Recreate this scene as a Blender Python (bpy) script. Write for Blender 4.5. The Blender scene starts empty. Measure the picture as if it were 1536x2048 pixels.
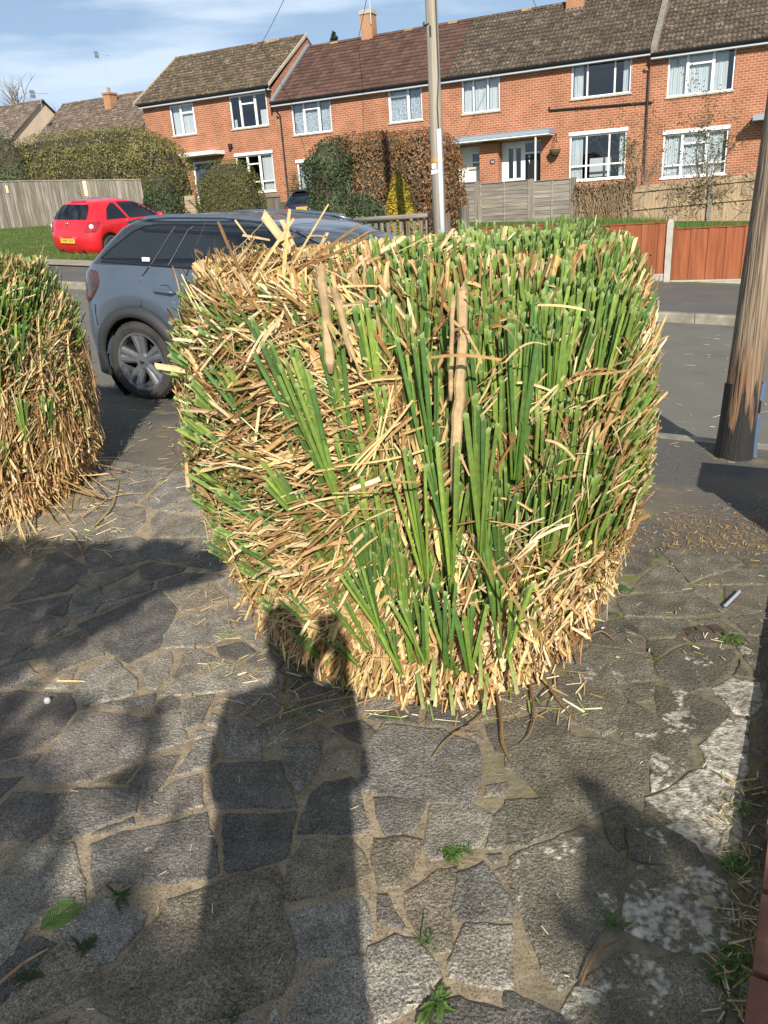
import bpy, bmesh, math, random
import numpy as np
from mathutils import Vector, Matrix

SC = bpy.context.scene
COL = SC.collection.objects

# ------------------------------------------------------------------ camera
CAM_H, CAM_F = 1.6, 1538.0
PITCH, ROLL = math.radians(21.6), math.radians(4.0)
cf = Vector((0, math.cos(PITCH), -math.sin(PITCH)))
cr0 = Vector((1, 0, 0)); cu0 = Vector((0, math.sin(PITCH), math.cos(PITCH)))
cr = math.cos(ROLL) * cr0 - math.sin(ROLL) * cu0
cu = math.sin(ROLL) * cr0 + math.cos(ROLL) * cu0
cam_d = bpy.data.cameras.new('camera')
cam = bpy.data.objects.new('camera', cam_d); COL.link(cam)
cam.matrix_world = Matrix(((cr.x, cu.x, -cf.x, 0), (cr.y, cu.y, -cf.y, 0), (cr.z, cu.z, -cf.z, CAM_H), (0, 0, 0, 1)))
cam_d.sensor_fit = 'VERTICAL'; cam_d.sensor_height = 36.0
cam_d.lens = 36.0 * CAM_F / 2048.0
cam_d.clip_start = 0.05; cam_d.clip_end = 3000
SC.camera = cam

# ------------------------------------------------------------------ light
SUN_EL, SUN_AZ = math.radians(29.5), math.radians(-4.0)   # azimuth of the shadows, from +Y towards +X
SUN_DIR = Vector((math.sin(SUN_AZ) * math.cos(SUN_EL), math.cos(SUN_AZ) * math.cos(SUN_EL), -math.sin(SUN_EL)))  # light travels
sun_d = bpy.data.lights.new('sun', 'SUN'); sun_d.energy = 5.0; sun_d.angle = math.radians(0.55); sun_d.color = (1.0, 0.94, 0.84)
sun = bpy.data.objects.new('sun', sun_d); COL.link(sun)
sun.rotation_euler = SUN_DIR.to_track_quat('-Z', 'Y').to_euler(); sun.location = (0, -20, 20)

W = bpy.data.worlds.new("World"); SC.world = W; W.use_nodes = True
nt = W.node_tree; nt.nodes.clear()
o = nt.nodes.new('ShaderNodeOutputWorld'); bg = nt.nodes.new('ShaderNodeBackground')
sky = nt.nodes.new('ShaderNodeTexSky'); sky.sky_type = 'NISHITA'; sky.sun_disc = False
sky.sun_elevation = SUN_EL; sky.sun_rotation = math.pi + SUN_AZ
sky.air_density = 1.0; sky.dust_density = 0.6; sky.ozone_density = 1.6
tc = nt.nodes.new('ShaderNodeTexCoord')
mp = nt.nodes.new('ShaderNodeMapping'); mp.inputs['Scale'].default_value = (1.3, 1.3, 9.0); mp.inputs['Rotation'].default_value = (0.0, 0.06, 0.3)
nz = nt.nodes.new('ShaderNodeTexNoise'); nz.inputs['Scale'].default_value = 2.6; nz.inputs['Detail'].default_value = 7; nz.inputs['Roughness'].default_value = 0.52
rp = nt.nodes.new('ShaderNodeValToRGB'); rp.color_ramp.elements[0].position = 0.42; rp.color_ramp.elements[1].position = 0.60
mx = nt.nodes.new('ShaderNodeMix'); mx.data_type = 'RGBA'
mx.inputs['B'].default_value = (13.8, 16.0, 18.6, 1)
ml = nt.nodes.new('ShaderNodeMath'); ml.operation = 'MULTIPLY'; ml.inputs[1].default_value = 0.72
nt.links.new(tc.outputs['Generated'], mp.inputs['Vector']); nt.links.new(mp.outputs['Vector'], nz.inputs['Vector'])
nt.links.new(nz.outputs['Fac'], rp.inputs['Fac']); nt.links.new(rp.outputs['Color'], ml.inputs[0]); nt.links.new(ml.outputs[0], mx.inputs['Factor'])
# pale haze low over the roofs
sx = nt.nodes.new('ShaderNodeSeparateXYZ'); nt.links.new(tc.outputs['Generated'], sx.inputs[0])
hz_r = nt.nodes.new('ShaderNodeMapRange'); hz_r.inputs['From Min'].default_value = 0.0; hz_r.inputs['From Max'].default_value = 0.62; hz_r.inputs['To Min'].default_value = 0.9; hz_r.inputs['To Max'].default_value = 0.0
nt.links.new(sx.outputs['Z'], hz_r.inputs['Value'])
hm = nt.nodes.new('ShaderNodeMix'); hm.data_type = 'RGBA'; hm.inputs['B'].default_value = (8.4, 12.0, 17.0, 1)
nt.links.new(hz_r.outputs['Result'], hm.inputs['Factor']); nt.links.new(sky.outputs['Color'], hm.inputs['A'])
nt.links.new(hm.outputs['Result'], mx.inputs['A']); nt.links.new(mx.outputs['Result'], bg.inputs['Color'])
bg.inputs['Strength'].default_value = 0.0455
nt.links.new(bg.outputs['Background'], o.inputs['Surface'])
SC.view_settings.view_transform = 'Standard'; SC.view_settings.look = 'None'
SC.view_settings.exposure = 0.42; SC.view_settings.gamma = 1.0
SC.render.resolution_x = 768; SC.render.resolution_y = 1024
try:
    SC.cycles.max_bounces = 7; SC.cycles.transparent_max_bounces = 12; SC.cycles.use_denoising = True
except Exception:
    pass

# ------------------------------------------------------------------ frames
# street frame: s runs along the road (to the right), w across it (away); the street falls 6 cm per metre of s
BB = math.radians(26.0)
T = Vector((math.cos(BB), -math.sin(BB), 0)); N = Vector((math.sin(BB), math.cos(BB), 0))
SLOPE = -0.06
def S(s, w, z=0.0): return Vector((s * T.x + w * N.x, s * T.y + w * N.y, z))
def sw(x, y): return x * T.x + y * T.y, x * N.x + y * N.y
def ray(px, py): return cf + (px - 768) / CAM_F * cr - (py - 1024) / CAM_F * cu
def smooth(x):
    x = min(1.0, max(0.0, x)); return x * x * (3 - 2 * x)
def lerp(a, b, t): return a + (b - a) * t
def interp(x, xs, ys): return float(np.interp(x, xs, ys))

def zg(s, w):
    """height of the ground"""
    pl = SLOPE * s
    if w < 5.45:
        z = pl * smooth((w - 1.8) / 2.6)
        z -= 0.105 * smooth((w - 4.1) / 1.2) * smooth((-1.0 - s) / 0.9)
        return z
    if w < 10.95: return pl - 0.115
    if w < 14.4: return pl - 0.01 + 0.008 * (w - 11)
    ret = 0.70 * smooth((s + 7.5) / 2.2)
    a = pl + 0.03 + ret * (1 if s > -5 else 1)
    b = max(0.60, 0.60 - 0.05 * s)
    c = 1.25 - 0.042 * s
    if w < 25:
        k = smooth((w - 14.4) / 10.6); return lerp(a, b, k)
    if w < 33: return lerp(b, c, smooth((w - 25) / 8))
    return c + 0.01 * min(w - 33, 40)
def zgx(x, y): return zg(*sw(x, y))
def ground_at(px, py):
    """point of the ground seen at a place of the photograph (used to survey the ground plan)"""
    d = ray(px, py); z = 0.0
    for _ in range(8):
        k = (z - CAM_H) / d.z; x, y = d.x * k, d.y * k; z = zgx(x, y)
    return Vector((x, y, z))
def on_w(px, py, w):
    d = ray(px, py); k = w / (d.x * N.x + d.y * N.y)
    s, _ = sw(d.x * k, d.y * k); return s, CAM_H + d.z * k

# ------------------------------------------------------------------ mesh helpers
class MB:
    def __init__(self): self.v = []; self.f = []; self.c = []; self.m = []; self.col = (1, 1, 1); self.mi = 0
    def vert(self, p, col=None):
        self.v.append((p[0], p[1], p[2])); self.c.append(col or self.col); return len(self.v) - 1
    def face(self, idx): self.f.append(tuple(idx)); self.m.append(self.mi)
    def poly(self, pts, col=None): self.face([self.vert(p, col) for p in pts])
    def box(self, x0, x1, y0, y1, z0, z1, col=None):
        i = len(self.v)
        for z in (z0, z1):
            for x, y in ((x0, y0), (x1, y0), (x1, y1), (x0, y1)): self.vert((x, y, z), col)
        for q in ((3, 2, 1, 0), (4, 5, 6, 7), (0, 1, 5, 4), (1, 2, 6, 5), (2, 3, 7, 6), (3, 0, 4, 7)): self.face([i + k for k in q])
    def obox(self, o, ax, ay, az, col=None):
        """oblique box: corner o and three edge vectors"""
        i = len(self.v); o = Vector(o); ax = Vector(ax); ay = Vector(ay); az = Vector(az)
        for dz in (Vector(), az):
            for d in (Vector(), ax, ax + ay, ay): self.vert(o + d + dz, col)
        for q in ((3, 2, 1, 0), (4, 5, 6, 7), (0, 1, 5, 4), (1, 2, 6, 5), (2, 3, 7, 6), (3, 0, 4, 7)): self.face([i + k for k in q])
    def prism(self, poly, a, b, mapf, col=None):
        """poly of (u,v) extruded from depth a to b; mapf(u,v,d)->xyz"""
        n = len(poly); i = len(self.v)
        for d in (a, b):
            for u, v in poly: self.vert(mapf(u, v, d), col)
        self.face([i + k for k in range(n)][::-1]); self.face([i + n + k for k in range(n)])
        for k in range(n): self.face((i + k, i + (k + 1) % n, i + n + (k + 1) % n, i + n + k))
    def tube(self, pts, r, n=8, col=None, cap=True, cols=None):
        pts = [Vector(p) for p in pts]; rs = r if isinstance(r, (list, tuple)) else [r] * len(pts)
        rings = []; up = None
        for k, p in enumerate(pts):
            t = (pts[min(k + 1, len(pts) - 1)] - pts[max(k - 1, 0)])
            if t.length < 1e-9: t = Vector((0, 0, 1))
            t.normalize()
            if up is None:
                up = Vector((0, 0, 1)) if abs(t.z) < 0.9 else Vector((1, 0, 0))
            a = t.cross(up).normalized(); b = a.cross(t).normalized(); up = b
            rings.append([self.vert(p + rs[k] * (math.cos(2 * math.pi * j / n) * a + math.sin(2 * math.pi * j / n) * b), cols[k] if cols else col) for j in range(n)])
        for k in range(len(rings) - 1):
            for j in range(n): self.face((rings[k][j], rings[k][(j + 1) % n], rings[k + 1][(j + 1) % n], rings[k + 1][j]))
        if cap:
            self.face(rings[0][::-1]); self.face(rings[-1])
    def lathe(self, prof, n=24, mapf=lambda x, y, z: (x, y, z), col=None, closed=False):
        """profile of (r, h); axis along h"""
        rings = [[self.vert(mapf(r * math.cos(2 * math.pi * j / n), r * math.sin(2 * math.pi * j / n), h), col) for j in range(n)] for r, h in prof]
        K = len(rings)
        for k in range(K if closed else K - 1):
            a, b = rings[k], rings[(k + 1) % K]
            for j in range(n): self.face((a[j], a[(j + 1) % n], b[(j + 1) % n], b[j]))
    def grid(self, rows, col=None, flip=False):
        ids = [[self.vert(p, col) for p in r] for r in rows]
        for a, b in zip(ids, ids[1:]):
            for j in range(len(a) - 1):
                q = (a[j], a[j + 1], b[j + 1], b[j]); self.face(q[::-1] if flip else q)
    def build(self, name, mats, parent=None, smooth=False, off=None, fix=True):
        me = bpy.data.meshes.new(name)
        off = off if off is not None else OFF.get(parent.name, (0, 0, 0)) if parent else (0, 0, 0)
        vs = np.array(self.v, dtype=np.float32).reshape(-1, 3) - np.array(off, dtype=np.float32)
        me.from_pydata(vs.tolist(), [], self.f)
        for m in (mats if isinstance(mats, (list, tuple)) else [mats]): me.materials.append(m)
        if any(self.m): me.polygons.foreach_set('material_index', np.array(self.m, dtype=np.int32))
        at = me.attributes.new('Col', 'FLOAT_COLOR', 'POINT')
        cc = np.ones((len(self.c), 4), dtype=np.float32); cc[:, :3] = np.array(self.c, dtype=np.float32)[:, :3]
        at.data.foreach_set('color', cc.ravel())
        if fix:
            bm = bmesh.new(); bm.from_mesh(me); bmesh.ops.recalc_face_normals(bm, faces=bm.faces); bm.to_mesh(me); bm.free()
        if smooth: me.polygons.foreach_set('use_smooth', [True] * len(me.polygons))
        me.update()
        ob = bpy.data.objects.new(name, me); COL.link(ob)
        if parent: ob.parent = parent
        return ob

OFF = {}
def quads(name, verts, cols, mats, parent=None, off=(0, 0, 0), per=4, tris=False):
    """many separate quads from numpy arrays: verts (n,4,3), cols (n,3)"""
    n = len(verts); me = bpy.data.meshes.new(name)
    v = (np.asarray(verts, dtype=np.float32).reshape(-1, 3) - np.array(off, dtype=np.float32))
    me.vertices.add(n * per); me.vertices.foreach_set('co', v.ravel())
    me.loops.add(n * per); me.loops.foreach_set('vertex_index', np.arange(n * per, dtype=np.int32))
    me.polygons.add(n); me.polygons.foreach_set('loop_start', np.arange(0, n * per, per, dtype=np.int32))
    me.polygons.foreach_set('loop_total', np.full(n, per, dtype=np.int32))
    me.materials.append(mats)
    at = me.attributes.new('Col', 'FLOAT_COLOR', 'POINT')
    cc = np.ones((n * per, 4), dtype=np.float32); cc[:, :3] = np.repeat(np.asarray(cols, dtype=np.float32), per, axis=0)
    at.data.foreach_set('color', cc.ravel())
    me.update(calc_edges=True); me.validate()
    ob = bpy.data.objects.new(name, me); COL.link(ob)
    if parent: ob.parent = parent
    return ob

def tag(o, label=None, cat=None, group=None, kind=None):
    if label: o['label'] = label
    if cat: o['category'] = cat
    if group: o['group'] = group
    if kind: o['kind'] = kind
    return o
def thing(name, label, cat, loc, rot=0.0, group=None):
    """Empty at the base of a thing; loc is a world point"""
    o = bpy.data.objects.new(name, None); COL.link(o); o.location = loc; o.rotation_euler = (0, 0, rot)
    o.empty_display_size = 0.2
    return tag(o, label, cat, group)
def sthing(name, label, cat, s, w, z, group=None):
    """thing in the street frame: its children are built in (s, w, z) coordinates"""
    o = thing(name, label, cat, S(s, w, z), -BB, group); OFF[o.name] = (s, w, z); return o
def sbuild(mb, name, mats, kind=None, smooth=False, base=None):
    """a top-level mesh built in street coordinates"""
    b = base or (0, 0, 0)
    o = mb.build(name, mats, None, smooth, off=b); o.location = S(*b); o.rotation_euler = (0, 0, -BB)
    if kind: o['kind'] = kind
    return o
def copy_tree(o, parent=None):
    c = o.copy(); COL.link(c); c.parent = parent
    if parent: c.matrix_parent_inverse = o.matrix_parent_inverse.copy()
    for ch in o.children: copy_tree(ch, c)
    return c

# ------------------------------------------------------------------ materials
def newmat(name):
    m = bpy.data.materials.new(name); m.use_nodes = True
    nt = m.node_tree; b = nt.nodes['Principled BSDF']
    return m, nt, b
def pmat(name, ramp, scale=8, stretch=(1, 1, 1), rough=0.7, bump=0.0, bscale=None, metal=0.0, spec=0.4, attr=False, detail=6, coat=0.0, bdist=0.01, rvar=0.0, ndist=0.0):
    m, nt, b = newmat(name); L = nt.links
    tc = nt.nodes.new('ShaderNodeTexCoord'); mp = nt.nodes.new('ShaderNodeMapping'); mp.inputs['Scale'].default_value = stretch
    L.new(tc.outputs['Object'], mp.inputs['Vector'])
    nz = nt.nodes.new('ShaderNodeTexNoise'); nz.inputs['Scale'].default_value = scale; nz.inputs['Detail'].default_value = detail
    nz.inputs['Distortion'].default_value = ndist
    L.new(mp.outputs['Vector'], nz.inputs['Vector'])
    rp = nt.nodes.new('ShaderNodeValToRGB'); els = rp.color_ramp.elements
    while len(els) < len(ramp): els.new(0.5)
    for e, (p, c) in zip(els, ramp): e.position = p; e.color = (c[0], c[1], c[2], 1)
    L.new(nz.outputs['Fac'], rp.inputs['Fac']); out = rp.outputs['Color']
    if attr:
        a = nt.nodes.new('ShaderNodeAttribute'); a.attribute_name = 'Col'
        mx = nt.nodes.new('ShaderNodeMix'); mx.data_type = 'RGBA'; mx.blend_type = 'MULTIPLY'; mx.inputs['Factor'].default_value = 1
        L.new(out, mx.inputs['A']); L.new(a.outputs['Color'], mx.inputs['B']); out = mx.outputs['Result']
    L.new(out, b.inputs['Base Color'])
    b.inputs['Roughness'].default_value = rough; b.inputs['Metallic'].default_value = metal
    b.inputs['Specular IOR Level'].default_value = spec; b.inputs['Coat Weight'].default_value = coat; b.inputs['Coat Roughness'].default_value = 0.04
    if rvar:
        mr = nt.nodes.new('ShaderNodeMapRange'); mr.inputs['To Min'].default_value = rough - rvar; mr.inputs['To Max'].default_value = rough + rvar
        L.new(nz.outputs['Fac'], mr.inputs['Value']); L.new(mr.outputs['Result'], b.inputs['Roughness'])
    if bump:
        n2 = nt.nodes.new('ShaderNodeTexNoise'); n2.inputs['Scale'].default_value = bscale or scale * 3; n2.inputs['Detail'].default_value = 4
        L.new(mp.outputs['Vector'], n2.inputs['Vector'])
        bp = nt.nodes.new('ShaderNodeBump'); bp.inputs['Strength'].default_value = bump; bp.inputs['Distance'].default_value = bdist
        L.new(n2.outputs['Fac'], bp.inputs['Height']); L.new(bp.outputs['Normal'], b.inputs['Normal'])
    return m
def flat(name, c, rough=0.5, metal=0.0, spec=0.5, coat=0.0, var=0.12, scale=30):
    lo = tuple(x * (1 - var) for x in c); hi = tuple(min(1, x * (1 + var)) for x in c)
    return pmat(name, [(0.3, lo), (0.7, hi)], scale=scale, rough=rough, metal=metal, spec=spec, coat=coat)
def leafmat(name, trans=0.2, rough=0.5, spec=0.35, nscale=40):
    m = pmat(name, [(0.25, (0.72, 0.72, 0.72)), (0.75, (1.2, 1.2, 1.2))], scale=nscale, rough=rough, spec=spec, attr=True)
    nt = m.node_tree; b = nt.nodes['Principled BSDF']; out = nt.nodes['Material Output']
    tr = nt.nodes.new('ShaderNodeBsdfTranslucent'); ms = nt.nodes.new('ShaderNodeMixShader'); ms.inputs[0].default_value = trans
    src = b.inputs['Base Color'].links[0].from_socket
    nt.links.new(src, tr.inputs['Color']); nt.links.new(b.outputs[0], ms.inputs[1]); nt.links.new(tr.outputs[0], ms.inputs[2]); nt.links.new(ms.outputs[0], out.inputs['Surface'])
    return m
def glassmat(name, tint=(0.75, 0.8, 0.82), refl=0.10):
    m, nt, b = newmat(name); nt.nodes.remove(b); out = nt.nodes['Material Output']
    tr = nt.nodes.new('ShaderNodeBsdfTransparent'); tr.inputs['Color'].default_value = (*tint, 1)
    gl = nt.nodes.new('ShaderNodeBsdfGlossy'); gl.inputs['Roughness'].default_value = 0.01
    lw = nt.nodes.new('ShaderNodeLayerWeight'); lw.inputs['Blend'].default_value = 0.25
    mr = nt.nodes.new('ShaderNodeMapRange'); mr.inputs['To Min'].default_value = refl; mr.inputs['To Max'].default_value = 0.9
    ms = nt.nodes.new('ShaderNodeMixShader')
    nt.links.new(lw.outputs['Fresnel'], mr.inputs['Value']); nt.links.new(mr.outputs['Result'], ms.inputs[0])
    nt.links.new(tr.outputs[0], ms.inputs[1]); nt.links.new(gl.outputs[0], ms.inputs[2]); nt.links.new(ms.outputs[0], out.inputs['Surface'])
    return m
def brickmat(name, c1, c2, mortar, bw=0.225, bh=0.075, ms=0.011, swap=False):
    m, nt, b = newmat(name); L = nt.links
    tc = nt.nodes.new('ShaderNodeTexCoord'); sp = nt.nodes.new('ShaderNodeSeparateXYZ'); L.new(tc.outputs['Object'], sp.inputs[0])
    ad = nt.nodes.new('ShaderNodeMath'); L.new(sp.outputs['X'], ad.inputs[0]); L.new(sp.outputs['Y'], ad.inputs[1])
    cb = nt.nodes.new('ShaderNodeCombineXYZ'); L.new(ad.outputs[0], cb.inputs['X']); L.new(sp.outputs['Z'], cb.inputs['Y'])
    br = nt.nodes.new('ShaderNodeTexBrick'); L.new(cb.outputs[0], br.inputs['Vector'])
    br.inputs['Scale'].default_value = 1.0; br.inputs['Brick Width'].default_value = bw; br.inputs['Row Height'].default_value = bh
    br.inputs['Mortar Size'].default_value = ms; br.inputs['Mortar Smooth'].default_value = 0.2; br.inputs['Bias'].default_value = -0.35
    br.inputs['Color1'].default_value = (*c1, 1); br.inputs['Color2'].default_value = (*c2, 1); br.inputs['Mortar'].default_value = (*mortar, 1)
    nz = nt.nodes.new('ShaderNodeTexNoise'); nz.inputs['Scale'].default_value = 1.3; nz.inputs['Detail'].default_value = 8
    L.new(tc.outputs['Object'], nz.inputs['Vector'])
    rp = nt.nodes.new('ShaderNodeValToRGB'); rp.color_ramp.elements[0].color = (0.78, 0.76, 0.74, 1); rp.color_ramp.elements[1].color = (1.15, 1.12, 1.1, 1)
    rp.color_ramp.elements[0].position = 0.3; rp.color_ramp.elements[1].position = 0.7
    L.new(nz.outputs['Fac'], rp.inputs['Fac'])
    mx = nt.nodes.new('ShaderNodeMix'); mx.data_type = 'RGBA'; mx.blend_type = 'MULTIPLY'; mx.inputs['Factor'].default_value = 1
    L.new(br.outputs['Color'], mx.inputs['A']); L.new(rp.outputs['Color'], mx.inputs['B']); L.new(mx.outputs['Result'], b.inputs['Base Color'])
    bp = nt.nodes.new('ShaderNodeBump'); bp.inputs['Strength'].default_value = 0.6; bp.inputs['Distance'].default_value = 0.006; bp.invert = True
    L.new(br.outputs['Fac'], bp.inputs['Height']); L.new(bp.outputs['Normal'], b.inputs['Normal'])
    b.inputs['Roughness'].default_value = 0.85; b.inputs['Specular IOR Level'].default_value = 0.2
    return m

M = {}
M['brick'] = brickmat('red_brick', (0.34, 0.130, 0.070), (0.22, 0.072, 0.040), (0.48, 0.28, 0.18), bw=0.225, bh=0.084, ms=0.014)
M['brick_low'] = brickmat('old_brick', (0.30, 0.12, 0.07), (0.22, 0.10, 0.07), (0.22, 0.18, 0.14), bw=0.225, bh=0.075)
M['white'] = flat('white_paint', (0.80, 0.80, 0.79), rough=0.35, var=0.04)
M['render'] = flat('white_render', (0.72, 0.71, 0.68), rough=0.8, var=0.06, scale=5)
M['black'] = flat('black_plastic', (0.015, 0.015, 0.017), rough=0.4)
M['grey_trim'] = flat('grey_trim', (0.26, 0.31, 0.37), rough=0.7)
M['pane'] = glassmat('window_glass')
M['curtain'] = pmat('curtain_cloth', [(0.3, (0.62, 0.63, 0.63)), (0.7, (0.80, 0.80, 0.79))], scale=3, stretch=(6, 6, 0.6), rough=0.9, spec=0.1)
M['net'] = pmat('lace_net', [(0.42, (0.30, 0.33, 0.37)), (0.56, (0.72, 0.74, 0.76))], scale=22, rough=0.9, spec=0.1, detail=3)
M['dark_room'] = flat('dark_room', (0.05, 0.05, 0.055), rough=0.9)
M['tile_old'] = pmat('old_roof_tile', [(0.3, (0.55, 0.55, 0.55)), (0.55, (0.95, 0.95, 0.95)), (0.60, (1.1, 1.05, .95)), (0.65, (2.4, 2.25, 1.85))], scale=9, rough=0.9, attr=True, bump=0.4, bscale=40, spec=0.15)
M['tile_new'] = pmat('brown_roof_tile', [(0.3, (0.85, 0.85, 0.85)), (0.7, (1.12, 1.1, 1.1))], scale=7, rough=0.75, attr=True, spec=0.2)
M['lead'] = flat('lead_flashing', (0.22, 0.23, 0.25), rough=0.6)
M['stone_trim'] = flat('concrete_trim', (0.42, 0.37, 0.29), rough=0.9, var=0.2, scale=12)
M['fascia'] = flat('grey_fascia', (0.46, 0.48, 0.51), rough=0.5)
M['stone_dark'] = flat('weathered_concrete', (0.20, 0.175, 0.145), rough=0.9, var=0.3, scale=8)
M['leaf'] = leafmat('foliage', 0.22, 0.55)
M['dryleaf'] = leafmat('dry_foliage', 0.12, 0.7, 0.2)
M['twig'] = pmat('twigs', [(0.3, (0.16, 0.12, 0.08)), (0.7, (0.30, 0.24, 0.17))], scale=20, rough=0.85)
M['blade'] = leafmat('grass_blade', 0.14, 0.5, 0.22, nscale=55)
M['straw'] = leafmat('straw_blade', 0.10, 0.65, 0.15, nscale=45)
M['dark_brown'] = pmat('dark_brown_fill', [(0.3, (0.03, 0.022, 0.012)), (0.7, (0.11, 0.075, 0.035))], scale=40, stretch=(1, 1, 0.3), rough=0.9)
# ================================================================== GROUND
def soil_mat():
    return pmat('lawn_soil', [(0.3, (0.055, 0.085, 0.022)), (0.5, (0.085, 0.125, 0.035)), (0.72, (0.16, 0.15, 0.07))], scale=1.6, rough=0.95, bump=0.8, bscale=30, spec=0.1)
M['lawn'] = soil_mat()
def sheet(name, ss, ws, zf, mat, kind='structure', smooth=True):
    mb = MB(); mb.grid([[(s, w, zf(s, w)) for s in ss] for w in ws])
    return sbuild(mb, name, mat, kind, smooth)
def rng_(a, b, n): return [a + (b - a) * i / n for i in range(n + 1)]
far_s = [-1200, -500, -200, -120, -80] + rng_(-60, 20, 80) + [30, 60, 120, 300, 800]
far_w = [14.36] + rng_(15, 34, 38) + [38, 45, 60, 90, 150, 300, 700, 1500]
sheet('ground', far_s, far_w, lambda s, w: zg(max(-70, min(30, s)), w) + (0.05 * max(0, w - 40) if w > 40 else 0), M['lawn'])
ns = [-200, -60, -30] + rng_(-16, 10, 52) + [20, 50, 200]
M['asphalt'] = pmat('road_asphalt', [(0.25, (0.130, 0.122, 0.102)), (0.42, (0.152, 0.143, 0.121)), (0.6, (0.160, 0.152, 0.130)), (0.75, (0.178, 0.168, 0.143))], scale=2.2, rough=0.9, bump=0.5, bscale=160, spec=0.25, detail=12, bdist=0.004)
sheet('road', ns, [5.29, 7, 9, 10.97], lambda s, w: zg(s, max(5.46, min(10.94, w))), M['asphalt'])
def pav_mat(name, base, dirt, moss):
    m, nt, b = newmat(name); L = nt.links
    tc = nt.nodes.new('ShaderNodeTexCoord')
    def noise(sc, det=6, st=None):
        n = nt.nodes.new('ShaderNodeTexNoise'); n.inputs['Scale'].default_value = sc; n.inputs['Detail'].default_value = det
        L.new(tc.outputs['Object'], n.inputs['Vector']); return n.outputs['Fac']
    def ramp(f, a, b_, ca=(0, 0, 0, 1), cb=(1, 1, 1, 1)):
        r = nt.nodes.new('ShaderNodeValToRGB'); r.color_ramp.elements[0].position = a; r.color_ramp.elements[1].position = b_
        r.color_ramp.elements[0].color = ca; r.color_ramp.elements[1].color = cb; L.new(f, r.inputs['Fac']); return r.outputs['Color']
    def mix(f, a, b_):
        x = nt.nodes.new('ShaderNodeMix'); x.data_type = 'RGBA'
        L.new(f, x.inputs['Factor'])
        for s_, v in (('A', a), ('B', b_)):
            if isinstance(v, tuple): x.inputs[s_].default_value = (*v, 1)
            else: L.new(v, x.inputs[s_])
        return x.outputs['Result']
    agg = ramp(noise(190, 2), 0.35, 0.7, (*[x * 0.45 for x in base], 1), (*[x * 1.75 for x in base], 1))
    c = mix(ramp(noise(1.7, 8), 0.45, 0.62), agg, dirt)
    c = mix(ramp(noise(3.1, 9), 0.60, 0.72), c, moss)
    L.new(c, b.inputs['Base Color']); b.inputs['Roughness'].default_value = 0.9; b.inputs['Specular IOR Level'].default_value = 0.3
    bp = nt.nodes.new('ShaderNodeBump'); bp.inputs['Strength'].default_value = 0.9; bp.inputs['Distance'].default_value = 0.006
    L.new(noise(170, 3), bp.inputs['Height']); L.new(bp.outputs['Normal'], b.inputs['Normal'])
    return m
M['pavement'] = pav_mat('pavement_asphalt', (0.105, 0.098, 0.09), (0.15, 0.125, 0.095), (0.20, 0.17, 0.09))
sheet('pavement', [-60, -30] + rng_(-14, 8, 66) + [20, 60], rng_(3.45, 5.30, 14), lambda s, w: zg(s, w), M['pavement'])
sheet('pavement', ns, [11.07, 12, 13, 14.37], lambda s, w: zg(s, max(11.07, min(14.39, w))), pav_mat('far_pavement_asphalt', (0.115, 0.11, 0.105), (0.14, 0.125, 0.105), (0.16, 0.145, 0.10)))
# kerbs: a row of concrete stones, real steps
M['kerb'] = pmat('kerb_concrete', [(0.3, (0.16, 0.145, 0.115)), (0.7, (0.30, 0.275, 0.22))], scale=6, rough=0.9, bump=0.5, bscale=60)
def kerb(w0, w1, s0, s1, topf, botf, L=0.915):
    mb = MB(); s = s0
    while s < s1:
        a, b = s + 0.004, s + L - 0.004
        p = []
        for (ss) in (a, b):
            t, bo = topf(ss), botf(ss)
            p.append([(ss, w0, bo - 0.1), (ss, w0, t - 0.02), (ss, w0 + 0.02, t), (ss, w1 - 0.004, t), (ss, w1, t - 0.004), (ss, w1, bo - 0.1)])
        i = [[mb.vert(q) for q in r] for r in p]
        for k in range(5): mb.face((i[0][k], i[1][k], i[1][k + 1], i[0][k + 1]))
        mb.face(i[0]); mb.face(i[1][::-1]); s += L
    return mb
sbuild(kerb(10.94, 11.08, -40, 14, lambda s: SLOPE * s + 0.005, lambda s: SLOPE * s - 0.115), 'kerb', M['kerb'], 'structure')
def near_kerb():
    mb = MB(); s = -1.55
    while s < 8:
        a, b = s + 0.004, s + 0.911; i = []
        for ss in (a, b):
            t = zg(ss, 5.3) + 0.004; r = SLOPE * ss - 0.115
            t = max(t, r + 0.012)
            i.append([mb.vert(q) for q in ((ss, 5.30, r - 0.1), (ss, 5.30, t), (ss, 5.415, t), (ss, 5.44, t - 0.02), (ss, 5.44, r - 0.1))])
        for k in range(4): mb.face((i[0][k], i[1][k], i[1][k + 1], i[0][k + 1]))
        mb.face(i[0]); mb.face(i[1][::-1]); s += 0.915
    return mb
sbuild(near_kerb(), 'kerb', M['kerb'], 'structure')

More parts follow.
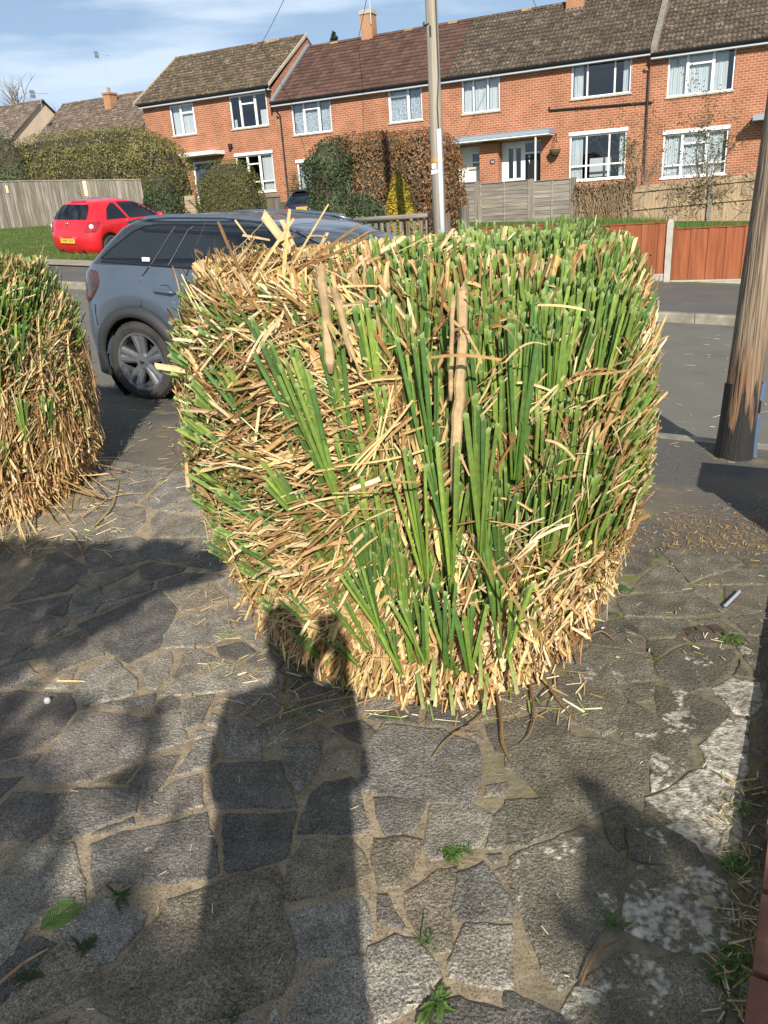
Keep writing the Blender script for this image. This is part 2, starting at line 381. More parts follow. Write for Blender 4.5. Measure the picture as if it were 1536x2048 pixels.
# ------------------------------------------------------------------ crazy paving
STONES = {
 'A': (0, 1050, [
 [(215,310),(295,180),(350,160),(500,250),(500,290),(380,305)], [(500,175),(540,120),(800,75),(870,100),(880,190),(840,210),(560,275),(530,250)],
 [(890,90),(1220,85),(1230,120),(1110,210),(980,215),(900,195)], [(0,280),(100,185),(285,175),(200,315),(60,455),(0,465)], [(90,450),(215,328),(450,308),(450,340),(380,390),(120,450)],
 [(465,330),(545,292),(800,252),(770,288),(600,362),(480,350)], [(830,245),(900,225),(1090,255),(1070,275),(900,320),(840,300)], [(75,480),(420,412),(390,515),(365,540),(230,518)],
 [(450,392),(595,382),(585,450),(555,515),(440,540),(425,500)], [(612,455),(605,420),(780,310),(895,345),(880,385),(700,430)], [(0,515),(60,500),(395,562),(375,600),(200,700),(90,770),(0,790)],
 [(470,590),(930,385),(960,410),(1045,500),(955,665),(930,725),(760,808),(640,740),(590,680)], [(945,340),(1100,285),(1330,300),(1260,330),(1000,388),(955,380)],
 [(975,398),(1250,362),(1335,440),(1080,508),(1055,488)], [(975,650),(1055,560),(1250,505),(1390,630),(1230,715),(970,722)], [(1295,490),(1480,472),(1500,580),(1415,618)],
 [(1290,730),(1420,702),(1520,760),(1400,798),(1320,778)], [(1025,908),(1102,752),(1180,742),(1275,790),(1265,808),(1050,910)], [(800,832),(1000,752),(1012,790),(980,900),(930,965),(882,955),(870,890)],
 [(480,885),(680,795),(795,920),(800,965),(770,998),(495,1075),(445,1000),(465,922)], [(965,998),(1012,950),(1290,818),(1418,842),(1355,978),(1000,1003)], [(605,1068),(642,1052),(905,1002),(895,1048),(830,1092)],
 [(922,1080),(942,1042),(1010,1012),(1050,1042),(1036,1088),(950,1128)], [(1078,1080),(1102,1042),(1258,1012),(1180,1178),(1102,1198),(1082,1140)],
 [(212,1478),(262,1400),(472,1122),(560,1112),(935,1152),(925,1200),(828,1338),(756,1408),(558,1488),(390,1518),(220,1500)], [(945,1202),(1012,1125),(1058,1118),(1105,1268),(872,1338)],
 [(0,862),(150,822),(212,880),(60,958),(0,968)], [(205,742),(480,622),(598,700),(606,768),(320,868),(292,800)], [(0,1002),(110,982),(415,1002),(435,1098),(318,1248),(200,1328),(0,1378)],
 [(1310,1225),(1440,1132),(1536,1180),(1536,1375),(1335,1365)]]),
 'E': (300, 900, [[(562,1300),(740,1292),(788,1350),(778,1438),(620,1498),(492,1488),(472,1440)], [(592,1240),(740,1192),(786,1232),(755,1284),(600,1290)], [(705,1640),(900,1592),(955,1620),(935,1658),(722,1735)],
 [(485,1720),(542,1642),(685,1625),(705,1740),(500,1770)], [(1360,1770),(1180,1700),(1090,1640),(1250,1600),(1300,1640)]]),
 'F': (0, 1500, [[(0,340),(90,255),(375,262),(365,300),(287,458),(190,527),(0,528)], [(402,282),(450,242),(798,232),(806,300),(786,368),(430,508),(302,518),(332,440)], [(842,332),(1000,212),(1178,152),(1188,328),(900,408),(852,388)],
 [(785,200),(862,92),(960,52),(1055,42),(895,278),(830,298)], [(1262,122),(1300,82),(1640,72),(1748,328),(1292,330)],
 [(552,562),(700,502),(1208,382),(1258,600),(1275,718),(1230,748),(900,778),(662,768),(592,838),(562,740)], [(1328,388),(1745,378),(1722,440),(1700,530),(1675,628),(1480,690),(1362,708),(1345,690)],
 [(0,762),(200,572),(428,562),(488,790),(486,900),(380,948),(200,998),(100,1178),(0,1278)], [(335,1050),(480,952),(620,882),(845,980),(815,1060),(660,1228),(562,1255),(540,1200),(480,1152),(342,1130)],
 [(850,1112),(1000,905),(1230,825),(1400,745),(1627,702),(1655,830),(1665,1000),(1735,1200),(1705,1320),(1645,1430),(1480,1500),(1100,1610),(720,1570),(592,1500),(572,1450),(622,1370),(780,1200)],
 [(42,1560),(130,1382),(350,1162),(518,1202),(555,1330),(585,1400),(478,1448),(300,1538),(100,1608)], [(0,1300),(180,1120),(320,1150),(110,1370),(20,1480),(0,1480)]]),
 'G': (500, 1500, [[(182,-30),(420,-40),(378,128),(288,238),(222,102)], [(482,0),(718,0),(648,108),(442,122)], [(292,488),(302,440),(372,262),(442,202),(588,168),(638,232),(695,440),(638,478)],
 [(742,292),(1036,302),(1008,360),(978,438),(928,478),(812,488),(772,400)], [(660,200),(690,0),(785,-140),(1130,-110),(1325,-28),(1350,90),(1330,210),(1288,306),(1080,305),(760,248),(700,238)],
 [(1077,332),(1300,328),(1426,390),(1398,468),(1338,558),(1200,608),(1082,636),(1042,560),(1072,420)], [(742,542),(900,528),(1006,548),(948,680),(880,788),(772,798),(742,680)],
 [(212,848),(252,650),(332,542),(560,528),(638,600),(686,720),(638,776),(400,848),(250,878)], [(252,998),(262,960),(560,892),(648,882),(686,980),(686,1138),(540,1198),(382,1198),(290,1236),(272,1150)],
 [(932,850),(1110,724),(1216,704),(1196,840),(1178,900),(1196,1158),(1082,1186),(1002,1060),(952,960)], [(1242,742),(1380,684),(1458,800),(1526,880),(1532,985),(1250,996),(1212,930)],
 [(712,1182),(860,1112),(978,1142),(1086,1290),(1106,1340),(1000,1478),(900,1538),(760,1600),(702,1400)], [(1192,1250),(1282,1042),(1536,1052),(1536,1398),(1300,1358),(1202,1330)], [(372,1342),(560,1242),(686,1232),(696,1600),(350,1640),(252,1520)],
 [(1102,1530),(1250,1482),(1500,1560),(1520,1700),(1080,1700)], [(1442,402),(1550,322),(1600,560),(1400,568),(1422,470)], [(1455,722),(1560,690),(1620,780),(1560,860)]]),
 'K': (1016, 1500, [[(0,110),(10,0),(240,-80),(440,-58),(560,-48),(780,12),(815,40),(798,205),(775,288),(700,298),(560,348),(440,418),(382,408),(220,288),(140,190)],
 [(0,312),(220,302),(298,352),(376,432),(260,498),(120,556),(0,572)], [(30,650),(120,604),(438,462),(500,484),(618,592),(686,672),(676,760),(618,918),(528,1058),(478,1158),(370,1368),(300,1398),(202,1280),(152,1120),(102,960),(40,880)],
 [(572,392),(660,354),(676,380),(684,558),(640,578),(582,480)], [(694,382),(740,354),(810,402),(1096,562),(1156,678),(1000,678),(800,648),(722,628)], [(832,292),(900,272),(1080,144),(1180,124),(1376,202),(1356,420),(1326,638),(1180,606),(1042,518),(832,370)],
 [(782,694),(1160,704),(1276,780),(1316,900),(1296,1128),(1200,1168),(1050,1186),(882,1118),(712,1058),(702,950),(742,800)], [(422,1400),(600,1264),(700,1214),(900,1244),(1176,1302),(1276,1500),(1196,1690),(362,1690),(342,1530)],
 [(0,1432),(200,1522),(330,1584),(330,1690),(0,1690)], [(850,180),(842,32),(920,2),(1056,2),(1036,110),(950,198),(852,236)], [(1150,-20),(1300,-190),(1425,-160),(1418,110),(1385,180),(1180,104)]]),
 'J': (1016, 1000, [[(642,340),(740,242),(856,262),(856,320),(836,360),(846,400),(780,438),(662,448)], [(924,312),(1000,272),(1320,342),(1376,382),(1280,418),(1200,438),(1082,486),(1022,430)], [(802,460),(862,412),(900,388),(980,412),(1056,490),(1046,538),(860,556),(762,500)],
 [(1104,500),(1300,432),(1560,402),(1560,498),(1292,498)], [(652,590),(720,572),(1050,548),(1170,602),(1256,640),(1246,668),(1000,688),(702,686)], [(722,722),(742,712),(1046,712),(1056,760),(980,806),(832,818)],
 [(462,800),(512,742),(690,704),(776,798),(600,798)], [(472,822),(640,804),(786,822),(796,908),(680,876),(502,858)], [(842,832),(1020,824),(1056,850),(980,876),(900,918),(832,898)], [(332,960),(500,872),(700,892),(798,932),(846,1058),(700,1078),(640,1078),(402,1058)],
 [(882,960),(1050,864),(1320,892),(1336,920),(1278,1028),(1198,1098),(1080,1128),(902,1040)], [(302,1062),(400,1064),(638,1084),(686,1200),(638,1348),(560,1386),(352,1288),(242,1240)], [(664,1090),(866,1084),(856,1130),(836,1178),(722,1196)],
 [(884,1104),(1080,1144),(1200,1204),(1306,1250),(1178,1398),(1050,1386),(902,1288),(884,1180)], [(654,1350),(694,1222),(750,1204),(870,1284),(1046,1390),(1056,1498),(1018,1556),(850,1478),(702,1408)],
 [(1224,1120),(1320,1064),(1476,1084),(1486,1200),(1436,1268),(1330,1248)], [(0,1502),(338,1430),(356,1380),(338,1302),(240,1254),(60,1302),(-120,1330),(-60,1480)],
 [(1294,512),(1560,524),(1560,640),(1380,678),(1274,640)], [(1314,702),(1560,660),(1560,800),(1422,788)]]),
}
LICHEN = {('K', 5): 1.0, ('K', 6): 0.8, ('K', 10): 1.15, ('J', 15): 1.1, ('J', 13): 0.45, ('K', 7): 0.62, ('J', 14): 0.42, ('J', 9): 0.3, ('J', 10): 0.35, ('K', 9): 0.75, ('K', 4): 0.35, ('G', 12): 0.5, ('K', 2): 0.3}
def paving_mat(mortar):
    m, nt, b = newmat('mortar' if mortar else 'flagstone'); L = nt.links
    tc = nt.nodes.new('ShaderNodeTexCoord')
    def noise(sc, det=6, dist=0.0):
        n = nt.nodes.new('ShaderNodeTexNoise'); n.inputs['Scale'].default_value = sc; n.inputs['Detail'].default_value = det; n.inputs['Distortion'].default_value = dist
        L.new(tc.outputs['Object'], n.inputs['Vector']); return n.outputs['Fac']
    def ramp(f, a, b_, ca=(0, 0, 0), cb=(1, 1, 1)):
        r = nt.nodes.new('ShaderNodeValToRGB'); r.color_ramp.elements[0].position = a; r.color_ramp.elements[1].position = b_
        r.color_ramp.elements[0].color = (*ca, 1); r.color_ramp.elements[1].color = (*cb, 1); L.new(f, r.inputs['Fac']); return r.outputs['Color']
    def mix(f, a, b_, mode='MIX'):
        x = nt.nodes.new('ShaderNodeMix'); x.data_type = 'RGBA'; x.blend_type = mode
        if isinstance(f, float): x.inputs['Factor'].default_value = f
        else: L.new(f, x.inputs['Factor'])
        for s_, v in (('A', a), ('B', b_)):
            if isinstance(v, tuple): x.inputs[s_].default_value = (*v, 1)
            else: L.new(v, x.inputs[s_])
        return x.outputs['Result']
    def math_(op, a, b_):
        x = nt.nodes.new('ShaderNodeMath'); x.operation = op
        for i, v in enumerate((a, b_)):
            if isinstance(v, (int, float)): x.inputs[i].default_value = v
            else: L.new(v, x.inputs[i])
        return x.outputs[0]
    sp = nt.nodes.new('ShaderNodeSeparateXYZ'); L.new(tc.outputs['Object'], sp.inputs[0])
    # the damp right-hand side, away from the bush, has greener and darker joints
    damp = nt.nodes.new('ShaderNodeMapRange'); damp.inputs['From Min'].default_value = 0.0; damp.inputs['From Max'].default_value = 0.55
    L.new(math_('ADD', sp.outputs['X'], math_('MULTIPLY', math_('SUBTRACT', noise(3.0, 5), 0.5), 0.9)), damp.inputs['Value'])
    if mortar:
        sand = ramp(noise(16, 9), 0.3, 0.72, (0.235, 0.180, 0.122), (0.42, 0.335, 0.225))
        grit = ramp(noise(180, 4), 0.34, 0.50, (0.40, 0.37, 0.34), (1, 1, 1)); sand = mix(0.9, sand, grit, 'MULTIPLY')
        wet = ramp(noise(24, 8), 0.3, 0.7, (0.10, 0.088, 0.06), (0.235, 0.20, 0.135))
        moss = mix(ramp(noise(7, 8), 0.52, 0.66), wet, (0.15, 0.155, 0.045))
        c = mix(damp.outputs['Result'], sand, moss)
        moss2 = ramp(noise(2.3, 8), 0.63, 0.72); c = mix(moss2, c, (0.16, 0.17, 0.05))
        hb = noise(60, 6); hs, hd = 0.7, 0.006
    else:
        a = nt.nodes.new('ShaderNodeAttribute'); a.attribute_name = 'Col'
        agg = mix(0.55, ramp(noise(230, 2), 0.30, 0.74, (0.35, 0.35, 0.36), (2.0, 1.97, 1.92)), ramp(noise(95, 3), 0.32, 0.72, (0.5, 0.5, 0.5), (1.55, 1.53, 1.5)), 'MULTIPLY')
        c = mix(1.0, a.outputs['Color'], agg, 'MULTIPLY')
        dirt = ramp(noise(4.5, 9), 0.5, 0.78); c = mix(math_('MULTIPLY', dirt, 0.38), c, (0.19, 0.16, 0.115))
        ol = math_('MULTIPLY', damp.outputs['Result'], ramp(noise(5, 8), 0.38, 0.72)); c = mix(math_('MULTIPLY', ol, 0.6), c, (0.105, 0.098, 0.055))
        glint = ramp(noise(420, 1), 0.72, 0.76); c = mix(math_('MULTIPLY', glint, 0.55), c, (0.62, 0.6, 0.56))
        li = nt.nodes.new('ShaderNodeAttribute'); li.attribute_name = 'lichen'
        lm = math_('ADD', math_('ADD', math_('MULTIPLY', noise(8, 10, 0.6), 0.72), math_('MULTIPLY', noise(55, 6), 0.28)), math_('MULTIPLY', li.outputs['Fac'], 0.25))
        lmask = ramp(lm, 0.665, 0.72)
        lcol = ramp(noise(55, 8), 0.35, 0.62, (0.20, 0.185, 0.155), (0.58, 0.55, 0.48)); c = mix(lmask, c, lcol)
        st = ramp(noise(11, 9, 0.4), 0.30, 0.70, (0.62, 0.60, 0.57), (1.22, 1.18, 1.12)); c = mix(1.0, c, st, 'MULTIPLY')
        pit = ramp(noise(70, 5), 0.33, 0.40, (0.45, 0.43, 0.40), (1, 1, 1)); c = mix(0.55, c, pit, 'MULTIPLY')
        hb = noise(120, 6); hs, hd = 1.0, 0.008
    L.new(c, b.inputs['Base Color']); b.inputs['Roughness'].default_value = 0.82; b.inputs['Specular IOR Level'].default_value = 0.35
    bp = nt.nodes.new('ShaderNodeBump'); bp.inputs['Strength'].default_value = hs; bp.inputs['Distance'].default_value = hd
    L.new(hb, bp.inputs['Height']); L.new(bp.outputs['Normal'], b.inputs['Normal'])
    return m
M['mortar'] = paving_mat(True); M['flag'] = paving_mat(False)

rs = random.Random(5)
def pip(p, poly):
    x, y = p; c = False; j = len(poly) - 1
    for i in range(len(poly)):
        xi, yi = poly[i][:2]; xj, yj = poly[j][:2]
        if (yi > y) != (yj > y) and x < (xj - xi) * (y - yi) / (yj - yi) + xi: c = not c
        j = i
    return c
def clip(poly, nx, ny, d):
    out = []
    for i in range(len(poly)):
        a, b = poly[i], poly[(i + 1) % len(poly)]
        da, db = a[0] * nx + a[1] * ny - d, b[0] * nx + b[1] * ny - d
        if da <= 0: out.append(a)
        if (da < 0 < db) or (db < 0 < da):
            t = da / (da - db); out.append((a[0] + (b[0] - a[0]) * t, a[1] + (b[1] - a[1]) * t))
    return out
polys = []
for key, (ox, oy, lst) in STONES.items():
    for k, poly in enumerate(lst):
        g = [ground_at(ox + x / 2.954, oy + y / 2.954) for x, y in poly]
        
        cx = sum(p.x for p in g) / len(g); cy = sum(p.y for p in g) / len(g); gr = 0.013
        polys.append(([(cx + (p.x - cx) * (1 + gr / max(.05, math.hypot(p.x - cx, p.y - cy))), cy + (p.y - cy) * (1 + gr / max(.05, math.hypot(p.x - cx, p.y - cy)))) for p in g], LICHEN.get((key, k), 0.0)))
traced = [p for p, _ in polys]
# further stones between and beyond the surveyed ones, in three passes of falling size
def pdist(p, q):
    best = 9e9
    for i in range(len(q)):
        (x0, y0), (x1, y1) = q[i], q[(i + 1) % len(q)]; dx, dy = x1 - x0, y1 - y0; l2 = dx * dx + dy * dy or 1e-9
        u = max(0, min(1, ((p[0] - x0) * dx + (p[1] - y0) * dy) / l2)); best = min(best, (x0 + dx * u - p[0]) ** 2 + (y0 + dy * u - p[1]) ** 2)
    return math.sqrt(best)
def parea(q): return abs(sum(q[i][0] * q[(i + 1) % len(q)][1] - q[(i + 1) % len(q)][0] * q[i][1] for i in range(len(q)))) / 2
for (rad, half, gap, n_try, x0_, x1_, y0_, y1_) in ((.27, .45, .013, 7000, -6.5, 3.6, -3.0, 6.5), (.11, .20, .013, 9000, -3.2, 2.2, .7, 5.2), (.055, .10, .012, 9000, -1.6, 1.6, .8, 3.4)):
    have = [q for q, _ in polys]; cen = [(sum(a for a, b in q) / len(q), sum(b for a, b in q) / len(q)) for q in have]; ext = [max(math.hypot(a - c[0], b - c[1]) for a, b in q) for q, c in zip(have, cen)]
    seeds = []
    for _ in range(n_try):
        x, y = rs.uniform(x0_, x1_), rs.uniform(y0_, y1_); s_, w_ = sw(x, y)
        if w_ > 3.57 or s_ > 1.9: continue
        if any((x - a) ** 2 + (y - b) ** 2 < rad * rad for a, b in seeds): continue
        ok = True
        for q, c, e in zip(have, cen, ext):
            if (x - c[0]) ** 2 + (y - c[1]) ** 2 < (e + rad) ** 2 and (pip((x, y), q) or pdist((x, y), q) < max(.028, rad * .36)): ok = False; break
        if ok: seeds.append((x, y))
    for (x, y) in seeds:
        poly = [(x - half, y - half), (x + half, y - half), (x + half, y + half), (x - half, y + half)]
        for (a, b) in seeds:
            d2 = (a - x) ** 2 + (b - y) ** 2
            if 0 < d2 < (2 * half) ** 2:
                d = math.sqrt(d2); nx, ny = (a - x) / d, (b - y) / d; poly = clip(poly, nx, ny, x * nx + y * ny + d / 2 - gap)
        for q, c, e in zip(have, cen, ext):
            if len(poly) < 3: break
            if (x - c[0]) ** 2 + (y - c[1]) ** 2 > (e + half * 1.5) ** 2: continue
            area = sum(q[i][0] * q[(i + 1) % len(q)][1] - q[(i + 1) % len(q)][0] * q[i][1] for i in range(len(q))); sg = 1 if area > 0 else -1; best = None
            for i in range(len(q)):
                (xa, ya), (xb, yb) = q[i], q[(i + 1) % len(q)]; l = math.hypot(xb - xa, yb - ya)
                if l < .015: continue
                nx, ny = sg * (yb - ya) / l, -sg * (xb - xa) / l; d = (x - xa) * nx + (y - ya) * ny
                if best is None or d > best[0]: best = (d, nx, ny, xa * nx + ya * ny)
            if best and best[0] > .004: poly = clip(poly, -best[1], -best[2], -(best[3] + gap * 1.3))
            else: poly = []
        if len(poly) >= 3: poly = clip(poly, N.x, N.y, 3.60)
        if len(poly) >= 3 and parea(poly) > rad * rad * .22:
            if rad < .2 and any(pip(p_, q) for q, c, e in zip(have, cen, ext) if (x - c[0]) ** 2 + (y - c[1]) ** 2 < (e + half * 1.5) ** 2 for p_ in poly): continue
            polys.append((poly, .25 if x > .9 and rs.random() < .4 else 0.0))
mb = MB(); lich = []
PAL = [(0.198, 0.190, 0.174), (0.242, 0.226, 0.196), (0.162, 0.156, 0.146), (0.245, 0.216, 0.168), (0.210, 0.190, 0.172), (0.248, 0.235, 0.208), (0.138, 0.134, 0.126)]
for poly, li in polys:
    cx = sum(p[0] for p in poly) / len(poly); cy = sum(p[1] for p in poly) / len(poly)
    base = rs.choice(PAL); k = rs.uniform(0.76, 1.20)
    if cx > 0.35: base = tuple(lerp(a, b, 0.6) for a, b in zip(base, (0.125, 0.115, 0.088)))
    col = tuple(k * c for c in base)
    pts = []
    for i in range(len(poly)):
        a, b = poly[i], poly[(i + 1) % len(poly)]
        l = math.hypot(b[0] - a[0], b[1] - a[1]); n = max(1, int(l / 0.022))
        ox_, oy_ = (b[1] - a[1]) / max(l, 1e-6), -(b[0] - a[0]) / max(l, 1e-6); drift = 0
        for j in range(n):
            t = j / n; drift = 0.6 * drift + rs.uniform(-1, 1) * 0.0042 if j else 0
            pts.append((lerp(a[0], b[0], t) + ox_ * drift, lerp(a[1], b[1], t) + oy_ * drift))
    tilt = (rs.uniform(-0.005, 0.005), rs.uniform(-0.005, 0.005)); h0 = rs.uniform(0.003, 0.007)
    def zz(x, y, e): return zgx(x, y) + h0 + tilt[0] * (x - cx) + tilt[1] * (y - cy) - e
    rings = []
    for inset, e in ((0.0, 0.03), (0.001, 0.0045), (0.005, 0.0014), (0.013, 0.0)):
        r = []
        for x, y in pts:
            d = math.hypot(x - cx, y - cy) or 1; f = 1 - inset / d
            X, Y = cx + (x - cx) * f, cy + (y - cy) * f; r.append(mb.vert((X, Y, zz(X, Y, e)), col)); lich.append(li)
        rings.append(r)
    n = len(pts)
    for a, b in zip(rings, rings[1:]):
        for i in range(n): mb.face((a[i], a[(i + 1) % n], b[(i + 1) % n], b[i]))
    mb.face(rings[-1])
ob = mb.build('paving', M['flag'], None, False); ob['kind'] = 'structure'
at = ob.data.attributes.new('lichen', 'FLOAT', 'POINT'); at.data.foreach_set('value', np.array(lich, dtype=np.float32))
mb = MB()
for i, (xs, ys) in enumerate((( [-9] + rng_(-6, 4, 100) + [6], [-9, -6] + rng_(-3, 6.6, 96) ),)):
    ids = [[None] * len(xs) for _ in ys]
    for j, y in enumerate(ys):
        for k, x in enumerate(xs): ids[j][k] = mb.vert((x, y, zgx(x, y) + 0.0012 * math.sin(9 * x + 5 * y) * math.sin(7 * y - 3 * x) - 0.0015 - (0.05 if sw(x, y)[1] > 3.63 else 0)))
    for j in range(len(ys) - 1):
        for k in range(len(xs) - 1):
            if sw(xs[k], ys[j])[1] < 3.75: mb.face((ids[j][k], ids[j][k + 1], ids[j + 1][k + 1], ids[j + 1][k]))
o = mb.build('paving_mortar', M['mortar'], None, True); o['kind'] = 'structure'
# ================================================================== HOUSES
HW = 33.5                       # distance of the fronts across the street
KS = HW / 27.0
def hs(s27): return s27 * KS
def hz(z27): return 1.6 + (z27 - 1.6) * KS
def wall_cut(mb, s0, s1, z0, z1, w, holes, rev=0.12):
    xs = sorted({s0, s1} | {h[0] for h in holes} | {h[1] for h in holes}); zs = sorted({z0, z1} | {h[2] for h in holes} | {h[3] for h in holes})
    for a, b in zip(xs, xs[1:]):
        for c, d in zip(zs, zs[1:]):
            m = ((a + b) / 2, (c + d) / 2)
            if any(h[0] < m[0] < h[1] and h[2] < m[1] < h[3] for h in holes): continue
            mb.poly([(a, w, c), (b, w, c), (b, w, d), (a, w, d)])
    for a, b, c, d in holes:
        mb.poly([(a, w, c), (a, w + rev, c), (a, w + rev, d), (a, w, d)]); mb.poly([(b, w, c), (b, w, d), (b, w + rev, d), (b, w + rev, c)])
        mb.poly([(a, w, d), (a, w + rev, d), (b, w + rev, d), (b, w, d)]); mb.poly([(a, w, c), (b, w, c), (b, w + rev, c), (a, w + rev, c)])
def window(house, a, b, c, d, cols, cur='curtain', w=HW, label=None, head=False, rail=None, part=None):
    """cols: list of (share of the width, height of a top light or 0, width of curtain 0..1 and its side)"""
    fr = MB(); fw = 0.055; w0, w1 = w + 0.035, w + 0.10
    fr.box(a, a + fw, w0, w1, c, d); fr.box(b - fw, b, w0, w1, c, d); fr.box(a + fw, b - fw, w0, w1, c, c + fw); fr.box(a + fw, b - fw, w0, w1, d - fw, d)
    x = a; tot = sum(q[0] for q in cols); cells = []
    for i, q in enumerate(cols):
        x1 = x + (b - a) * q[0] / tot
        l, r = (x + fw if i == 0 else x + 0.03), (x1 - fw if i == len(cols) - 1 else x1 - 0.03)
        if i: fr.box(x - 0.03, x + 0.03, w0 + 0.003, w1 - 0.003, c + fw, d - fw)
        if q[1]:
            zt = d - q[1]; fr.box(l, r, w0 + 0.005, w1 - 0.005, zt - 0.03, zt + 0.03)
            fr.box(l, l + 0.035, w0 - 0.012, w1, zt + 0.03, d - fw); fr.box(r - 0.035, r, w0 - 0.012, w1, zt + 0.03, d - fw)
            fr.box(l, l + 0.04, w0 - 0.012, w1, c + fw, zt - 0.03); fr.box(r - 0.04, r, w0 - 0.012, w1, c + fw, zt - 0.03)
        if rail: fr.box(l, r, w0 + 0.005, w1 - 0.005, c + rail - 0.03, c + rail + 0.03)
        cells.append((l, r, q)); x = x1
    f = fr.build(part or 'window', M['white'], house, off=OFF[house.name])
    if label: f['label'] = label
    pn = MB()
    for l, r, q in cells: pn.poly([(l, w + 0.07, c + fw), (r, w + 0.07, c + fw), (r, w + 0.07, d - fw), (l, w + 0.07, d - fw)])
    pn.build('pane', M['pane'], f, off=OFF[house.name])
    for l, r, q in cells:
        for (t0, t1, zz) in (q[2] if len(q) > 2 else []):
            cu = MB(); n = max(8, int((t1 - t0) * (r - l) * 44)); rows = []
            for z in (c + 0.03, d - 0.03 if not zz else c + (d - c) * zz):
                rows.append([(l + (r - l) * (t0 + (t1 - t0) * k / n), w + 0.19 + 0.022 * math.sin(k * 1.9) + 0.012 * math.sin(k * 0.7), z) for k in range(n + 1)])
            cu.grid(rows); cu.build('curtain', M[cur], f, smooth=True, off=OFF[house.name])
    sl = MB(); sl.box(a - 0.05, b + 0.05, w - 0.055, w + 0.033, c - 0.055, c + 0.004); sl.build('sill', M['white'] if head else M['stone_trim'], f, off=OFF[house.name])
    if head:
        hd = MB(); hd.box(a - 0.04, b + 0.04, w - 0.05, w + 0.03, d + 0.003, d + 0.13); hd.build('head_trim', M['white'], f, off=OFF[house.name])
    return f
rt = random.Random(11)
def roof(house, s0, s1, eave, rise, run, tilecol, mat, over=0.32, spot=0.0, rolls=True):
    """tiled double-pitch roof: the front slope is laid tile by tile in overlapping courses"""
    mb = MB(); w_e, z_e = HW - over, eave; slope_l = math.hypot(run + over, rise); n = int(slope_l / 0.30)
    nt_ = int((s1 - s0) / 0.305); dw = (run + over) / n; dz = rise / n; tw = (s1 - s0) / nt_
    for k in range(n):
        wa, za = w_e + k * dw, z_e + k * dz
        for j in range(nt_):
            a = s0 + j * tw; j1, j2 = rt.uniform(-.006, .006), rt.uniform(-.004, .010)
            g = rt.uniform(0.72, 1.2) * (1 + (0.35 if rt.random() < spot else 0)); col = tuple(g * x for x in tilecol)
            up = 0.035 + j2
            def P(x, t, h): return (x, wa + dw * 1.08 * t - 0.55 * h, za + dz * 1.08 * t + 0.83 * h + (0.0 if t else 0.0))
            pr = [(0.0, 0.0), (0.10, 0.028), (0.22, 0.028), (0.32, 0.0), (0.52, 0.0), (0.62, 0.028), (0.74, 0.028), (0.84, 0.0), (1.0, 0.0)] if rolls else [(0.0, 0.0), (0.06, 0.012), (0.45, 0.0), (0.5, 0.014), (0.56, 0.0), (0.97, 0.0), (1.0, 0.0)]
            lo = [mb.vert(P(a + tw * u, 0, up + h + j1), col) for u, h in pr]
            hi = [mb.vert(P(a + tw * u, 1, h * 0.9 + 0.004), col) for u, h in pr]
            un = [mb.vert(P(a + tw * u, 0, 0.0), (0.05, 0.045, 0.04)) for u, h in pr]
            for i in range(len(pr) - 1):
                mb.face((lo[i], lo[i + 1], hi[i + 1], hi[i])); mb.face((un[i], un[i + 1], lo[i + 1], lo[i]))
    rz, rw = z_e + rise, HW + run
    mb.poly([(s0, rw, rz), (s1, rw, rz), (s1, rw + run + over, z_e), (s0, rw + run + over, z_e)], (0.1, 0.09, 0.08))
    # ridge tiles
    q = s0
    while q < s1:
        e = min(q + 0.42, s1); g = rt.uniform(0.8, 1.25); col = tuple(g * x for x in (tilecol if rt.random() < 0.8 else (0.30, 0.19, 0.08)))
        ring = []
        for ss in (q, e - 0.01):
            ring.append([mb.vert((ss, rw + 0.14 * math.cos(t), rz - 0.03 + 0.115 * math.sin(t)), col) for t in [math.pi * i / 6 for i in range(7)]])
        for i in range(6): mb.face((ring[0][i], ring[1][i], ring[1][i + 1], ring[0][i + 1]))
        mb.face(ring[0]); mb.face(ring[1]); q = e
    return mb.build('roof', mat, house, off=OFF[house.name], fix=False)
def gable_pts(eave, rise, run): return [(HW, eave), (HW + run, eave + rise), (HW + 2 * run, eave)]
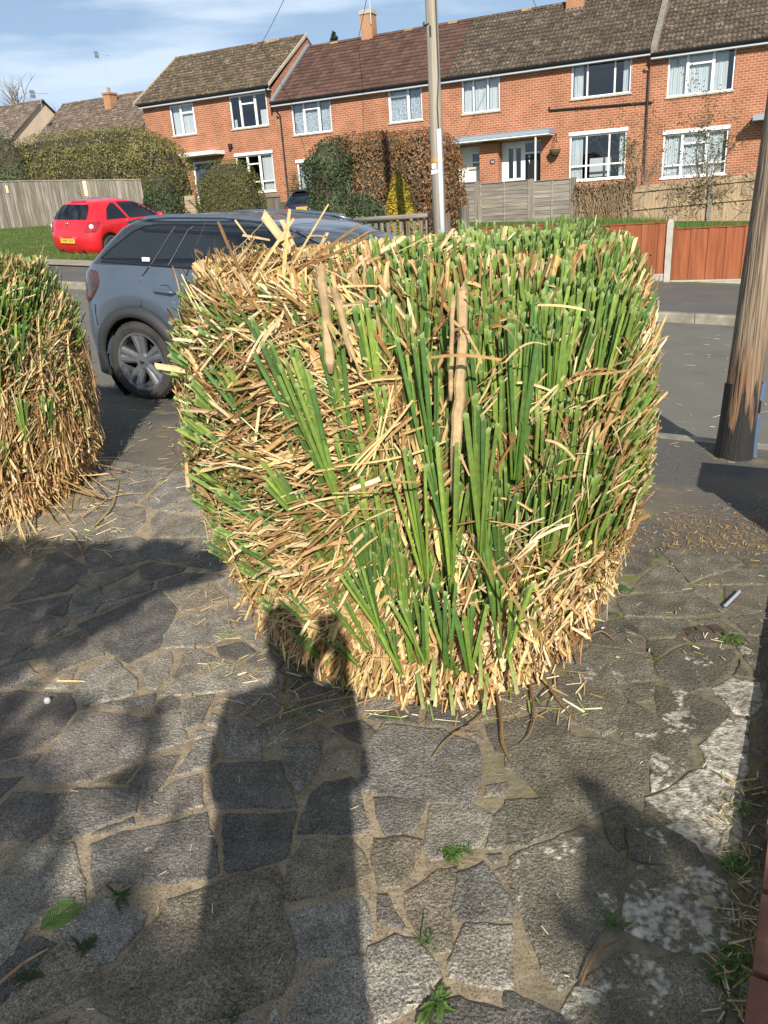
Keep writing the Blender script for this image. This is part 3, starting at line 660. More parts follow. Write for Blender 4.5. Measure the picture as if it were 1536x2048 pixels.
def house_shell(label, s0, s1, ground, eave, rise, holes, gab=(True, True), run=3.5):
    h = sthing('terraced_house', label, 'house', (s0 + s1) / 2, HW, ground, 'brick terraced houses across the road')
    mb = MB(); wall_cut(mb, s0, s1, ground - 0.6, eave - 0.02, HW, holes)
    for ss, on in ((s0, gab[0]), (s1, gab[1])):
        mb.poly([(ss, HW, ground - 0.6), (ss, HW + 2 * run, ground - 0.6), (ss, HW + 2 * run, eave - 0.03), (ss, HW + run, eave + rise - 0.05), (ss, HW, eave - 0.03)])
    mb.poly([(s0, HW + 2 * run, ground - 0.6), (s1, HW + 2 * run, ground - 0.6), (s1, HW + 2 * run, eave - 0.03), (s0, HW + 2 * run, eave - 0.03)])
    mb.build('wall', M['brick'], h, off=OFF[h.name])
    rm = MB(); mid = ground + 2.5
    for a, b in ((ground + 0.02, mid - 0.12), (mid, eave - 0.06)):
        rm.poly([(s0 + .1, HW + .5, a), (s1 - .1, HW + .5, a), (s1 - .1, HW + 3.4, a), (s0 + .1, HW + 3.4, a)])
        rm.poly([(s0 + .1, HW + .13, b), (s1 - .1, HW + .13, b), (s1 - .1, HW + 3.4, b), (s0 + .1, HW + 3.4, b)])
        rm.poly([(s0 + .1, HW + 3.4, a), (s1 - .1, HW + 3.4, a), (s1 - .1, HW + 3.4, b), (s0 + .1, HW + 3.4, b)])
    rm.build('interior_room', M['dark_room'], h, off=OFF[h.name])
    fa = MB(); fa.box(s0, s1, HW - 0.30, HW - 0.275, eave - 0.17, eave - 0.02); fa.box(s0, s1, HW - 0.275, HW - 0.002, eave - 0.17, eave - 0.145)
    fa.build('fascia', M['fascia'], h, off=OFF[h.name])
    gu = MB(); prof = [math.pi + math.pi * i / 8 for i in range(9)]
    r0 = [[(ss, HW - 0.372 + 0.062 * math.cos(t), eave - 0.005 + 0.062 * math.sin(t)) for t in prof] for ss in (s0, s1)]
    gu.grid(r0); gu.box(s0, s1, HW - 0.31, HW - 0.302, eave - 0.11, eave - 0.0); gu.build('gutter', M['black'], h, off=OFF[h.name])
    return h
def downpipe(h, s, z0, z1, w=HW - 0.075, off=True):
    mb = MB(); mb.tube([(s, HW - 0.36, z1 + 0.24), (s, HW - 0.33, z1 + 0.16), (s, w, z1), (s, w, z0)], 0.04, 10)
    z = z0 + 0.5
    while z < z1: mb.tube([(s, w, z), (s, w, z + 0.09)], 0.048, 10); z += 1.25
    return mb.build('downpipe', M['black'], h, smooth=False, off=OFF[h.name])
def rect(TL, BR, w=27):
    a, d = on_w(*TL, w); b, c = on_w(*BR, w); return hs(a), hs(b), hz(c), hz(d)
def chimney(roofob, house, s0, s1, w0, w1, z0, z1, pots=1):
    mb = MB(); mb.box(s0, s1, w0, w1, z0 - 0.9, z1 - 0.18)
    c = mb.build('chimney', M['brick_ch'], roofob, off=OFF[house.name])
    m2 = MB(); m2.box(s0 - 0.045, s1 + 0.045, w0 - 0.045, w1 + 0.045, z1 - 0.179, z1 - 0.08); m2.build('chimney_cap', M['stone_trim'], roofob, off=OFF[house.name])
    m2 = MB(); m2.box(s0 - 0.02, s1 + 0.02, w0 - 0.02, w1 + 0.02, z1 - 0.079, z1); m2.build('chimney_top', M['stone_trim'], roofob, off=OFF[house.name])
    m2 = MB(); m2.box(s0 - 0.03, s1 + 0.03, w0 - 0.03, w1 + 0.03, z0 - 0.25, z0 - 0.12); m2.build('chimney_flashing', M['lead'], roofob, off=OFF[house.name])
def aerial(parent, offk, s, w, z0, z1, yaw=0.4, n=7, scale=1.0):
    mb = MB(); mb.tube([(s, w, z0), (s, w, z1)], 0.018, 6)
    d = (math.cos(yaw), math.sin(yaw)); q = (-d[1], d[0])
    zt = z1 - 0.05
    mb.tube([(s - d[0] * .55 * scale, w - d[1] * .55 * scale, zt + .05), (s + d[0] * .55 * scale, w + d[1] * .55 * scale, zt - .05)], 0.012, 6)
    for k in range(n):
        t = (-0.5 + k / (n - 1)) * 1.05 * scale; L = (0.26 - 0.012 * k) * scale
        c = Vector((s + d[0] * t, w + d[1] * t, zt - 0.09 * t / 1.05)); mb.tube([c + Vector((q[0] * L, q[1] * L, 0.05)), c - Vector((q[0] * L, q[1] * L, 0.05))], 0.008, 5)
    t = 0.45 * scale; c = Vector((s - d[0] * t, w - d[1] * t, zt))
    mb.box(c.x - .02, c.x + .02, c.y - .2 * scale, c.y + .2 * scale, c.z - .22 * scale, c.z - .02); mb.box(c.x - .02, c.x + .02, c.y - .2 * scale, c.y + .2 * scale, c.z + .02, c.z + .22 * scale)
    return mb.build('aerial', M['galv'], parent, off=offk)
M['galv'] = flat('galvanised_metal', (0.36, 0.38, 0.40), rough=0.45, metal=0.6)
M['brick_ch'] = brickmat('chimney_brick', (0.40, 0.17, 0.085), (0.33, 0.20, 0.10), (0.40, 0.30, 0.19))

# ---- house 1, the taller end house
G1, E1, R1 = 2.0, 6.93, 2.42
a1, b1 = hs(-22.45), hs(-16.45)
w1 = rect((337.5, 212.7), (394, 267)); w2 = rect((457, 194), (538, 250)); w3 = rect((470, 309), (552, 381)); d1 = (hs(-20.45), hs(-19.35), G1, hz(3.70))
w3 = (w3[0], w3[1], w3[2], w3[3] - 0.1)
H1 = house_shell('brick end house with the taller moss-flecked roof, behind the clipped green dome shrub', a1, b1, G1, E1, R1, [w1, w2, w3, d1])
rf = roof(H1, a1 - 0.25, b1 + 0.02, E1, R1, 3.5, (0.135, 0.105, 0.075), M['tile_old'], spot=0.05)
for ss in (a1 - 0.26, b1 + 0.02):
    vg = MB(); vg.obox((ss, HW - 0.34, E1 - 0.02), (0.07, 0, 0), (0, 3.84, R1), (0, 0, 0.13)); vg.build('verge', M['stone_trim'], H1, off=OFF[H1.name])
window(H1, *w1, [(0.42, 0, [(0, 1, 0)]), (0.58, 0.36, [(0, 1, 0)])])
window(H1, *w2, [(0.27, 0, [(0, 0.3, 0.3)]), (0.42, 0.36), (0.31, 0, [(0.2, 0.9, 0.5)])])
window(H1, *w3, [(0.3, 0), (0.35, 0.38), (0.35, 0, [(0, 1, 0)])], head=True, rail=0.45)
# door
dr = MB(); a, b, c, d = d1; dr.box(a, a + 0.09, HW + 0.03, HW + 0.11, c, d); dr.box(b - 0.09, b, HW + 0.03, HW + 0.11, c, d); dr.box(a + 0.09, b - 0.09, HW + 0.03, HW + 0.11, d - 0.09, d)
M['blue_door'] = flat('blue_paint', (0.035, 0.055, 0.16), rough=0.35)
df = dr.build('door_frame', M['white'], H1, off=OFF[H1.name])
dr = MB(); dr.box(a + 0.09, b - 0.09, HW + 0.05, HW + 0.10, c, d - 0.09)
for k in (0, 1):
    for m_ in (0, 1): dr.box(a + 0.2 + 0.4 * k, a + 0.5 + 0.4 * k, HW + 0.035, HW + 0.051, c + 0.25 + 0.85 * m_, c + 0.95 + 0.75 * m_)
dr.build('door', M['blue_door'], H1, off=OFF[H1.name])
cn = MB(); cs0, cs1 = hs(-20.6), hs(-18.85); cz = hz(3.88); cn.box(cs0, cs1, HW - 0.85, HW - 0.003, cz - 0.02, cz + 0.14); cn.build('canopy', M['render'], H1, off=OFF[H1.name])
lp = MB(); s_, z_ = on_w(463, 293, 27); s_, z_ = hs(s_), hz(z_); lp.box(s_ - .07, s_ + .07, HW - 0.05, HW - 0.003, z_ - .1, z_ + .1); lp.lathe([(0.02, 0.13), (0.09, 0.10), (0.08, -0.06), (0.03, -0.14), (0.0, -0.15)], 10, lambda x, y, z: (s_ + x, HW - 0.14 + y, z_ + z)); lp.build('wall_lamp', M['black'], H1, off=OFF[H1.name])
downpipe(H1, b1 - 0.12, E1 - 1.1, E1 - 0.35)

# ---- houses 2 and 3 under one eave; house 2 has the newer brown tiles
E2, R2, G2, G3 = 6.24, 2.6, 1.75, 1.55
b2, b3 = hs(-9.72), hs(-3.38)
w4 = rect((581, 206), (665, 262)); w5 = rect((775, 177), (845.6, 239)); g2 = (hs(-15.74), hs(-13.9), G2 + 0.15, hz(3.30))
H2 = house_shell('brick house with a plain dark brown roof and chimney, left of the grey pole', b1 + 0.004, b2, G2, E2, R2, [w4, w5, g2])
rf2 = roof(H2, b1 + 0.05, b2, E2, R2, 3.5, (0.115, 0.066, 0.050), M['tile_new'], rolls=False)
M['brick_ch'] = M['brick_ch']
chimney(rf2, H2, -17.42, -16.86, HW + 3.3, HW + 3.85, 8.75, 9.92)
aerial(H2, OFF[H2.name], -16.85, HW + 3.22, 9.3, 12.6)
fl = MB(); fl.obox((b1 + 0.012, HW - 0.3, E2 + 0.05), (0.16, 0, 0), (0, 3.75, R2), (0, 0, 0.10)); fl.build('flashing', M['lead'], H2, off=OFF[H2.name])
window(H2, *w4, [(0.3, 0, [(0, 1, 0)]), (0.4, 0.33, [(0, 1, 0)]), (0.3, 0, [(0, 1, 0)])], cur='net')
window(H2, *w5, [(0.6, 0.33, [(0, 1, 0)]), (0.4, 0, [(0, 1, 0)])], cur='net')
window(H2, *g2, [(0.4, 0, [(0, 1, 0)]), (0.6, 0, [(0, 1, 0)])], cur='net', head=True)
downpipe(H2, b1 + 0.30, G2, E2 - 0.55)
def vent(h, px, py):
    s_, z_ = on_w(px, py, 27); s_, z_ = hs(s_), hz(z_); mb = MB(); mb.box(s_ - .13, s_ + .13, HW - .02, HW - .002, z_ - .09, z_ + .09)
    for k in range(4): mb.obox((s_ - .1, HW - .035, z_ - .07 + .04 * k), (.2, 0, 0), (0, .014, .012), (0, 0, .012))
    mb.build('vent', M['render'], h, off=OFF[h.name])
vent(H2, 751, 180)

w6 = rect((923, 153), (1000, 220)); w7 = rect((1144, 119), (1261, 185)); w8 = rect((1140, 266), (1250, 354)); w8 = (w8[0], w8[1], w8[2], w8[3] - .12)
pA, pB = hs(-9.6), hs(-6.66); pz = hz(3.30)
porch = (pA + 0.05, pB, G3, pz)
H3 = house_shell('brick house with white porch doors under a flat grey canopy, mossy roof above', b2 + 0.004, b3, G3, E2, R2, [w6, w7, w8, porch])
rf3 = roof(H3, b2, b3 - 0.03, E2, R2, 3.5, (0.110, 0.088, 0.068), M['tile_old'], spot=0.10)
s_, z_ = on_w(1152, 4, HW + 3.2); chimney(rf3, H3, s_ - 0.36, s_ + 0.36, HW + 3.0, HW + 4.0, E2 + R2 - 0.2, E2 + R2 + 1.1)
window(H3, *w6, [(0.3, 0, [(0, 1, 0)]), (0.38, 0, [(0, 1, 0)]), (0.32, 0, [(0, 1, 0)])])
window(H3, *w7, [(0.27, 0, [(0.05, 0.72, 0)]), (0.46, 0), (0.27, 0, [(0.5, 0.95, 0)])])
window(H3, *w8, [(0.3, 0, [(0.0, 0.75, 0)]), (0.4, 0), (0.3, 0, [(0.6, 1.0, 0)])], head=True, rail=0.52)
bx = MB(); m_ = (w8[0] + w8[1]) / 2; bx.box(m_ - 0.38, m_ + 0.42, HW + 0.5, HW + 0.7, w8[2] + 0.1, w8[2] + 0.78); bx.build('storage_box', M['white'], H3, off=OFF[H3.name])
vent(H3, 1024, 139)
lp = MB(); s_, z_ = on_w(1090, 134, 27); s_, z_ = hs(s_), hz(z_)
lp.tube([(s_, HW - .003, z_), (s_, HW - .05, z_)], 0.07, 12); lp.lathe([(0.0, 0.09), (0.06, 0.075), (0.085, 0.03), (0.085, -0.02), (0.06, -0.07), (0.0, -0.09)], 12, lambda x, y, z: (s_ + x, HW - 0.11 + y, z_ + z)); lp.build('security_camera', M['black'], H3, smooth=True, off=OFF[H3.name])
# black waste pipe across the wall and the downpipe
pp = MB(); p0 = on_w(1099, 221, 27); p1 = on_w(1291, 205, 27)
pp.tube([(hs(p0[0]), HW - 0.003, hz(p0[1]) + 0.12), (hs(p0[0]), HW - 0.06, hz(p0[1]) + 0.05), (hs(p0[0]) + 0.05, HW - 0.06, hz(p0[1])), (hs(p1[0]) + 0.25, HW - 0.06, hz(p1[1]) - 0.02)], 0.035, 8); pp.build('waste_pipe', M['black'], H3, off=OFF[H3.name])
downpipe(H3, b3 - 0.06, G3, E2 - 0.6)
# porch: white recess wall with a small window, brick pier, white door set, canopy and its post
po = MB(); pierA, pierB = hs(-8.66), hs(-8.02)
wr = HW + 0.42
sw_ = (hs(-9.15), pierA - 0.02, hz(2.62), hz(3.10))
wall_cut(po, pA + 0.05, pierA + 0.1, G3, pz, wr, [(sw_[0], sw_[1], sw_[2], sw_[3])], 0.1)
po.poly([(pA + 0.05, HW + 0.001, G3), (pA + 0.05, wr, G3), (pA + 0.05, wr, pz), (pA + 0.05, HW + 0.001, pz)]); po.build('porch_wall', M['render'], H3, off=OFF[H3.name])
window(H3, sw_[0], sw_[1], sw_[2], sw_[3], [(1, 0.38)], w=wr - 0.02)
po = MB(); po.box(pierA, pierB, HW - 0.22, HW + 0.62, G3, pz - 0.003); po.build('porch_pier', M['brick'], H3, off=OFF[H3.name])
po = MB(); da, db = pierB, pB; dm = lerp(da, db, 0.62); wd = HW + 0.30
for (x0, x1) in ((da, da + 0.28), (da + 0.48, da + 0.60), (da + 0.80, da + 0.98)): po.box(x0, x1, wd, wd + 0.06, G3, pz)
po.box(da + .28, da + .80, wd, wd + .06, pz - 0.24, pz); po.box(da + .28, da + .80, wd, wd + .06, G3, hz(2.2)); po.box(da + .98, db, wd, wd + .06, pz - 0.09, pz); po.box(db - 0.08, db, wd, wd + .06, G3, pz - 0.09); po.box(da + .98, db - 0.08, wd, wd + .06, pz - 0.50, pz - 0.43)
pd = po.build('porch_door', M['white'], H3, off=OFF[H3.name])
po = MB()
for (x0, x1, z0, z1) in ((da + .28, da + .48, hz(2.2), pz - .24), (da + .60, da + .80, hz(2.2), pz - .24), (da + .98, db - .08, pz - .43, pz - .09)): po.poly([(x0, wd + .03, z0), (x1, wd + .03, z0), (x1, wd + .03, z1), (x0, wd + .03, z1)])
po.build('pane', M['pane'], pd, off=OFF[H3.name])
po = MB(); po.box(da + .98, db - .08, wd + 0.01, wd + 0.05, G3, pz - .50); po.build('front_door', M['black'], H3, off=OFF[H3.name])
po = MB(); dd = da + 1.15; po.tube([(dd, wd - 0.01, hz(2.72)), (dd, wd - 0.03, hz(2.66)), (dd + .02, wd - 0.01, hz(2.60))], 0.02, 6); po.lathe([(0, 0), (.06, .0), (.06, .02), (0, .02)], 10, lambda x, y, z: (dd + x, wd + 0.005 - z, hz(2.82) + y)); po.build('door_knocker', M['galv'], H3, off=OFF[H3.name])
po = MB(); c0, c1 = hs(-9.72), hs(-6.22); cz = hz(3.40); po.box(c0, c1, HW - 0.95, HW - 0.003, cz, cz + 0.16); cano = po.build('canopy', M['grey_trim'], H3, off=OFF[H3.name])
po = MB(); po.box(c0 + .02, c1 - .02, HW - 0.93, HW - 0.005, cz - 0.05, cz - 0.002); po.build('soffit', M['white'], cano, off=OFF[H3.name])
po = MB(); po.box(c0 - 0.01, c1 + 0.01, HW - 0.97, HW - 0.9, cz + 0.161, cz + 0.18); po.build('canopy_edge', M['stone_trim'], cano, off=OFF[H3.name])
s_ = hs(-6.67); po = MB(); po.tube([(s_, HW - 0.8, G3), (s_, HW - 0.8, cz - 0.05)], 0.035, 10); po.build('porch_post', M['white'], H3, off=OFF[H3.name])
def text_mesh(txt, size, mapf, mat, name, parent, offk, ext=0.003, align='CENTER', fit=None):
    cu_ = bpy.data.curves.new('t', 'FONT'); cu_.body = txt; cu_.size = size; cu_.align_x = align; cu_.align_y = 'CENTER'; cu_.extrude = 0
    to = bpy.data.objects.new('t', cu_); COL.link(to); dg = bpy.context.evaluated_depsgraph_get(); me = bpy.data.meshes.new_from_object(to.evaluated_get(dg))
    COL.unlink(to); bpy.data.objects.remove(to)
    xs = [v.co.x for v in me.vertices]; k = 1.0
    if fit and xs: k = fit / (max(xs) - min(xs))
    mb = MB()
    for v in me.vertices: mb.vert(mapf(v.co.x * k, v.co.y))
    for p in me.polygons: mb.face(list(p.vertices))
    return mb.build(name, mat, parent, off=offk, fix=False)
nm = MB(); s_ = hs(-8.22); z_ = hz(2.74); nm.box(s_ - .09, s_ + .09, HW - .235, HW - .222, z_ - .09, z_ + .09); npl = nm.build('house_number_sign', M['black'], H3, off=OFF[H3.name])
text_mesh('16', 0.15, lambda x, y: (s_ + x, HW - .239, z_ + y), M['white'], 'number', npl, OFF[H3.name])
# parapet strip between houses 3 and 4
# ---- house 4, a step lower
E4, G4 = 6.10, 1.30
b4 = 3.2
w9 = rect((1338, 111), (1466, 180)); w10 = rect((1328, 264), (1450, 350)); w10 = (w10[0], w10[1], w10[2] + 0.05, w10[3] - .1)
H4 = house_shell('brick house at the right with pale curtains in both windows, behind the climber-grown fence', b3 + 0.004, b4, G4, E4, R2, [w9, w10])
roof(H4, b3 + 0.1, b4, E4, R2, 3.5, (0.118, 0.094, 0.072), M['tile_old'], spot=0.12)
fl = MB(); fl.obox((b3 - 0.02, HW - 0.34, E4 + 0.02), (0.22, 0, 0), (0, 3.85, R2 + 0.12), (0, 0, 0.22)); fl.build('party_parapet', M['stone_dark'] if 'stone_dark' in M else M['lead'], H4, off=OFF[H4.name])
window(H4, *w9, [(0.29, 0, [(0, 0.98, 0)]), (0.40, 0.36, [(0, 1, 0)]), (0.31, 0, [(0, 0.7, 0)])])
window(H4, *w10, [(0.29, 0, [(0, 0.95, 0)]), (0.40, 0.36, [(0, 1, 0)]), (0.31, 0, [(0, 0.8, 0)])], head=True, rail=0.42)
s_, z_ = on_w(1520, 238, 27); cn = MB(); cn.box(hs(s_) - 0.22, hs(s_) + 2.6, HW - 0.9, HW - .003, hz(z_) - .08, hz(z_) + .1); cn.build('canopy', M['grey_trim'], H4, off=OFF[H4.name])
cb = MB(); s0_, z0_ = b3 - 0.25, E2 - 0.75
# hanging basket on house 3's wall
s_, z_ = on_w(1113, 300, 27); s_, z_ = hs(s_), hz(z_)
hb = sthing('hanging_basket', 'small hanging basket of green plants on the brick wall beside the grey canopy', 'hanging basket', s_, HW - 0.26, z_)
mb = MB(); mb.lathe([(0.0, -0.26), (0.10, -0.23), (0.19, -0.12), (0.23, 0.02), (0.19, 0.02), (0.0, 0.0)], 14, lambda x, y, z: (s_ + x, HW - 0.26 + y, z_ + z)); mb.build('basket', M['dark_brown'], hb, smooth=True)
mb = MB(); mb.tube([(s_, HW - 0.004, z_ + 0.55), (s_, HW - 0.26, z_ + 0.58)], 0.012, 6); mb.tube([(s_, HW - 0.004, z_ + 0.25), (s_, HW - 0.2, z_ + 0.56)], 0.01, 6)
for k in range(3): mb.tube([(s_ + .2 * math.cos(k * 2.1), HW - .26 + .2 * math.sin(k * 2.1), z_ + .02), (s_, HW - .26, z_ + .56)], 0.006, 4)
mb.build('bracket', M['black'], hb)

# ---- houses further left, beyond the big hedge
def far_house(label, s0, s1, w0, run, ridge, eave, tilecol, gable_mat, ground, chim=None):
    h = sthing('distant_house', label, 'house', (s0 + s1) / 2, w0, ground)
    global HW
    keep = HW; HW = w0
    roof(h, s0, s1, eave, ridge - eave, run, tilecol, M['tile_old'], spot=0.22)
    mb = MB(); a, b = s0 + 0.25, s1 - 0.25
    for ss in (a, b): mb.poly([(ss, w0, ground - 1), (ss, w0 + 2 * run, ground - 1), (ss, w0 + 2 * run, eave), (ss, w0 + run, ridge - 0.06), (ss, w0, eave)])
    mb.poly([(a, w0, ground - 1), (b, w0, ground - 1), (b, w0, eave), (a, w0, eave)]); mb.poly([(a, w0 + 2 * run, ground - 1), (b, w0 + 2 * run, ground - 1), (b, w0 + 2 * run, eave), (a, w0 + 2 * run, eave)])
    mb.build('wall', gable_mat, h, off=OFF[h.name]); HW = keep
    return h
M['cream'] = flat('cream_render', (0.58, 0.45, 0.33), rough=0.85, var=0.08, scale=2)
WF = 50
def fw_(px, py, w=WF): return on_w(px, py, w)
sL, zR = fw_(122, 209, WF + 3.5); sR, _ = fw_(292, 222, WF + 3.5)
FH = far_house('far house with a mottled tiled roof, a cream gable end and a small brick chimney', sL, sL + 11, WF, 3.7, zR, zR - 3.0, (0.16, 0.125, 0.10), M['cream'], zR - 8)
s_, z_ = fw_(219, 190, WF + 2.6); chm = MB(); chm.box(s_ - .33, s_ + .33, WF + 2.2, WF + 3.0, z_ - 1.9, z_); chm.box(s_ - .4, s_ + .4, WF + 2.13, WF + 3.07, z_ + .002, z_ + .14); chm.lathe([(.12, .14), (.12, .5), (.09, .5), (.09, .14)], 8, lambda x, y, z: (s_ + x, WF + 2.6 + y, z_ + z)); chm.build('chimney', M['brick_ch'], FH, off=OFF[FH.name])
sA, zA = fw_(219, 190, WF + 2.6); sB, zB = fw_(205, 108, WF + 2.6)
aerial(FH, OFF[FH.name], sA, WF + 2.6, zA, zB, yaw=0.9, scale=1.0)
sL2, zR2 = fw_(66, 198, WF + 3.5)
FH2 = far_house('far house at the left edge, only its mottled tiled roof showing over the hedge', sL2 - 12, sL2, WF, 4.6, zR2, zR2 - 3.6, (0.17, 0.135, 0.115), M['cream'], zR2 - 8)
sB, zB = fw_(75, 186, WF - 1); sA, zA = fw_(90, 245, WF - 1)
ar = sthing('roof_aerial', 'tall television aerial on a mast beside the far house at the left', 'aerial', sA, WF - 1, zA - 3)
aerial(ar, OFF[ar.name], sA, WF - 1, zA - 3, zB, yaw=0.3, scale=1.2)
# ================================================================== FENCES, POLES, HEDGES
rf_ = random.Random(21); npr = np.random.RandomState(3)
M['fence_red'] = pmat('red_brown_stain', [(0.25, (0.19, 0.058, 0.023)), (0.5, (0.265, 0.083, 0.034)), (0.8, (0.34, 0.125, 0.058))], scale=3.0, stretch=(7, 7, 0.6), rough=0.75, attr=True, bump=0.3, bscale=12, spec=0.25)
M['wood_grey'] = pmat('weathered_wood', [(0.25, (0.13, 0.108, 0.085)), (0.5, (0.215, 0.19, 0.155)), (0.78, (0.35, 0.32, 0.27))], scale=3.2, stretch=(8, 8, 0.5), rough=0.9, attr=True, bump=0.4, bscale=14, spec=0.15)
M['wood_greyh'] = pmat('weathered_lap_wood', [(0.25, (0.155, 0.135, 0.115)), (0.5, (0.25, 0.225, 0.19)), (0.78, (0.38, 0.345, 0.295))], scale=2.6, stretch=(0.6, 3, 9), rough=0.9, attr=True, bump=0.4, bscale=12, spec=0.15)
M['wood_tan'] = pmat('tan_wood', [(0.25, (0.25, 0.175, 0.105)), (0.55, (0.36, 0.27, 0.175)), (0.8, (0.46, 0.365, 0.25))], scale=3.2, stretch=(8, 8, 0.5), rough=0.9, attr=True, bump=0.3, bscale=14, spec=0.15)
M['conc'] = pmat('post_concrete', [(0.3, (0.34, 0.315, 0.265)), (0.7, (0.47, 0.44, 0.385))], scale=9, rough=0.9, bump=0.4, bscale=70)
def gcol(a=0.85, b=1.12):
    g = rf_.uniform(a, b); return (g, g * rf_.uniform(0.97, 1.02), g * rf_.uniform(0.94, 1.03))
# red-brown panel fence along the far pavement: concrete posts, gravel boards, panels
FW = 14.4; posts = [on_w(928, 440, FW)[0], on_w(1119, 470, FW)[0], on_w(1338, 500, FW)[0]]; posts.append(posts[-1] + 1.87); posts.append(posts[-1] + 1.87)
rfn = sthing('panel_fence', 'low red-brown panel fence with concrete posts along the far pavement', 'fence', posts[0], FW, SLOPE * posts[0])
mid = (posts[1] + posts[2]) / 2
for k in range(len(posts) - 1):
    a, b = posts[k] + 0.055, posts[k + 1] - 0.055; m_ = (a + b) / 2; base = SLOPE * b + 0.02; top = {0: 1.12, 1: 1.05, 2: 0.94}.get(k, 0.94 - 0.11 * (k - 2))
    gb = MB(); gb.box(a, b, FW - 0.025, FW + 0.025, base - 0.25, base + 0.13); gb.box(a + 0.12, b - 0.12, FW - 0.034, FW - 0.026, base - 0.02, base + 0.09) if False else None
    gb.box(a, b, FW - 0.032, FW - 0.0255, base + 0.10, base + 0.13); gb.build('gravel_board', M['conc'], rfn)
    pm = MB(); n = 13; w_ = (b - a) / n
    for j in range(n):
        x = a + j * w_; g = gcol(0.82, 1.12); o_ = 0.004 if j % 2 else -0.003
        pm.obox((x + 0.002, FW - 0.012 + o_, base + 0.134), (w_ + 0.008, 0.007, 0), (0, 0.012, 0), (0, 0, top - base - 0.14), g)
    pm.box(a, b, FW - 0.024, FW + 0.012, top - 0.004, top + 0.018, (0.85, 0.85, 0.85))
    pm.build('fence_panel', M['fence_red'], rfn)
for k, s_ in enumerate(posts):
    t = {0: 1.27, 1: 1.19, 2: 1.10}.get(k, 1.10 - 0.11 * (k - 2)); mb = MB()
    z0 = SLOPE * s_ - 0.15
    mb.box(s_ - .05, s_ + .05, FW - .055, FW + .055, z0, t - 0.06); i = len(mb.v)
    lo = [(s_ - .05, FW - .055), (s_ + .05, FW - .055), (s_ + .05, FW + .055), (s_ - .05, FW + .055)]
    a = [mb.vert((x, y, t - .06)) for x, y in lo]; b = [mb.vert((s_ + (x - s_) * .45, FW + (y - FW) * .45, t)) for x, y in lo]
    for q in range(4): mb.face((a[q], a[(q + 1) % 4], b[(q + 1) % 4], b[q]))
    mb.face(b); mb.build('post', M['conc'], rfn)
# picket fence left of the utility pole
pf = sthing('picket_fence', 'weathered picket fence with a round top rail left of the grey utility pole', 'fence', -7.4, FW, 0.45)
mb = MB(); s_ = -9.1
while s_ < -5.2:
    gz = zg(s_, 14.5); t = 1.47 - 0.014 * (s_ + 9.1) + rf_.uniform(-.02, .02); w_ = rf_.uniform(0.062, 0.08)
    g = gcol(0.75, 1.1); pr = [(s_, gz - .1), (s_ + w_, gz - .1), (s_ + w_, t - .06), (s_ + w_ / 2, t + .02), (s_, t - .06)]
    mb.prism(pr, FW - 0.012, FW + 0.010, lambda u, v, d: (u, d, v), g); s_ += 0.135
mb.build('picket', M['wood_grey'], pf)['kind'] = 'stuff'
mb = MB(); mb.tube([(-7.2, FW - 0.06, 1.395), (-5.35, FW - 0.06, 1.40)], 0.045, 10); mb.build('top_rail', M['wood_greyh'], pf, smooth=True)
mb = MB(); mb.box(-9.1, -5.2, FW + 0.011, FW + 0.045, 0.75, 0.83); mb.build('rail', M['wood_greyh'], pf)
for (a, b, t) in ((-7.66, -7.22, 1.53), (-5.05, -4.90, 1.50)):
    mb = MB(); mb.box(a if a < -7 else a, (a + .2 if a < -7 else b), FW - .05, FW + .10, 0.2, t); mb.build('fence_post', M['wood_grey'], pf)

# utility pole on the far pavement
M['pole_grey'] = pmat('grey_pole_wood', [(0.3, (0.22, 0.185, 0.14)), (0.55, (0.34, 0.295, 0.23)), (0.8, (0.44, 0.40, 0.33))], scale=2.5, stretch=(9, 9, 0.25), rough=0.85, bump=0.5, bscale=10)
PS, PW = on_w(877, 300, 13.8)[0] - 0.03, 13.8
up = sthing('utility_pole', 'tall weathered grey utility pole across the road with a pale cable guard', 'utility pole', PS, PW, 0.3)
mb = MB(); mb.tube([(PS, PW, -0.1), (PS, PW, 3), (PS - .01, PW, 6), (PS - .015, PW, 9)], [0.125, 0.108, 0.092, 0.08], 16); mb.build('shaft', M['pole_grey'], up, smooth=True)
mb = MB(); zt = on_w(876, 258, 13.7)[1]; mb.tube([(PS + .085, PW - .10, 0.2), (PS + .085, PW - .10, zt)], 0.044, 10); mb.build('cable_guard', flat('pale_grey_guard', (0.50, 0.55, 0.58), rough=0.4), up, smooth=True)
mb = MB(); mb.tube([(PS + .085, PW - .10, zt - .1), (PS + .075, PW - .10, zt + .35), (PS + .10, PW - .06, zt + .8), (PS + .09, PW - .05, 5), (PS + .08, PW - .05, 9)], 0.011, 6); mb.build('cable', M['black'], up)
mb = MB(); z_ = on_w(866, 321, 13.7)[1]; mb.tube([(PS, PW, z_ - .03), (PS, PW, z_ + .03)], 0.119, 16); mb.build('marker_band', flat('ochre_tape', (0.48, 0.27, 0.05)), up)
mb = MB(); mb.box(PS - .06, PS + .01, PW - .122, PW - .112, z_ - .13, z_ - .05); mb.box(PS - .07, PS - .02, PW - .122, PW - .112, z_ - .22, z_ - .15); mb.tube([(PS + .012, PW - .112, z_ - .18), (PS + .012, PW - .124, z_ - .18)], 0.035, 12); mb.build('number_plate', M['white'], up)
z_ = on_w(868, 50, 13.8)[1]; mb = MB(); mb.tube([(PS - .13, PW - .05, z_), (PS - .02, PW - .09, z_ + .01)], 0.016, 6); mb.tube([(PS - .13, PW - .05, z_ - .05), (PS - .13, PW - .05, z_ + .06)], 0.016, 6); mb.tube([(PS, PW - .10, z_ - .18), (PS, PW - .11, z_ - .02)], 0.014, 6); mb.build('step_bracket', M['black'], up)

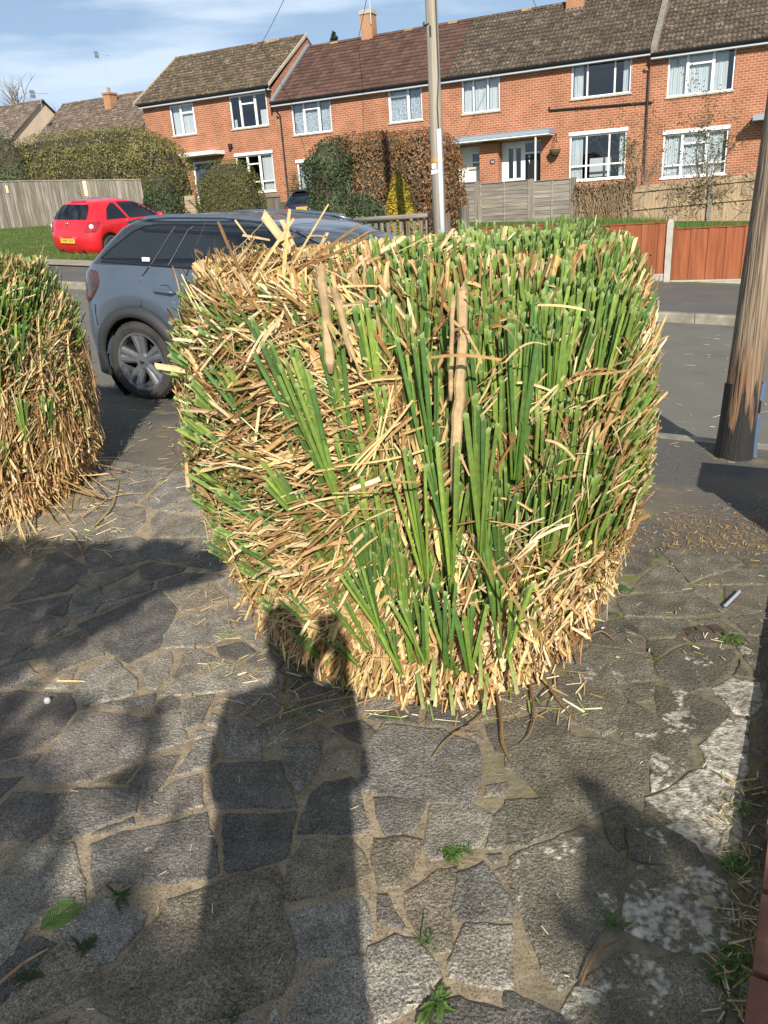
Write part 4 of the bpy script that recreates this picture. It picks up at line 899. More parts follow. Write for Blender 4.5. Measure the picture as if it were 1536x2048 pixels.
# near utility pole beside the driveway
M['pole_brown'] = None
def pole_mat():
    m, nt, b = newmat('brown_pole_wood'); L = nt.links
    tc = nt.nodes.new('ShaderNodeTexCoord')
    def noise(sc, st, det=8, dist=0.0):
        mp = nt.nodes.new('ShaderNodeMapping'); mp.inputs['Scale'].default_value = st; L.new(tc.outputs['Object'], mp.inputs['Vector'])
        n = nt.nodes.new('ShaderNodeTexNoise'); n.inputs['Scale'].default_value = sc; n.inputs['Detail'].default_value = det; n.inputs['Distortion'].default_value = dist; L.new(mp.outputs['Vector'], n.inputs['Vector']); return n.outputs['Fac']
    def ramp(f, pts):
        r = nt.nodes.new('ShaderNodeValToRGB'); e = r.color_ramp.elements
        while len(e) < len(pts): e.new(0.5)
        for x, (p, c) in zip(e, pts): x.position = p; x.color = (*c, 1)
        L.new(f, r.inputs['Fac']); return r.outputs['Color']
    def mix(f, a, b_):
        x = nt.nodes.new('ShaderNodeMix'); x.data_type = 'RGBA'; L.new(f, x.inputs['Factor']); L.new(a, x.inputs['A'])
        if isinstance(b_, tuple): x.inputs['B'].default_value = (*b_, 1)
        else: L.new(b_, x.inputs['B'])
        return x.outputs['Result']
    gr = noise(3.0, (26, 26, 0.55), 10, 0.9)
    upper = ramp(gr, [(0.32, (0.085, 0.058, 0.036)), (0.48, (0.215, 0.155, 0.10)), (0.7, (0.36, 0.285, 0.20))])
    lower = ramp(gr, [(0.32, (0.065, 0.034, 0.018)), (0.48, (0.185, 0.10, 0.052)), (0.72, (0.31, 0.19, 0.105))])
    sp = nt.nodes.new('ShaderNodeSeparateXYZ'); L.new(tc.outputs['Object'], sp.inputs[0])
    def mr(a, b_, src):
        x = nt.nodes.new('ShaderNodeMapRange'); x.inputs['From Min'].default_value = a; x.inputs['From Max'].default_value = b_; L.new(src, x.inputs['Value']); return x.outputs['Result']
    ad = nt.nodes.new('ShaderNodeMath'); ad.operation = 'MULTIPLY_ADD'; L.new(noise(2.2, (5, 5, 1.0)), ad.inputs[0]); ad.inputs[1].default_value = 1.1; L.new(sp.outputs['Z'], ad.inputs[2])
    c = mix(mr(1.35, 0.95, ad.outputs[0]), upper, lower)
    tar = nt.nodes.new('ShaderNodeMath'); tar.operation = 'MULTIPLY_ADD'; L.new(noise(2.6, (8, 8, 1.2), 12), tar.inputs[0]); tar.inputs[1].default_value = 1.7; L.new(sp.outputs['Z'], tar.inputs[2])
    c = mix(mr(1.28, 1.16, tar.outputs[0]), c, (0.018, 0.017, 0.016))
    cracks = ramp(noise(4.0, (16, 16, 0.22), 8, 0.5), [(0.36, (1, 1, 1)), (0.40, (0, 0, 0))])
    c = mix(cracks, c, (0.03, 0.02, 0.012))
    L.new(c, b.inputs['Base Color']); b.inputs['Roughness'].default_value = 0.8
    bp = nt.nodes.new('ShaderNodeBump'); bp.inputs['Strength'].default_value = 1.0; bp.inputs['Distance'].default_value = 0.012; L.new(gr, bp.inputs['Height']); L.new(bp.outputs['Normal'], b.inputs['Normal'])
    return m
c0 = ground_at(1468, 922); cx_, cy_ = c0.x + 0.045, c0.y + 0.10
np_ = thing('utility_pole', 'brown timber utility pole with a blackened foot at the near kerb, at the right edge', 'utility pole', (cx_, cy_, 0))
mb = MB(); rows = []; rp_ = random.Random(4)
zs_ = [-0.2, 0, .1, .25, .4, .55, .7, .9, 1.1, 1.3, 1.6, 2, 2.5, 3.2, 4, 6, 8.5]
for z in zs_:
    r = 0.100 - 0.0045 * z + (0.012 * math.exp(-max(z, 0) / 0.12)); lean = 0.034 * z
    rows.append([(lean + r * (1 + 0.02 * math.sin(3 * a + z) + 0.015 * math.sin(7 * a + 2 * z)) * math.cos(a), r * (1 + 0.02 * math.sin(3 * a + z)) * math.sin(a), z) for a in [2 * math.pi * i / 40 for i in range(41)]])
mb.grid(rows); mb.build('shaft', pole_mat(), np_, smooth=True)
def strip_on_pole(a0, a1, z0, z1, mat, name, th=0.012, edge=None):
    mb = MB(); rows = []
    for k in range(9):
        z = lerp(z0, z1, k / 8); r = 0.100 - 0.0045 * z + (0.012 * math.exp(-max(z, 0) / 0.12)); l = 0.034 * z
        j = edge(k) if edge else 0
        row = [(l + (r + dr) * math.cos(a), (r + dr) * math.sin(a), z) for (a, dr) in ((a0, 0.0), (a0, th), (lerp(a0, a1, .5), th * 1.1), (a1 + j, th), (a1 + j, 0.0))]
        rows.append(row)
    mb.grid(rows); mb.poly(rows[-1]); mb.poly(rows[0]); return mb.build(name, mat, np_)
strip_on_pole(math.radians(172), math.radians(205), 0.0, 0.47, M['black'], 'cable_cover', 0.016)
bl = flat('blue_grey_plastic', (0.10, 0.155, 0.24), rough=0.4)
strip_on_pole(math.radians(-36), math.radians(-18), 0.0, 0.28, bl, 'cable_guard', 0.018); strip_on_pole(math.radians(-30), math.radians(-10), 0.36, 0.47, bl, 'cable_guard', 0.022)
mb = MB(); a = math.radians(-22); mb.tube([(0.112 * math.cos(a), 0.112 * math.sin(a), z) for z in (0.0, .2, .3, .34, .4, .47)], 0.009, 6); mb.build('cable', M['black'], np_)

# plank fence behind the red car
def fpt(px, py, z0): # point on the sloping grass
    d = ray(px, py); k = (z0 - CAM_H) / (d.z - SLOPE * (d.x * T.x + d.y * T.y)); return sw(d.x * k, d.y * k)
fA = on_w(-40, 420, 20.8); fB = on_w(80, 420, 22.4); fC = on_w(300, 420, 24.2)
pts = [(fA[0], 20.6), (fB[0], 22.4), (fC[0], 24.0)]
pk = sthing('plank_fence', 'weathered grey plank fence with warning signs behind the red hatchback', 'fence', fB[0], 22.4, 1.4)
ztop = lambda s_, w: on_w(80, 361, 22.4)[1] + (0.02 * (22.4 - w) if w < 22.4 else -0.10 * (s_ - fB[0]) * 0.6)
for (a, b) in zip(pts, pts[1:]):
    mb = MB(); L_ = math.hypot(b[0] - a[0], b[1] - a[1]); d = ((b[0] - a[0]) / L_, (b[1] - a[1]) / L_); q = (-d[1], d[0]); x = 0
    while x < L_ - 0.02:
        w_ = min(rf_.uniform(0.10, 0.16), L_ - x); s_, w0 = a[0] + d[0] * x, a[1] + d[1] * x; o_ = rf_.uniform(-0.008, 0.008)
        g = gcol(0.72, 1.12) if rf_.random() < 0.88 else gcol(1.2, 1.45)
        mb.obox((s_ + q[0] * o_, w0 + q[1] * o_, 1.0 + rf_.uniform(-.02, .02)), (d[0] * (w_ - 0.008), d[1] * (w_ - 0.008), 0), (q[0] * .02, q[1] * .02, 0), (0, 0, ztop(s_, w0) - 1.0 - rf_.uniform(0, .015)), g); x += w_
    mb.build('plank_panel', M['wood_grey'], pk)
    mb = MB(); za, zb = ztop(*a), ztop(*b); mb.obox((a[0] - q[0] * .03, a[1] - q[1] * .03, za), (b[0] - a[0], b[1] - a[1], zb - za), (q[0] * .08, q[1] * .08, 0), (0, 0, .035)); mb.build('capping_rail', M['wood_greyh'], pk)
def sign_on(px0, py0, px1, py1, name, seg, mat):
    a, b = seg; mb = MB(); P_ = []
    L_ = math.hypot(b[0] - a[0], b[1] - a[1]); d = ((b[0] - a[0]) / L_, (b[1] - a[1]) / L_); q = (-d[1], d[0])
    def hit(px, py):
        r = ray(px, py); rs_, rw_ = sw(r.x, r.y); k = (a[0] * q[0] + a[1] * q[1] - 0.03) / (rs_ * q[0] + rw_ * q[1]); return (rs_ * k, rw_ * k, CAM_H + r.z * k)
    h0, h1 = hit(px0, py0), hit(px1, py1)
    l = (h1[0] - h0[0]) * d[0] + (h1[1] - h0[1]) * d[1]
    o_ = (h0[0], h0[1], h1[2]); mb.obox(o_, (d[0] * l, d[1] * l, 0), (q[0] * .006, q[1] * .006, 0), (0, 0, h0[2] - h1[2])); ob_ = mb.build(name, mat, pk)
    def mapf(u, v, e=0.004): return (o_[0] + d[0] * (u * l) - q[0] * e, o_[1] + d[1] * (u * l) - q[1] * e, o_[2] + v * (h0[2] - h1[2]))
    return ob_, mapf
yel = flat('faded_yellow_sign', (0.66, 0.58, 0.33), rough=0.5, var=0.05); whs = flat('faded_white_sign', (0.70, 0.68, 0.60), rough=0.5, var=0.04)
grn = flat('faded_green_mark', (0.30, 0.42, 0.20), rough=0.6); ora = flat('orange_mark', (0.55, 0.32, 0.08), rough=0.6)
s1, mf = sign_on(164, 362, 177, 392, 'warning_sign', (pts[1], pts[2]), yel)
mb = MB(); tri = [(0.08, 0.52), (0.92, 0.52), (0.5, 0.95)]; tin = [(0.24, 0.59), (0.76, 0.59), (0.5, 0.84)]
for i in range(3):
    j = (i + 1) % 3; mb.poly([mf(*tri[i]), mf(*tri[j]), mf(*tin[j]), mf(*tin[i])])
mb.poly([mf(.47, .62), mf(.53, .62), mf(.55, .76), mf(.45, .76)]); mb.build('warning_triangle', grn, s1)
mb = MB(); mb.poly([mf(.02, .02), mf(.98, .02), mf(.98, .15), mf(.02, .15)]); mb.build('white_strip', whs, s1)
mb = MB(); mb.poly([mf(.02, .17), mf(.98, .17), mf(.98, .19), mf(.02, .19)]); mb.build('dark_line', M['black'], s1)
s2, mf = sign_on(10, 371, 18, 386, 'warning_sign', (pts[0], pts[1]), yel)
mb = MB(); mb.poly([mf(.3, .35), mf(.7, .35), mf(.75, .7), mf(.5, .88), mf(.25, .7)]); mb.poly([mf(.1, .05), mf(.9, .05), mf(.9, .22), mf(.1, .22)]); mb.build('pictogram', ora, s2)

# upper fences in front of the brick houses
UW = 24.0
lap = sthing('lap_fence', 'grey lap-panel fence below the porch with the grey canopy', 'fence', -7.4, UW, 0.8)
lp_posts = [on_w(868, 420, UW)[0], on_w(957, 410, UW)[0], on_w(1063, 405, UW)[0], on_w(1147, 400, UW)[0]]
ztl = lambda s_: lerp(on_w(830, 371, UW)[1], on_w(1145, 359, UW)[1], (s_ + 9.85) / 4.85)
def lap_panel(a, b, name='fence_panel', kinds='h'):
    mb = MB(); t = ztl((a + b) / 2); n = 11; h_ = 1.25 / n
    for k in range(n):
        z = t - (k + 1) * h_
        mb.obox((a, UW - 0.012, z), (b - a, 0, rf_.uniform(-.012, .012)), (0, 0.015, -0.003), (0, 0.016, h_ + 0.018), gcol(.72, 1.1))
    for f_ in (0.0, 0.5, 1.0):
        x = lerp(a, b - .045, f_); mb.box(x, x + 0.04, UW - 0.035, UW - 0.013, t - 1.27, t, gcol(1.0, 1.2))
    mb.box(a, b, UW - 0.036, UW + 0.02, t - .0, t + .02, gcol()); mb.build(name, M['wood_greyh'], lap)
lap_panel(lp_posts[0] + .06, lp_posts[1] - .06); lap_panel(lp_posts[1] + .06, lp_posts[2] - .06); lap_panel(lp_posts[2] + .06, lp_posts[3] - .06)
for s_ in lp_posts:
    mb = MB(); mb.box(s_ - .06, s_ + .06, UW - .06, UW + .05, 0.3, ztl(s_) + 0.06); mb.build('post', M['wood_grey'], lap)
mb = MB(); sA_ = on_w(830, 400, UW)[0]; x = sA_
while x < lp_posts[0] - .08: mb.box(x, x + .13, UW - .01, UW + .01, 0.4, ztl(x) - .01, gcol(.8, 1.1)); x += .14
mb.box(sA_, sA_ + .1, UW - .05, UW - .012, 0.4, ztl(x) + .03, gcol(1, 1.2)); mb.build('board_panel', M['wood_tan'], lap)
mb = MB(); mb.box(lp_posts[0] + .06, lp_posts[3] - .06, UW - .02, UW + .02, 0.35, ztl(-5.5) - 1.27); mb.build('gravel_board', M['conc'], lap)
cb_ = sthing('board_fence', 'tan close-board fence overgrown with climbers in front of the right-hand house', 'fence', -3, UW, 0.7)
cposts = [lp_posts[3] + .10, on_w(1262, 410, UW)[0], on_w(1420, 400, UW)[0], on_w(1420, 400, UW)[0] + 2.2, on_w(1420, 400, UW)[0] + 4.2]
ztc = lambda s_: lerp(on_w(1267, 372, UW)[1], on_w(1500, 347, UW)[1], (s_ + 3.3) / 2.93) if s_ > -3.35 else on_w(1200, 370, UW)[1] - 0.05
for a, b in zip(cposts, cposts[1:]):
    mb = MB(); x = a + .05
    while x < b - .05:
        w_ = rf_.uniform(.09, .105); t = ztc(min(x, 0.5)); mb.obox((x, UW - .008, .4), (w_, .007, 0), (0, .012, 0), (0, 0, t - .4 - rf_.uniform(0, .012)), gcol(.85, 1.1)); x += .1
    mb.build('board_panel', M['wood_tan'], cb_)
    for dz in (0.10, 0.56):
        mb = MB(); za, zb = ztc(min(a, .5)) - dz, ztc(min(b, .5)) - dz; mb.obox((a + .03, UW - .055, za - .07), (b - a - .06, 0, zb - za), (0, .046, 0), (0, 0, .075), gcol(1, 1.15)); mb.build('rail', M['wood_tan'], cb_)
for s_ in cposts:
    mb = MB(); mb.box(s_ - .055, s_ + .055, UW - .075, UW + .03, 0.3, ztc(min(s_, .5)) + .03); mb.build('post', M['wood_grey'], cb_)

# ------------------------------------------------------------------ foliage
def leaf_quads(P, Nrm, size, asp=0.5, spread=0.8):
    """one folded-leaf sized quad per point; P (n,3), Nrm (n,3) outward"""
    n = len(P); a = npr.normal(size=(n, 3)); nn = Nrm + spread * a; nn /= np.linalg.norm(nn, axis=1)[:, None]
    r = npr.normal(size=(n, 3)); u = np.cross(nn, r); u /= np.linalg.norm(u, axis=1)[:, None]; v = np.cross(nn, u)
    sz = size * npr.uniform(0.6, 1.35, size=(n, 1)); u = u * sz * 0.5; v = v * sz * 0.5 * asp
    return np.stack([P - u, P - v * 1.0, P + u, P + v * 1.0], axis=1)
def lnoise(P, f, seed=0):
    x = P * f + seed
    return (np.sin(x[:, 0] * 1.7 + 1.3 * np.sin(x[:, 1] * 1.1 + x[:, 2])) + np.sin(x[:, 1] * 2.3 + 1.7 * np.sin(x[:, 2] * 1.3)) + np.sin(x[:, 2] * 1.9 + 1.1 * np.sin(x[:, 0] * 2.1)) + 0.6 * np.sin(x[:, 0] * 5.1 + x[:, 2] * 4.3) + 0.6 * np.sin(x[:, 1] * 4.7 - x[:, 2] * 3.9)) / 3.2
def mixcol(t, cols):
    t = np.clip(t, 0, 0.9999) * (len(cols) - 1); i = t.astype(int); f = (t - i)[:, None]; c = np.array(cols); return c[i] * (1 - f) + c[i + 1] * f
def hedge(name, label, cat, s0, s1, w0, w1, z0, z1, n, size, cols, round_=0.5, rough_=0.18, dome=False, seed=0, twigs=0, group=None, mat='leaf', top=None, core=(0.02, 0.022, 0.012)):
    t = sthing(name, label, cat, (s0 + s1) / 2, (w0 + w1) / 2, z0, group)
    c = np.array([(s0 + s1) / 2, (w0 + w1) / 2, z0]); h = np.array([(s1 - s0) / 2, (w1 - w0) / 2, (z1 - z0)])
    # directions on a superellipsoid
    d = npr.normal(size=(int(n * 1.5), 3)); d[:, 2] = np.abs(d[:, 2]); d = d[(d[:, 1] < 0.55 * np.linalg.norm(d, axis=1))][:n]
    # sample box surface more evenly: front, top, sides by area
    k = len(d); u = npr.uniform(-1, 1, size=(k, 3)); fz = npr.uniform(0, 1, size=k)
    ar = np.array([h[0] * 2 * h[2], h[0] * 2 * h[1] * 2 * 0.8, h[1] * 2 * h[2], h[1] * 2 * h[2]]); ch = npr.choice(4, size=k, p=ar / ar.sum())
    u[:, 2] = npr.uniform(0, 1, size=k); u[ch == 0, 1] = -1; u[ch == 1, 2] = 1; u[ch == 2, 0] = -1; u[ch == 3, 0] = 1
    pw = 2.0 / max(round_, 0.05)
    q = np.abs(np.stack([u[:, 0], u[:, 1], u[:, 2]], 1)) ** pw; r = q.sum(1) ** (1 / pw); P = u / r[:, None]
    Nn = np.sign(P) * np.abs(P) ** (pw - 1) / h; Nn /= np.linalg.norm(Nn, axis=1)[:, None]
    P = c + P * h
    if top is not None: P[:, 2] = z0 + (P[:, 2] - z0) * np.array([top(s_) for s_ in P[:, 0]])
    bump = lnoise(P, 1.8, seed) * rough_ + lnoise(P, 5.0, seed + 3) * rough_ * 0.5
    depth = npr.uniform(0, 1, size=k) ** 2 * 0.22
    P = P + Nn * (bump - depth)[:, None]
    col = mixcol(0.5 + 0.30 * lnoise(P, 2.2, seed + 7) + npr.normal(size=k) * 0.16, cols)
    V = leaf_quads(P, Nn, size)
    quads('foliage', V, col, M[mat], t, OFF[t.name])
    mb = MB(); rows = []
    for i in range(9):
        ph = math.pi / 2 * i / 8; rows.append([])
        for j in range(25):
            th = 2 * math.pi * j / 24; x = np.array([math.cos(th) * math.cos(ph), math.sin(th) * math.cos(ph), math.sin(ph)]); x = x / ((np.abs(x) ** pw).sum() ** (1 / pw))
            p = c + x * (h - 0.17); p[2] = z0 + (p[2] - z0) * (top(p[0]) if top else 1); rows[-1].append(tuple(p))
    mb.grid(rows, core); mb.build('branches', M['core_twig'], t)
    if twigs:
        mb = MB()
        for _ in range(twigs):
            i = npr.randint(k); p = Vector(P[i]); d_ = Vector(Nn[i]) * 0.3 + Vector((rf_.uniform(-.3, .3), rf_.uniform(-.2, .1), rf_.uniform(.4, 1))); L_ = rf_.uniform(.15, .5)
            mb.tube([p - d_ * L_ * .5, p + d_ * L_ * .5], [0.008, 0.004], 3, cap=False)
        mb.build('twigs', M['twig'], t)['kind'] = 'stuff'
    return t
M['core_twig'] = pmat('branch_mass', [(0.3, (0.03, 0.028, 0.016)), (0.7, (0.075, 0.06, 0.035))], scale=14, rough=0.95)
OLIVE = [(0.07, 0.075, 0.02), (0.17, 0.165, 0.042), (0.27, 0.245, 0.075), (0.36, 0.30, 0.13)]
DARKG = [(0.014, 0.026, 0.010), (0.035, 0.062, 0.02), (0.075, 0.115, 0.045), (0.15, 0.19, 0.095)]
BEECH = [(0.10, 0.05, 0.022), (0.20, 0.10, 0.045), (0.31, 0.17, 0.08), (0.42, 0.26, 0.14)]
hsA = on_w(-60, 260, 25); hsB = on_w(372, 290, 26.2)
hedge('hedge', 'large olive-green overgrown hedge rising behind the plank fence', 'hedge', hsA[0] - .3, hsB[0], 24.5, 27.2, 1.2, on_w(240, 252, 25.5)[1], 26000, 0.085, OLIVE, 0.45, 0.22, seed=1, twigs=900)
hedge('hedge', 'dark green ivy hedge at the far left edge behind the plank fence', 'hedge', on_w(-60, 300, 24.6)[0], on_w(62, 300, 24.6)[0], 23.6, 25.4, 1.2, on_w(20, 262, 24.6)[1], 6000, 0.09, DARKG[1:], 0.8, 0.25, seed=2)
sA_, sB_ = on_w(288, 380, 23.3)[0], on_w(362, 380, 23.3)[0]
hedge('shrub', 'dark ivy-covered shrub at the right end of the plank fence, behind the red car', 'shrub', sA_, sB_, 22.7, 24.0, 1.1, on_w(325, 338, 23.0)[1], 5000, 0.075, DARKG, 0.9, 0.12, seed=3)
sA_, sB_ = on_w(393, 380, 25.3)[0], on_w(512, 380, 25.3)[0]
hedge('topiary_shrub', 'clipped green dome shrub in front of the blue door', 'shrub', sA_, sB_, 24.6, 26.4, 1.1, on_w(455, 316, 25.2)[1], 9000, 0.06, [(0.05, 0.06, 0.016), (0.11, 0.125, 0.03), (0.17, 0.175, 0.045), (0.23, 0.22, 0.07)], 0.62, 0.05, seed=4)
sA_, sB_ = on_w(655, 330, 21.6)[0], on_w(915, 330, 21.6)[0]
hedge('hedge', 'russet-brown beech hedge behind the grey utility pole', 'hedge', sA_, sB_, 21.0, 22.8, 0.7, on_w(760, 270, 21.2)[1], 17000, 0.075, BEECH, 0.35, 0.12, seed=5, twigs=250, mat='dryleaf', top=lambda s_: 1.0 - 0.02 * (s_ + 8))
sA_, sB_ = on_w(620, 340, 21.0)[0], on_w(706, 340, 21.0)[0]
hedge('shrub', 'dark green ivy shrub at the left end of the russet hedge, beside the dark car', 'shrub', sA_, sB_, 20.2, 22.0, 0.7, on_w(655, 272, 20.8)[1], 9000, 0.075, DARKG, 0.55, 0.14, seed=6, twigs=60)
sA_, sB_ = on_w(640, 400, 17.5)[0], on_w(752, 400, 17.5)[0]
hedge('hedge', 'low mixed green hedge behind the picket fence, left of the golden conifer', 'hedge', sA_, sB_, 16.9, 18.6, 0.5, on_w(720, 386, 17.4)[1], 8000, 0.065, DARKG, 0.6, 0.1, seed=7, twigs=120)
sA_, sB_ = on_w(800, 360, 23.0)[0], on_w(872, 360, 23.0)[0]
hedge('hedge', 'low yellow-green clipped hedge between the golden conifer and the utility pole', 'hedge', sA_, sB_, 22.6, 23.6, 0.6, on_w(840, 357, 22.8)[1], 2500, 0.06, [(0.06, 0.07, 0.015), (0.13, 0.13, 0.025), (0.22, 0.19, 0.04)], 0.3, 0.05, seed=8)
# golden conifer
GW = 19.0; cs, cz0 = on_w(800, 440, GW)[0], 0.6; ct = on_w(795, 342, GW)[1]; cr_ = (on_w(843, 420, GW)[0] - on_w(768, 420, GW)[0]) / 2
gc = sthing('conifer', 'golden yellow-green cone-shaped conifer behind the picket fence', 'conifer', cs, GW, cz0)
n = 9000; h_ = npr.uniform(0, 1, n) ** 1.3; th = npr.uniform(0, 2 * np.pi, n); lob = 1 + 0.16 * np.sin(th * 5 + h_ * 9) + 0.12 * np.sin(th * 9 - h_ * 17)
rr = cr_ * (1 - h_) ** 0.75 * lob * npr.uniform(0.75, 1.05, n) + 0.03
P = np.stack([cs + rr * np.cos(th), GW + rr * np.sin(th), cz0 + h_ * (ct - cz0)], 1); Nn = np.stack([np.cos(th), np.sin(th), 0.9 * np.ones(n)], 1)
quads('foliage', leaf_quads(P, Nn, 0.085, 0.45, 0.5), mixcol(0.45 + 0.35 * lnoise(P, 4, 2) + npr.normal(size=n) * .15, [(0.13, 0.14, 0.02), (0.33, 0.27, 0.03), (0.60, 0.40, 0.045), (0.68, 0.49, 0.09)]), M['leaf'], gc, OFF[gc.name])
mb = MB(); mb.tube([(cs, GW, cz0 - .2), (cs, GW, lerp(cz0, ct, .7))], [.07, .03], 8); mb.build('trunk', M['twig'], gc)
mb = MB(); mb.lathe([(cr_ * .75 * (1 - k / 8) ** .75 + .001, cz0 + (ct - cz0) * k / 8.6) for k in range(9)], 14, lambda x, y, z: (cs + x, GW + y, z)); mb.build('branches', M['core_twig'], gc)

# twiggy shrubs and climbers against the upper fence
def twiggy(name, label, s0, w0, z0, height, spread, n, leafn, cols, seed, lsize=0.06):
    r = random.Random(seed); t = sthing(name, label, 'shrub', s0, w0, z0); mb = MB(); tips = []
    def br(p, d, L_, rad, lev):
        q = p; pts_ = [p]; rr_ = [rad]
        for k in range(4):
            d = (d + Vector((r.gauss(0, .16), r.gauss(0, .16), r.gauss(.03, .08)))).normalized(); q = q + d * L_ / 4; pts_.append(q); rr_.append(rad * (1 - .2 * (k + 1)))
            if lev >= 1: tips.append(q)
        mb.tube(pts_, rr_, 5 if lev < 2 else 3, cap=False)
        if lev < 3:
            for _ in range(r.choice((2, 3, 3))):
                k = r.randint(1, 4); br(pts_[k], (d + Vector((r.gauss(0, .55), r.gauss(0, .45), r.gauss(.12, .3)))).normalized(), L_ * r.uniform(.45, .75), rr_[k] * .65, lev + 1)
    for _ in range(n): br(Vector((s0 + r.uniform(-.25, .25) * spread, w0 + r.uniform(-.1, .1), z0)), Vector((r.gauss(0, .3) * spread, r.gauss(0, .12), 1)).normalized(), height * r.uniform(.45, .7), .022, 0)
    mb.build('branches', M['twig'], t)
    if leafn:
        idx = [r.randrange(len(tips)) for _ in range(leafn)]; P = np.array([tuple(tips[i]) for i in idx]) + npr.normal(size=(leafn, 3)) * .05
        quads('foliage', leaf_quads(P, np.tile([0, -.6, .6], (leafn, 1)), lsize, .5, .9), mixcol(.5 + npr.normal(size=leafn) * .28, cols), M['leaf'], t, OFF[t.name])
    return t
TW = [(0.03, 0.042, 0.012), (0.07, 0.085, 0.025), (0.14, 0.14, 0.05), (0.17, 0.12, 0.06)]
s_ = on_w(1285, 380, 25.2)[0]; twiggy('shrub', 'bare twiggy shrub with sparse leaves by the black downpipe, left of the two climbers', s_, 25.2, 1.2, on_w(1290, 205, 25.2)[1] - 1.2, 1.0, 10, 1500, TW, 31)
s_ = on_w(1410, 370, 24.5)[0]; twiggy('climber', 'tall sparse climber sprawling in front of the right-hand ground-floor window', s_, 24.5, 1.1, on_w(1405, 190, 24.5)[1] - 1.1, .75, 9, 1900, TW, 35)
# dead stems over the first fence bay, and loose climber stems over the others
dv = sthing('dead_vine', 'mat of dry brown vine stems hanging over the left bay of the tan fence', 'vine', (cposts[0] + cposts[1]) / 2, UW - .1, .7)
mb = MB()
for _ in range(240):
    x = rf_.uniform(cposts[0], cposts[1]); t = ztc(x) + rf_.uniform(-.15, .12); L_ = rf_.uniform(.3, 1.1); p = Vector((x, UW - rf_.uniform(.06, .22), t)); pts_ = [p]
    for k in range(4): p = p + Vector((rf_.gauss(0, .06), rf_.gauss(0, .015), -L_ / 4)); pts_.append(p)
    g = rf_.uniform(.7, 1.5); mb.tube(pts_, [.008, .008, .007, .006, .004], 3, (0.8 * g, .75 * g, .7 * g), cap=False)
mb.build('stems', M['vine'] if 'vine' in M else pmat('dry_vine', [(0.3, (0.26, 0.19, 0.11)), (0.7, (0.46, 0.36, 0.23))], scale=10, rough=.9, attr=True), dv)['kind'] = 'stuff'
n = 900; P = np.stack([npr.uniform(cposts[0] - .05, cposts[1] + .15, n), UW - .12 + npr.normal(size=n) * .08, np.array([ztc(-4)] * n) + npr.normal(size=n) * .10 - .02], 1)
quads('dead_leaves', leaf_quads(P, np.tile([0, -.5, .5], (n, 1)), .07), mixcol(npr.uniform(0, 1, n), [(0.06, .04, .025), (.14, .10, .06), (.22, .16, .1)]), M['dryleaf'], dv, OFF[dv.name])
cv = sthing('climbing_stems', 'thin bare climber stems looping over the right bays of the tan fence', 'vine', -1.5, UW - .1, .7)
mb = MB()
for _ in range(70):
    x = rf_.uniform(cposts[1], cposts[2] + 1.0); p = Vector((x, UW - rf_.uniform(.05, .2), ztc(min(x, .4)) + rf_.uniform(-.5, .25))); pts_ = [p]; a = rf_.uniform(0, 6.28)
    for k in range(9): a += rf_.gauss(0, .5); p = p + Vector((math.cos(a) * .10, rf_.gauss(0, .01), math.sin(a) * .08 - .01)); pts_.append(p)
    mb.tube(pts_, .007, 3, cap=False)
mb.build('stems', M['twig'], cv)['kind'] = 'stuff'
n = 420; P = np.stack([npr.normal(size=n) * .38 + on_w(1400, 400, UW)[0], UW - .15 + npr.normal(size=n) * .08, 1.35 + npr.normal(size=n) * .28], 1)
quads('foliage', leaf_quads(P, np.tile([0, -.5, .5], (n, 1)), .07), mixcol(npr.uniform(0, 1, n), TW), M['leaf'], cv, OFF[cv.name])
s_ = on_w(560, 400, 26.5)[0]; twiggy('shrub', 'straggly green shrub beside the dark car, under the left downpipe', s_, 27.5, 1.5, 1.5, 1.0, 6, 900, [(0.03, .05, .015), (.08, .10, .03), (.16, .15, .06)], 41)

# small fence pieces between the shrubs
s0_, s1_ = on_w(358, 410, 25)[0], on_w(393, 410, 25)[0]; zt_ = on_w(375, 392, 25)[1]
sf = sthing('trellis_panel', 'short light wooden lap panel between the ivy shrub and the clipped dome shrub', 'fence', s0_, 25.0, 1.2)
mb = MB()
for k in range(6): mb.obox((s0_, 25, zt_ - .14 * (k + 1)), (s1_ - s0_, 0, 0), (0, .02, 0), (0, .015, .145), gcol(.9, 1.2))
mb.box(s0_, s0_ + .05, 24.96, 24.998, zt_ - .9, zt_ + .02); mb.box(s1_ - .05, s1_, 24.96, 24.998, zt_ - .9, zt_ + .02); mb.build('panel', M['wood_tan'], sf)
s0_, s1_ = on_w(512, 410, 27)[0], on_w(562, 410, 27)[0]; zt_ = on_w(535, 390, 27)[1]
sf = sthing('low_fence', 'low dark weathered wooden fence right of the clipped dome shrub', 'fence', s0_, 27.0, 1.4)
mb = MB(); x = s0_
while x < s1_: mb.box(x, x + .11, 27, 27.02, .9, zt_ - rf_.uniform(0, .04), gcol(.55, .9)); x += .125
mb.box(s0_, s1_, 26.95, 26.998, zt_ - .09, zt_ + .02, gcol(.8, 1)); mb.build('boards', M['wood_grey'], sf)

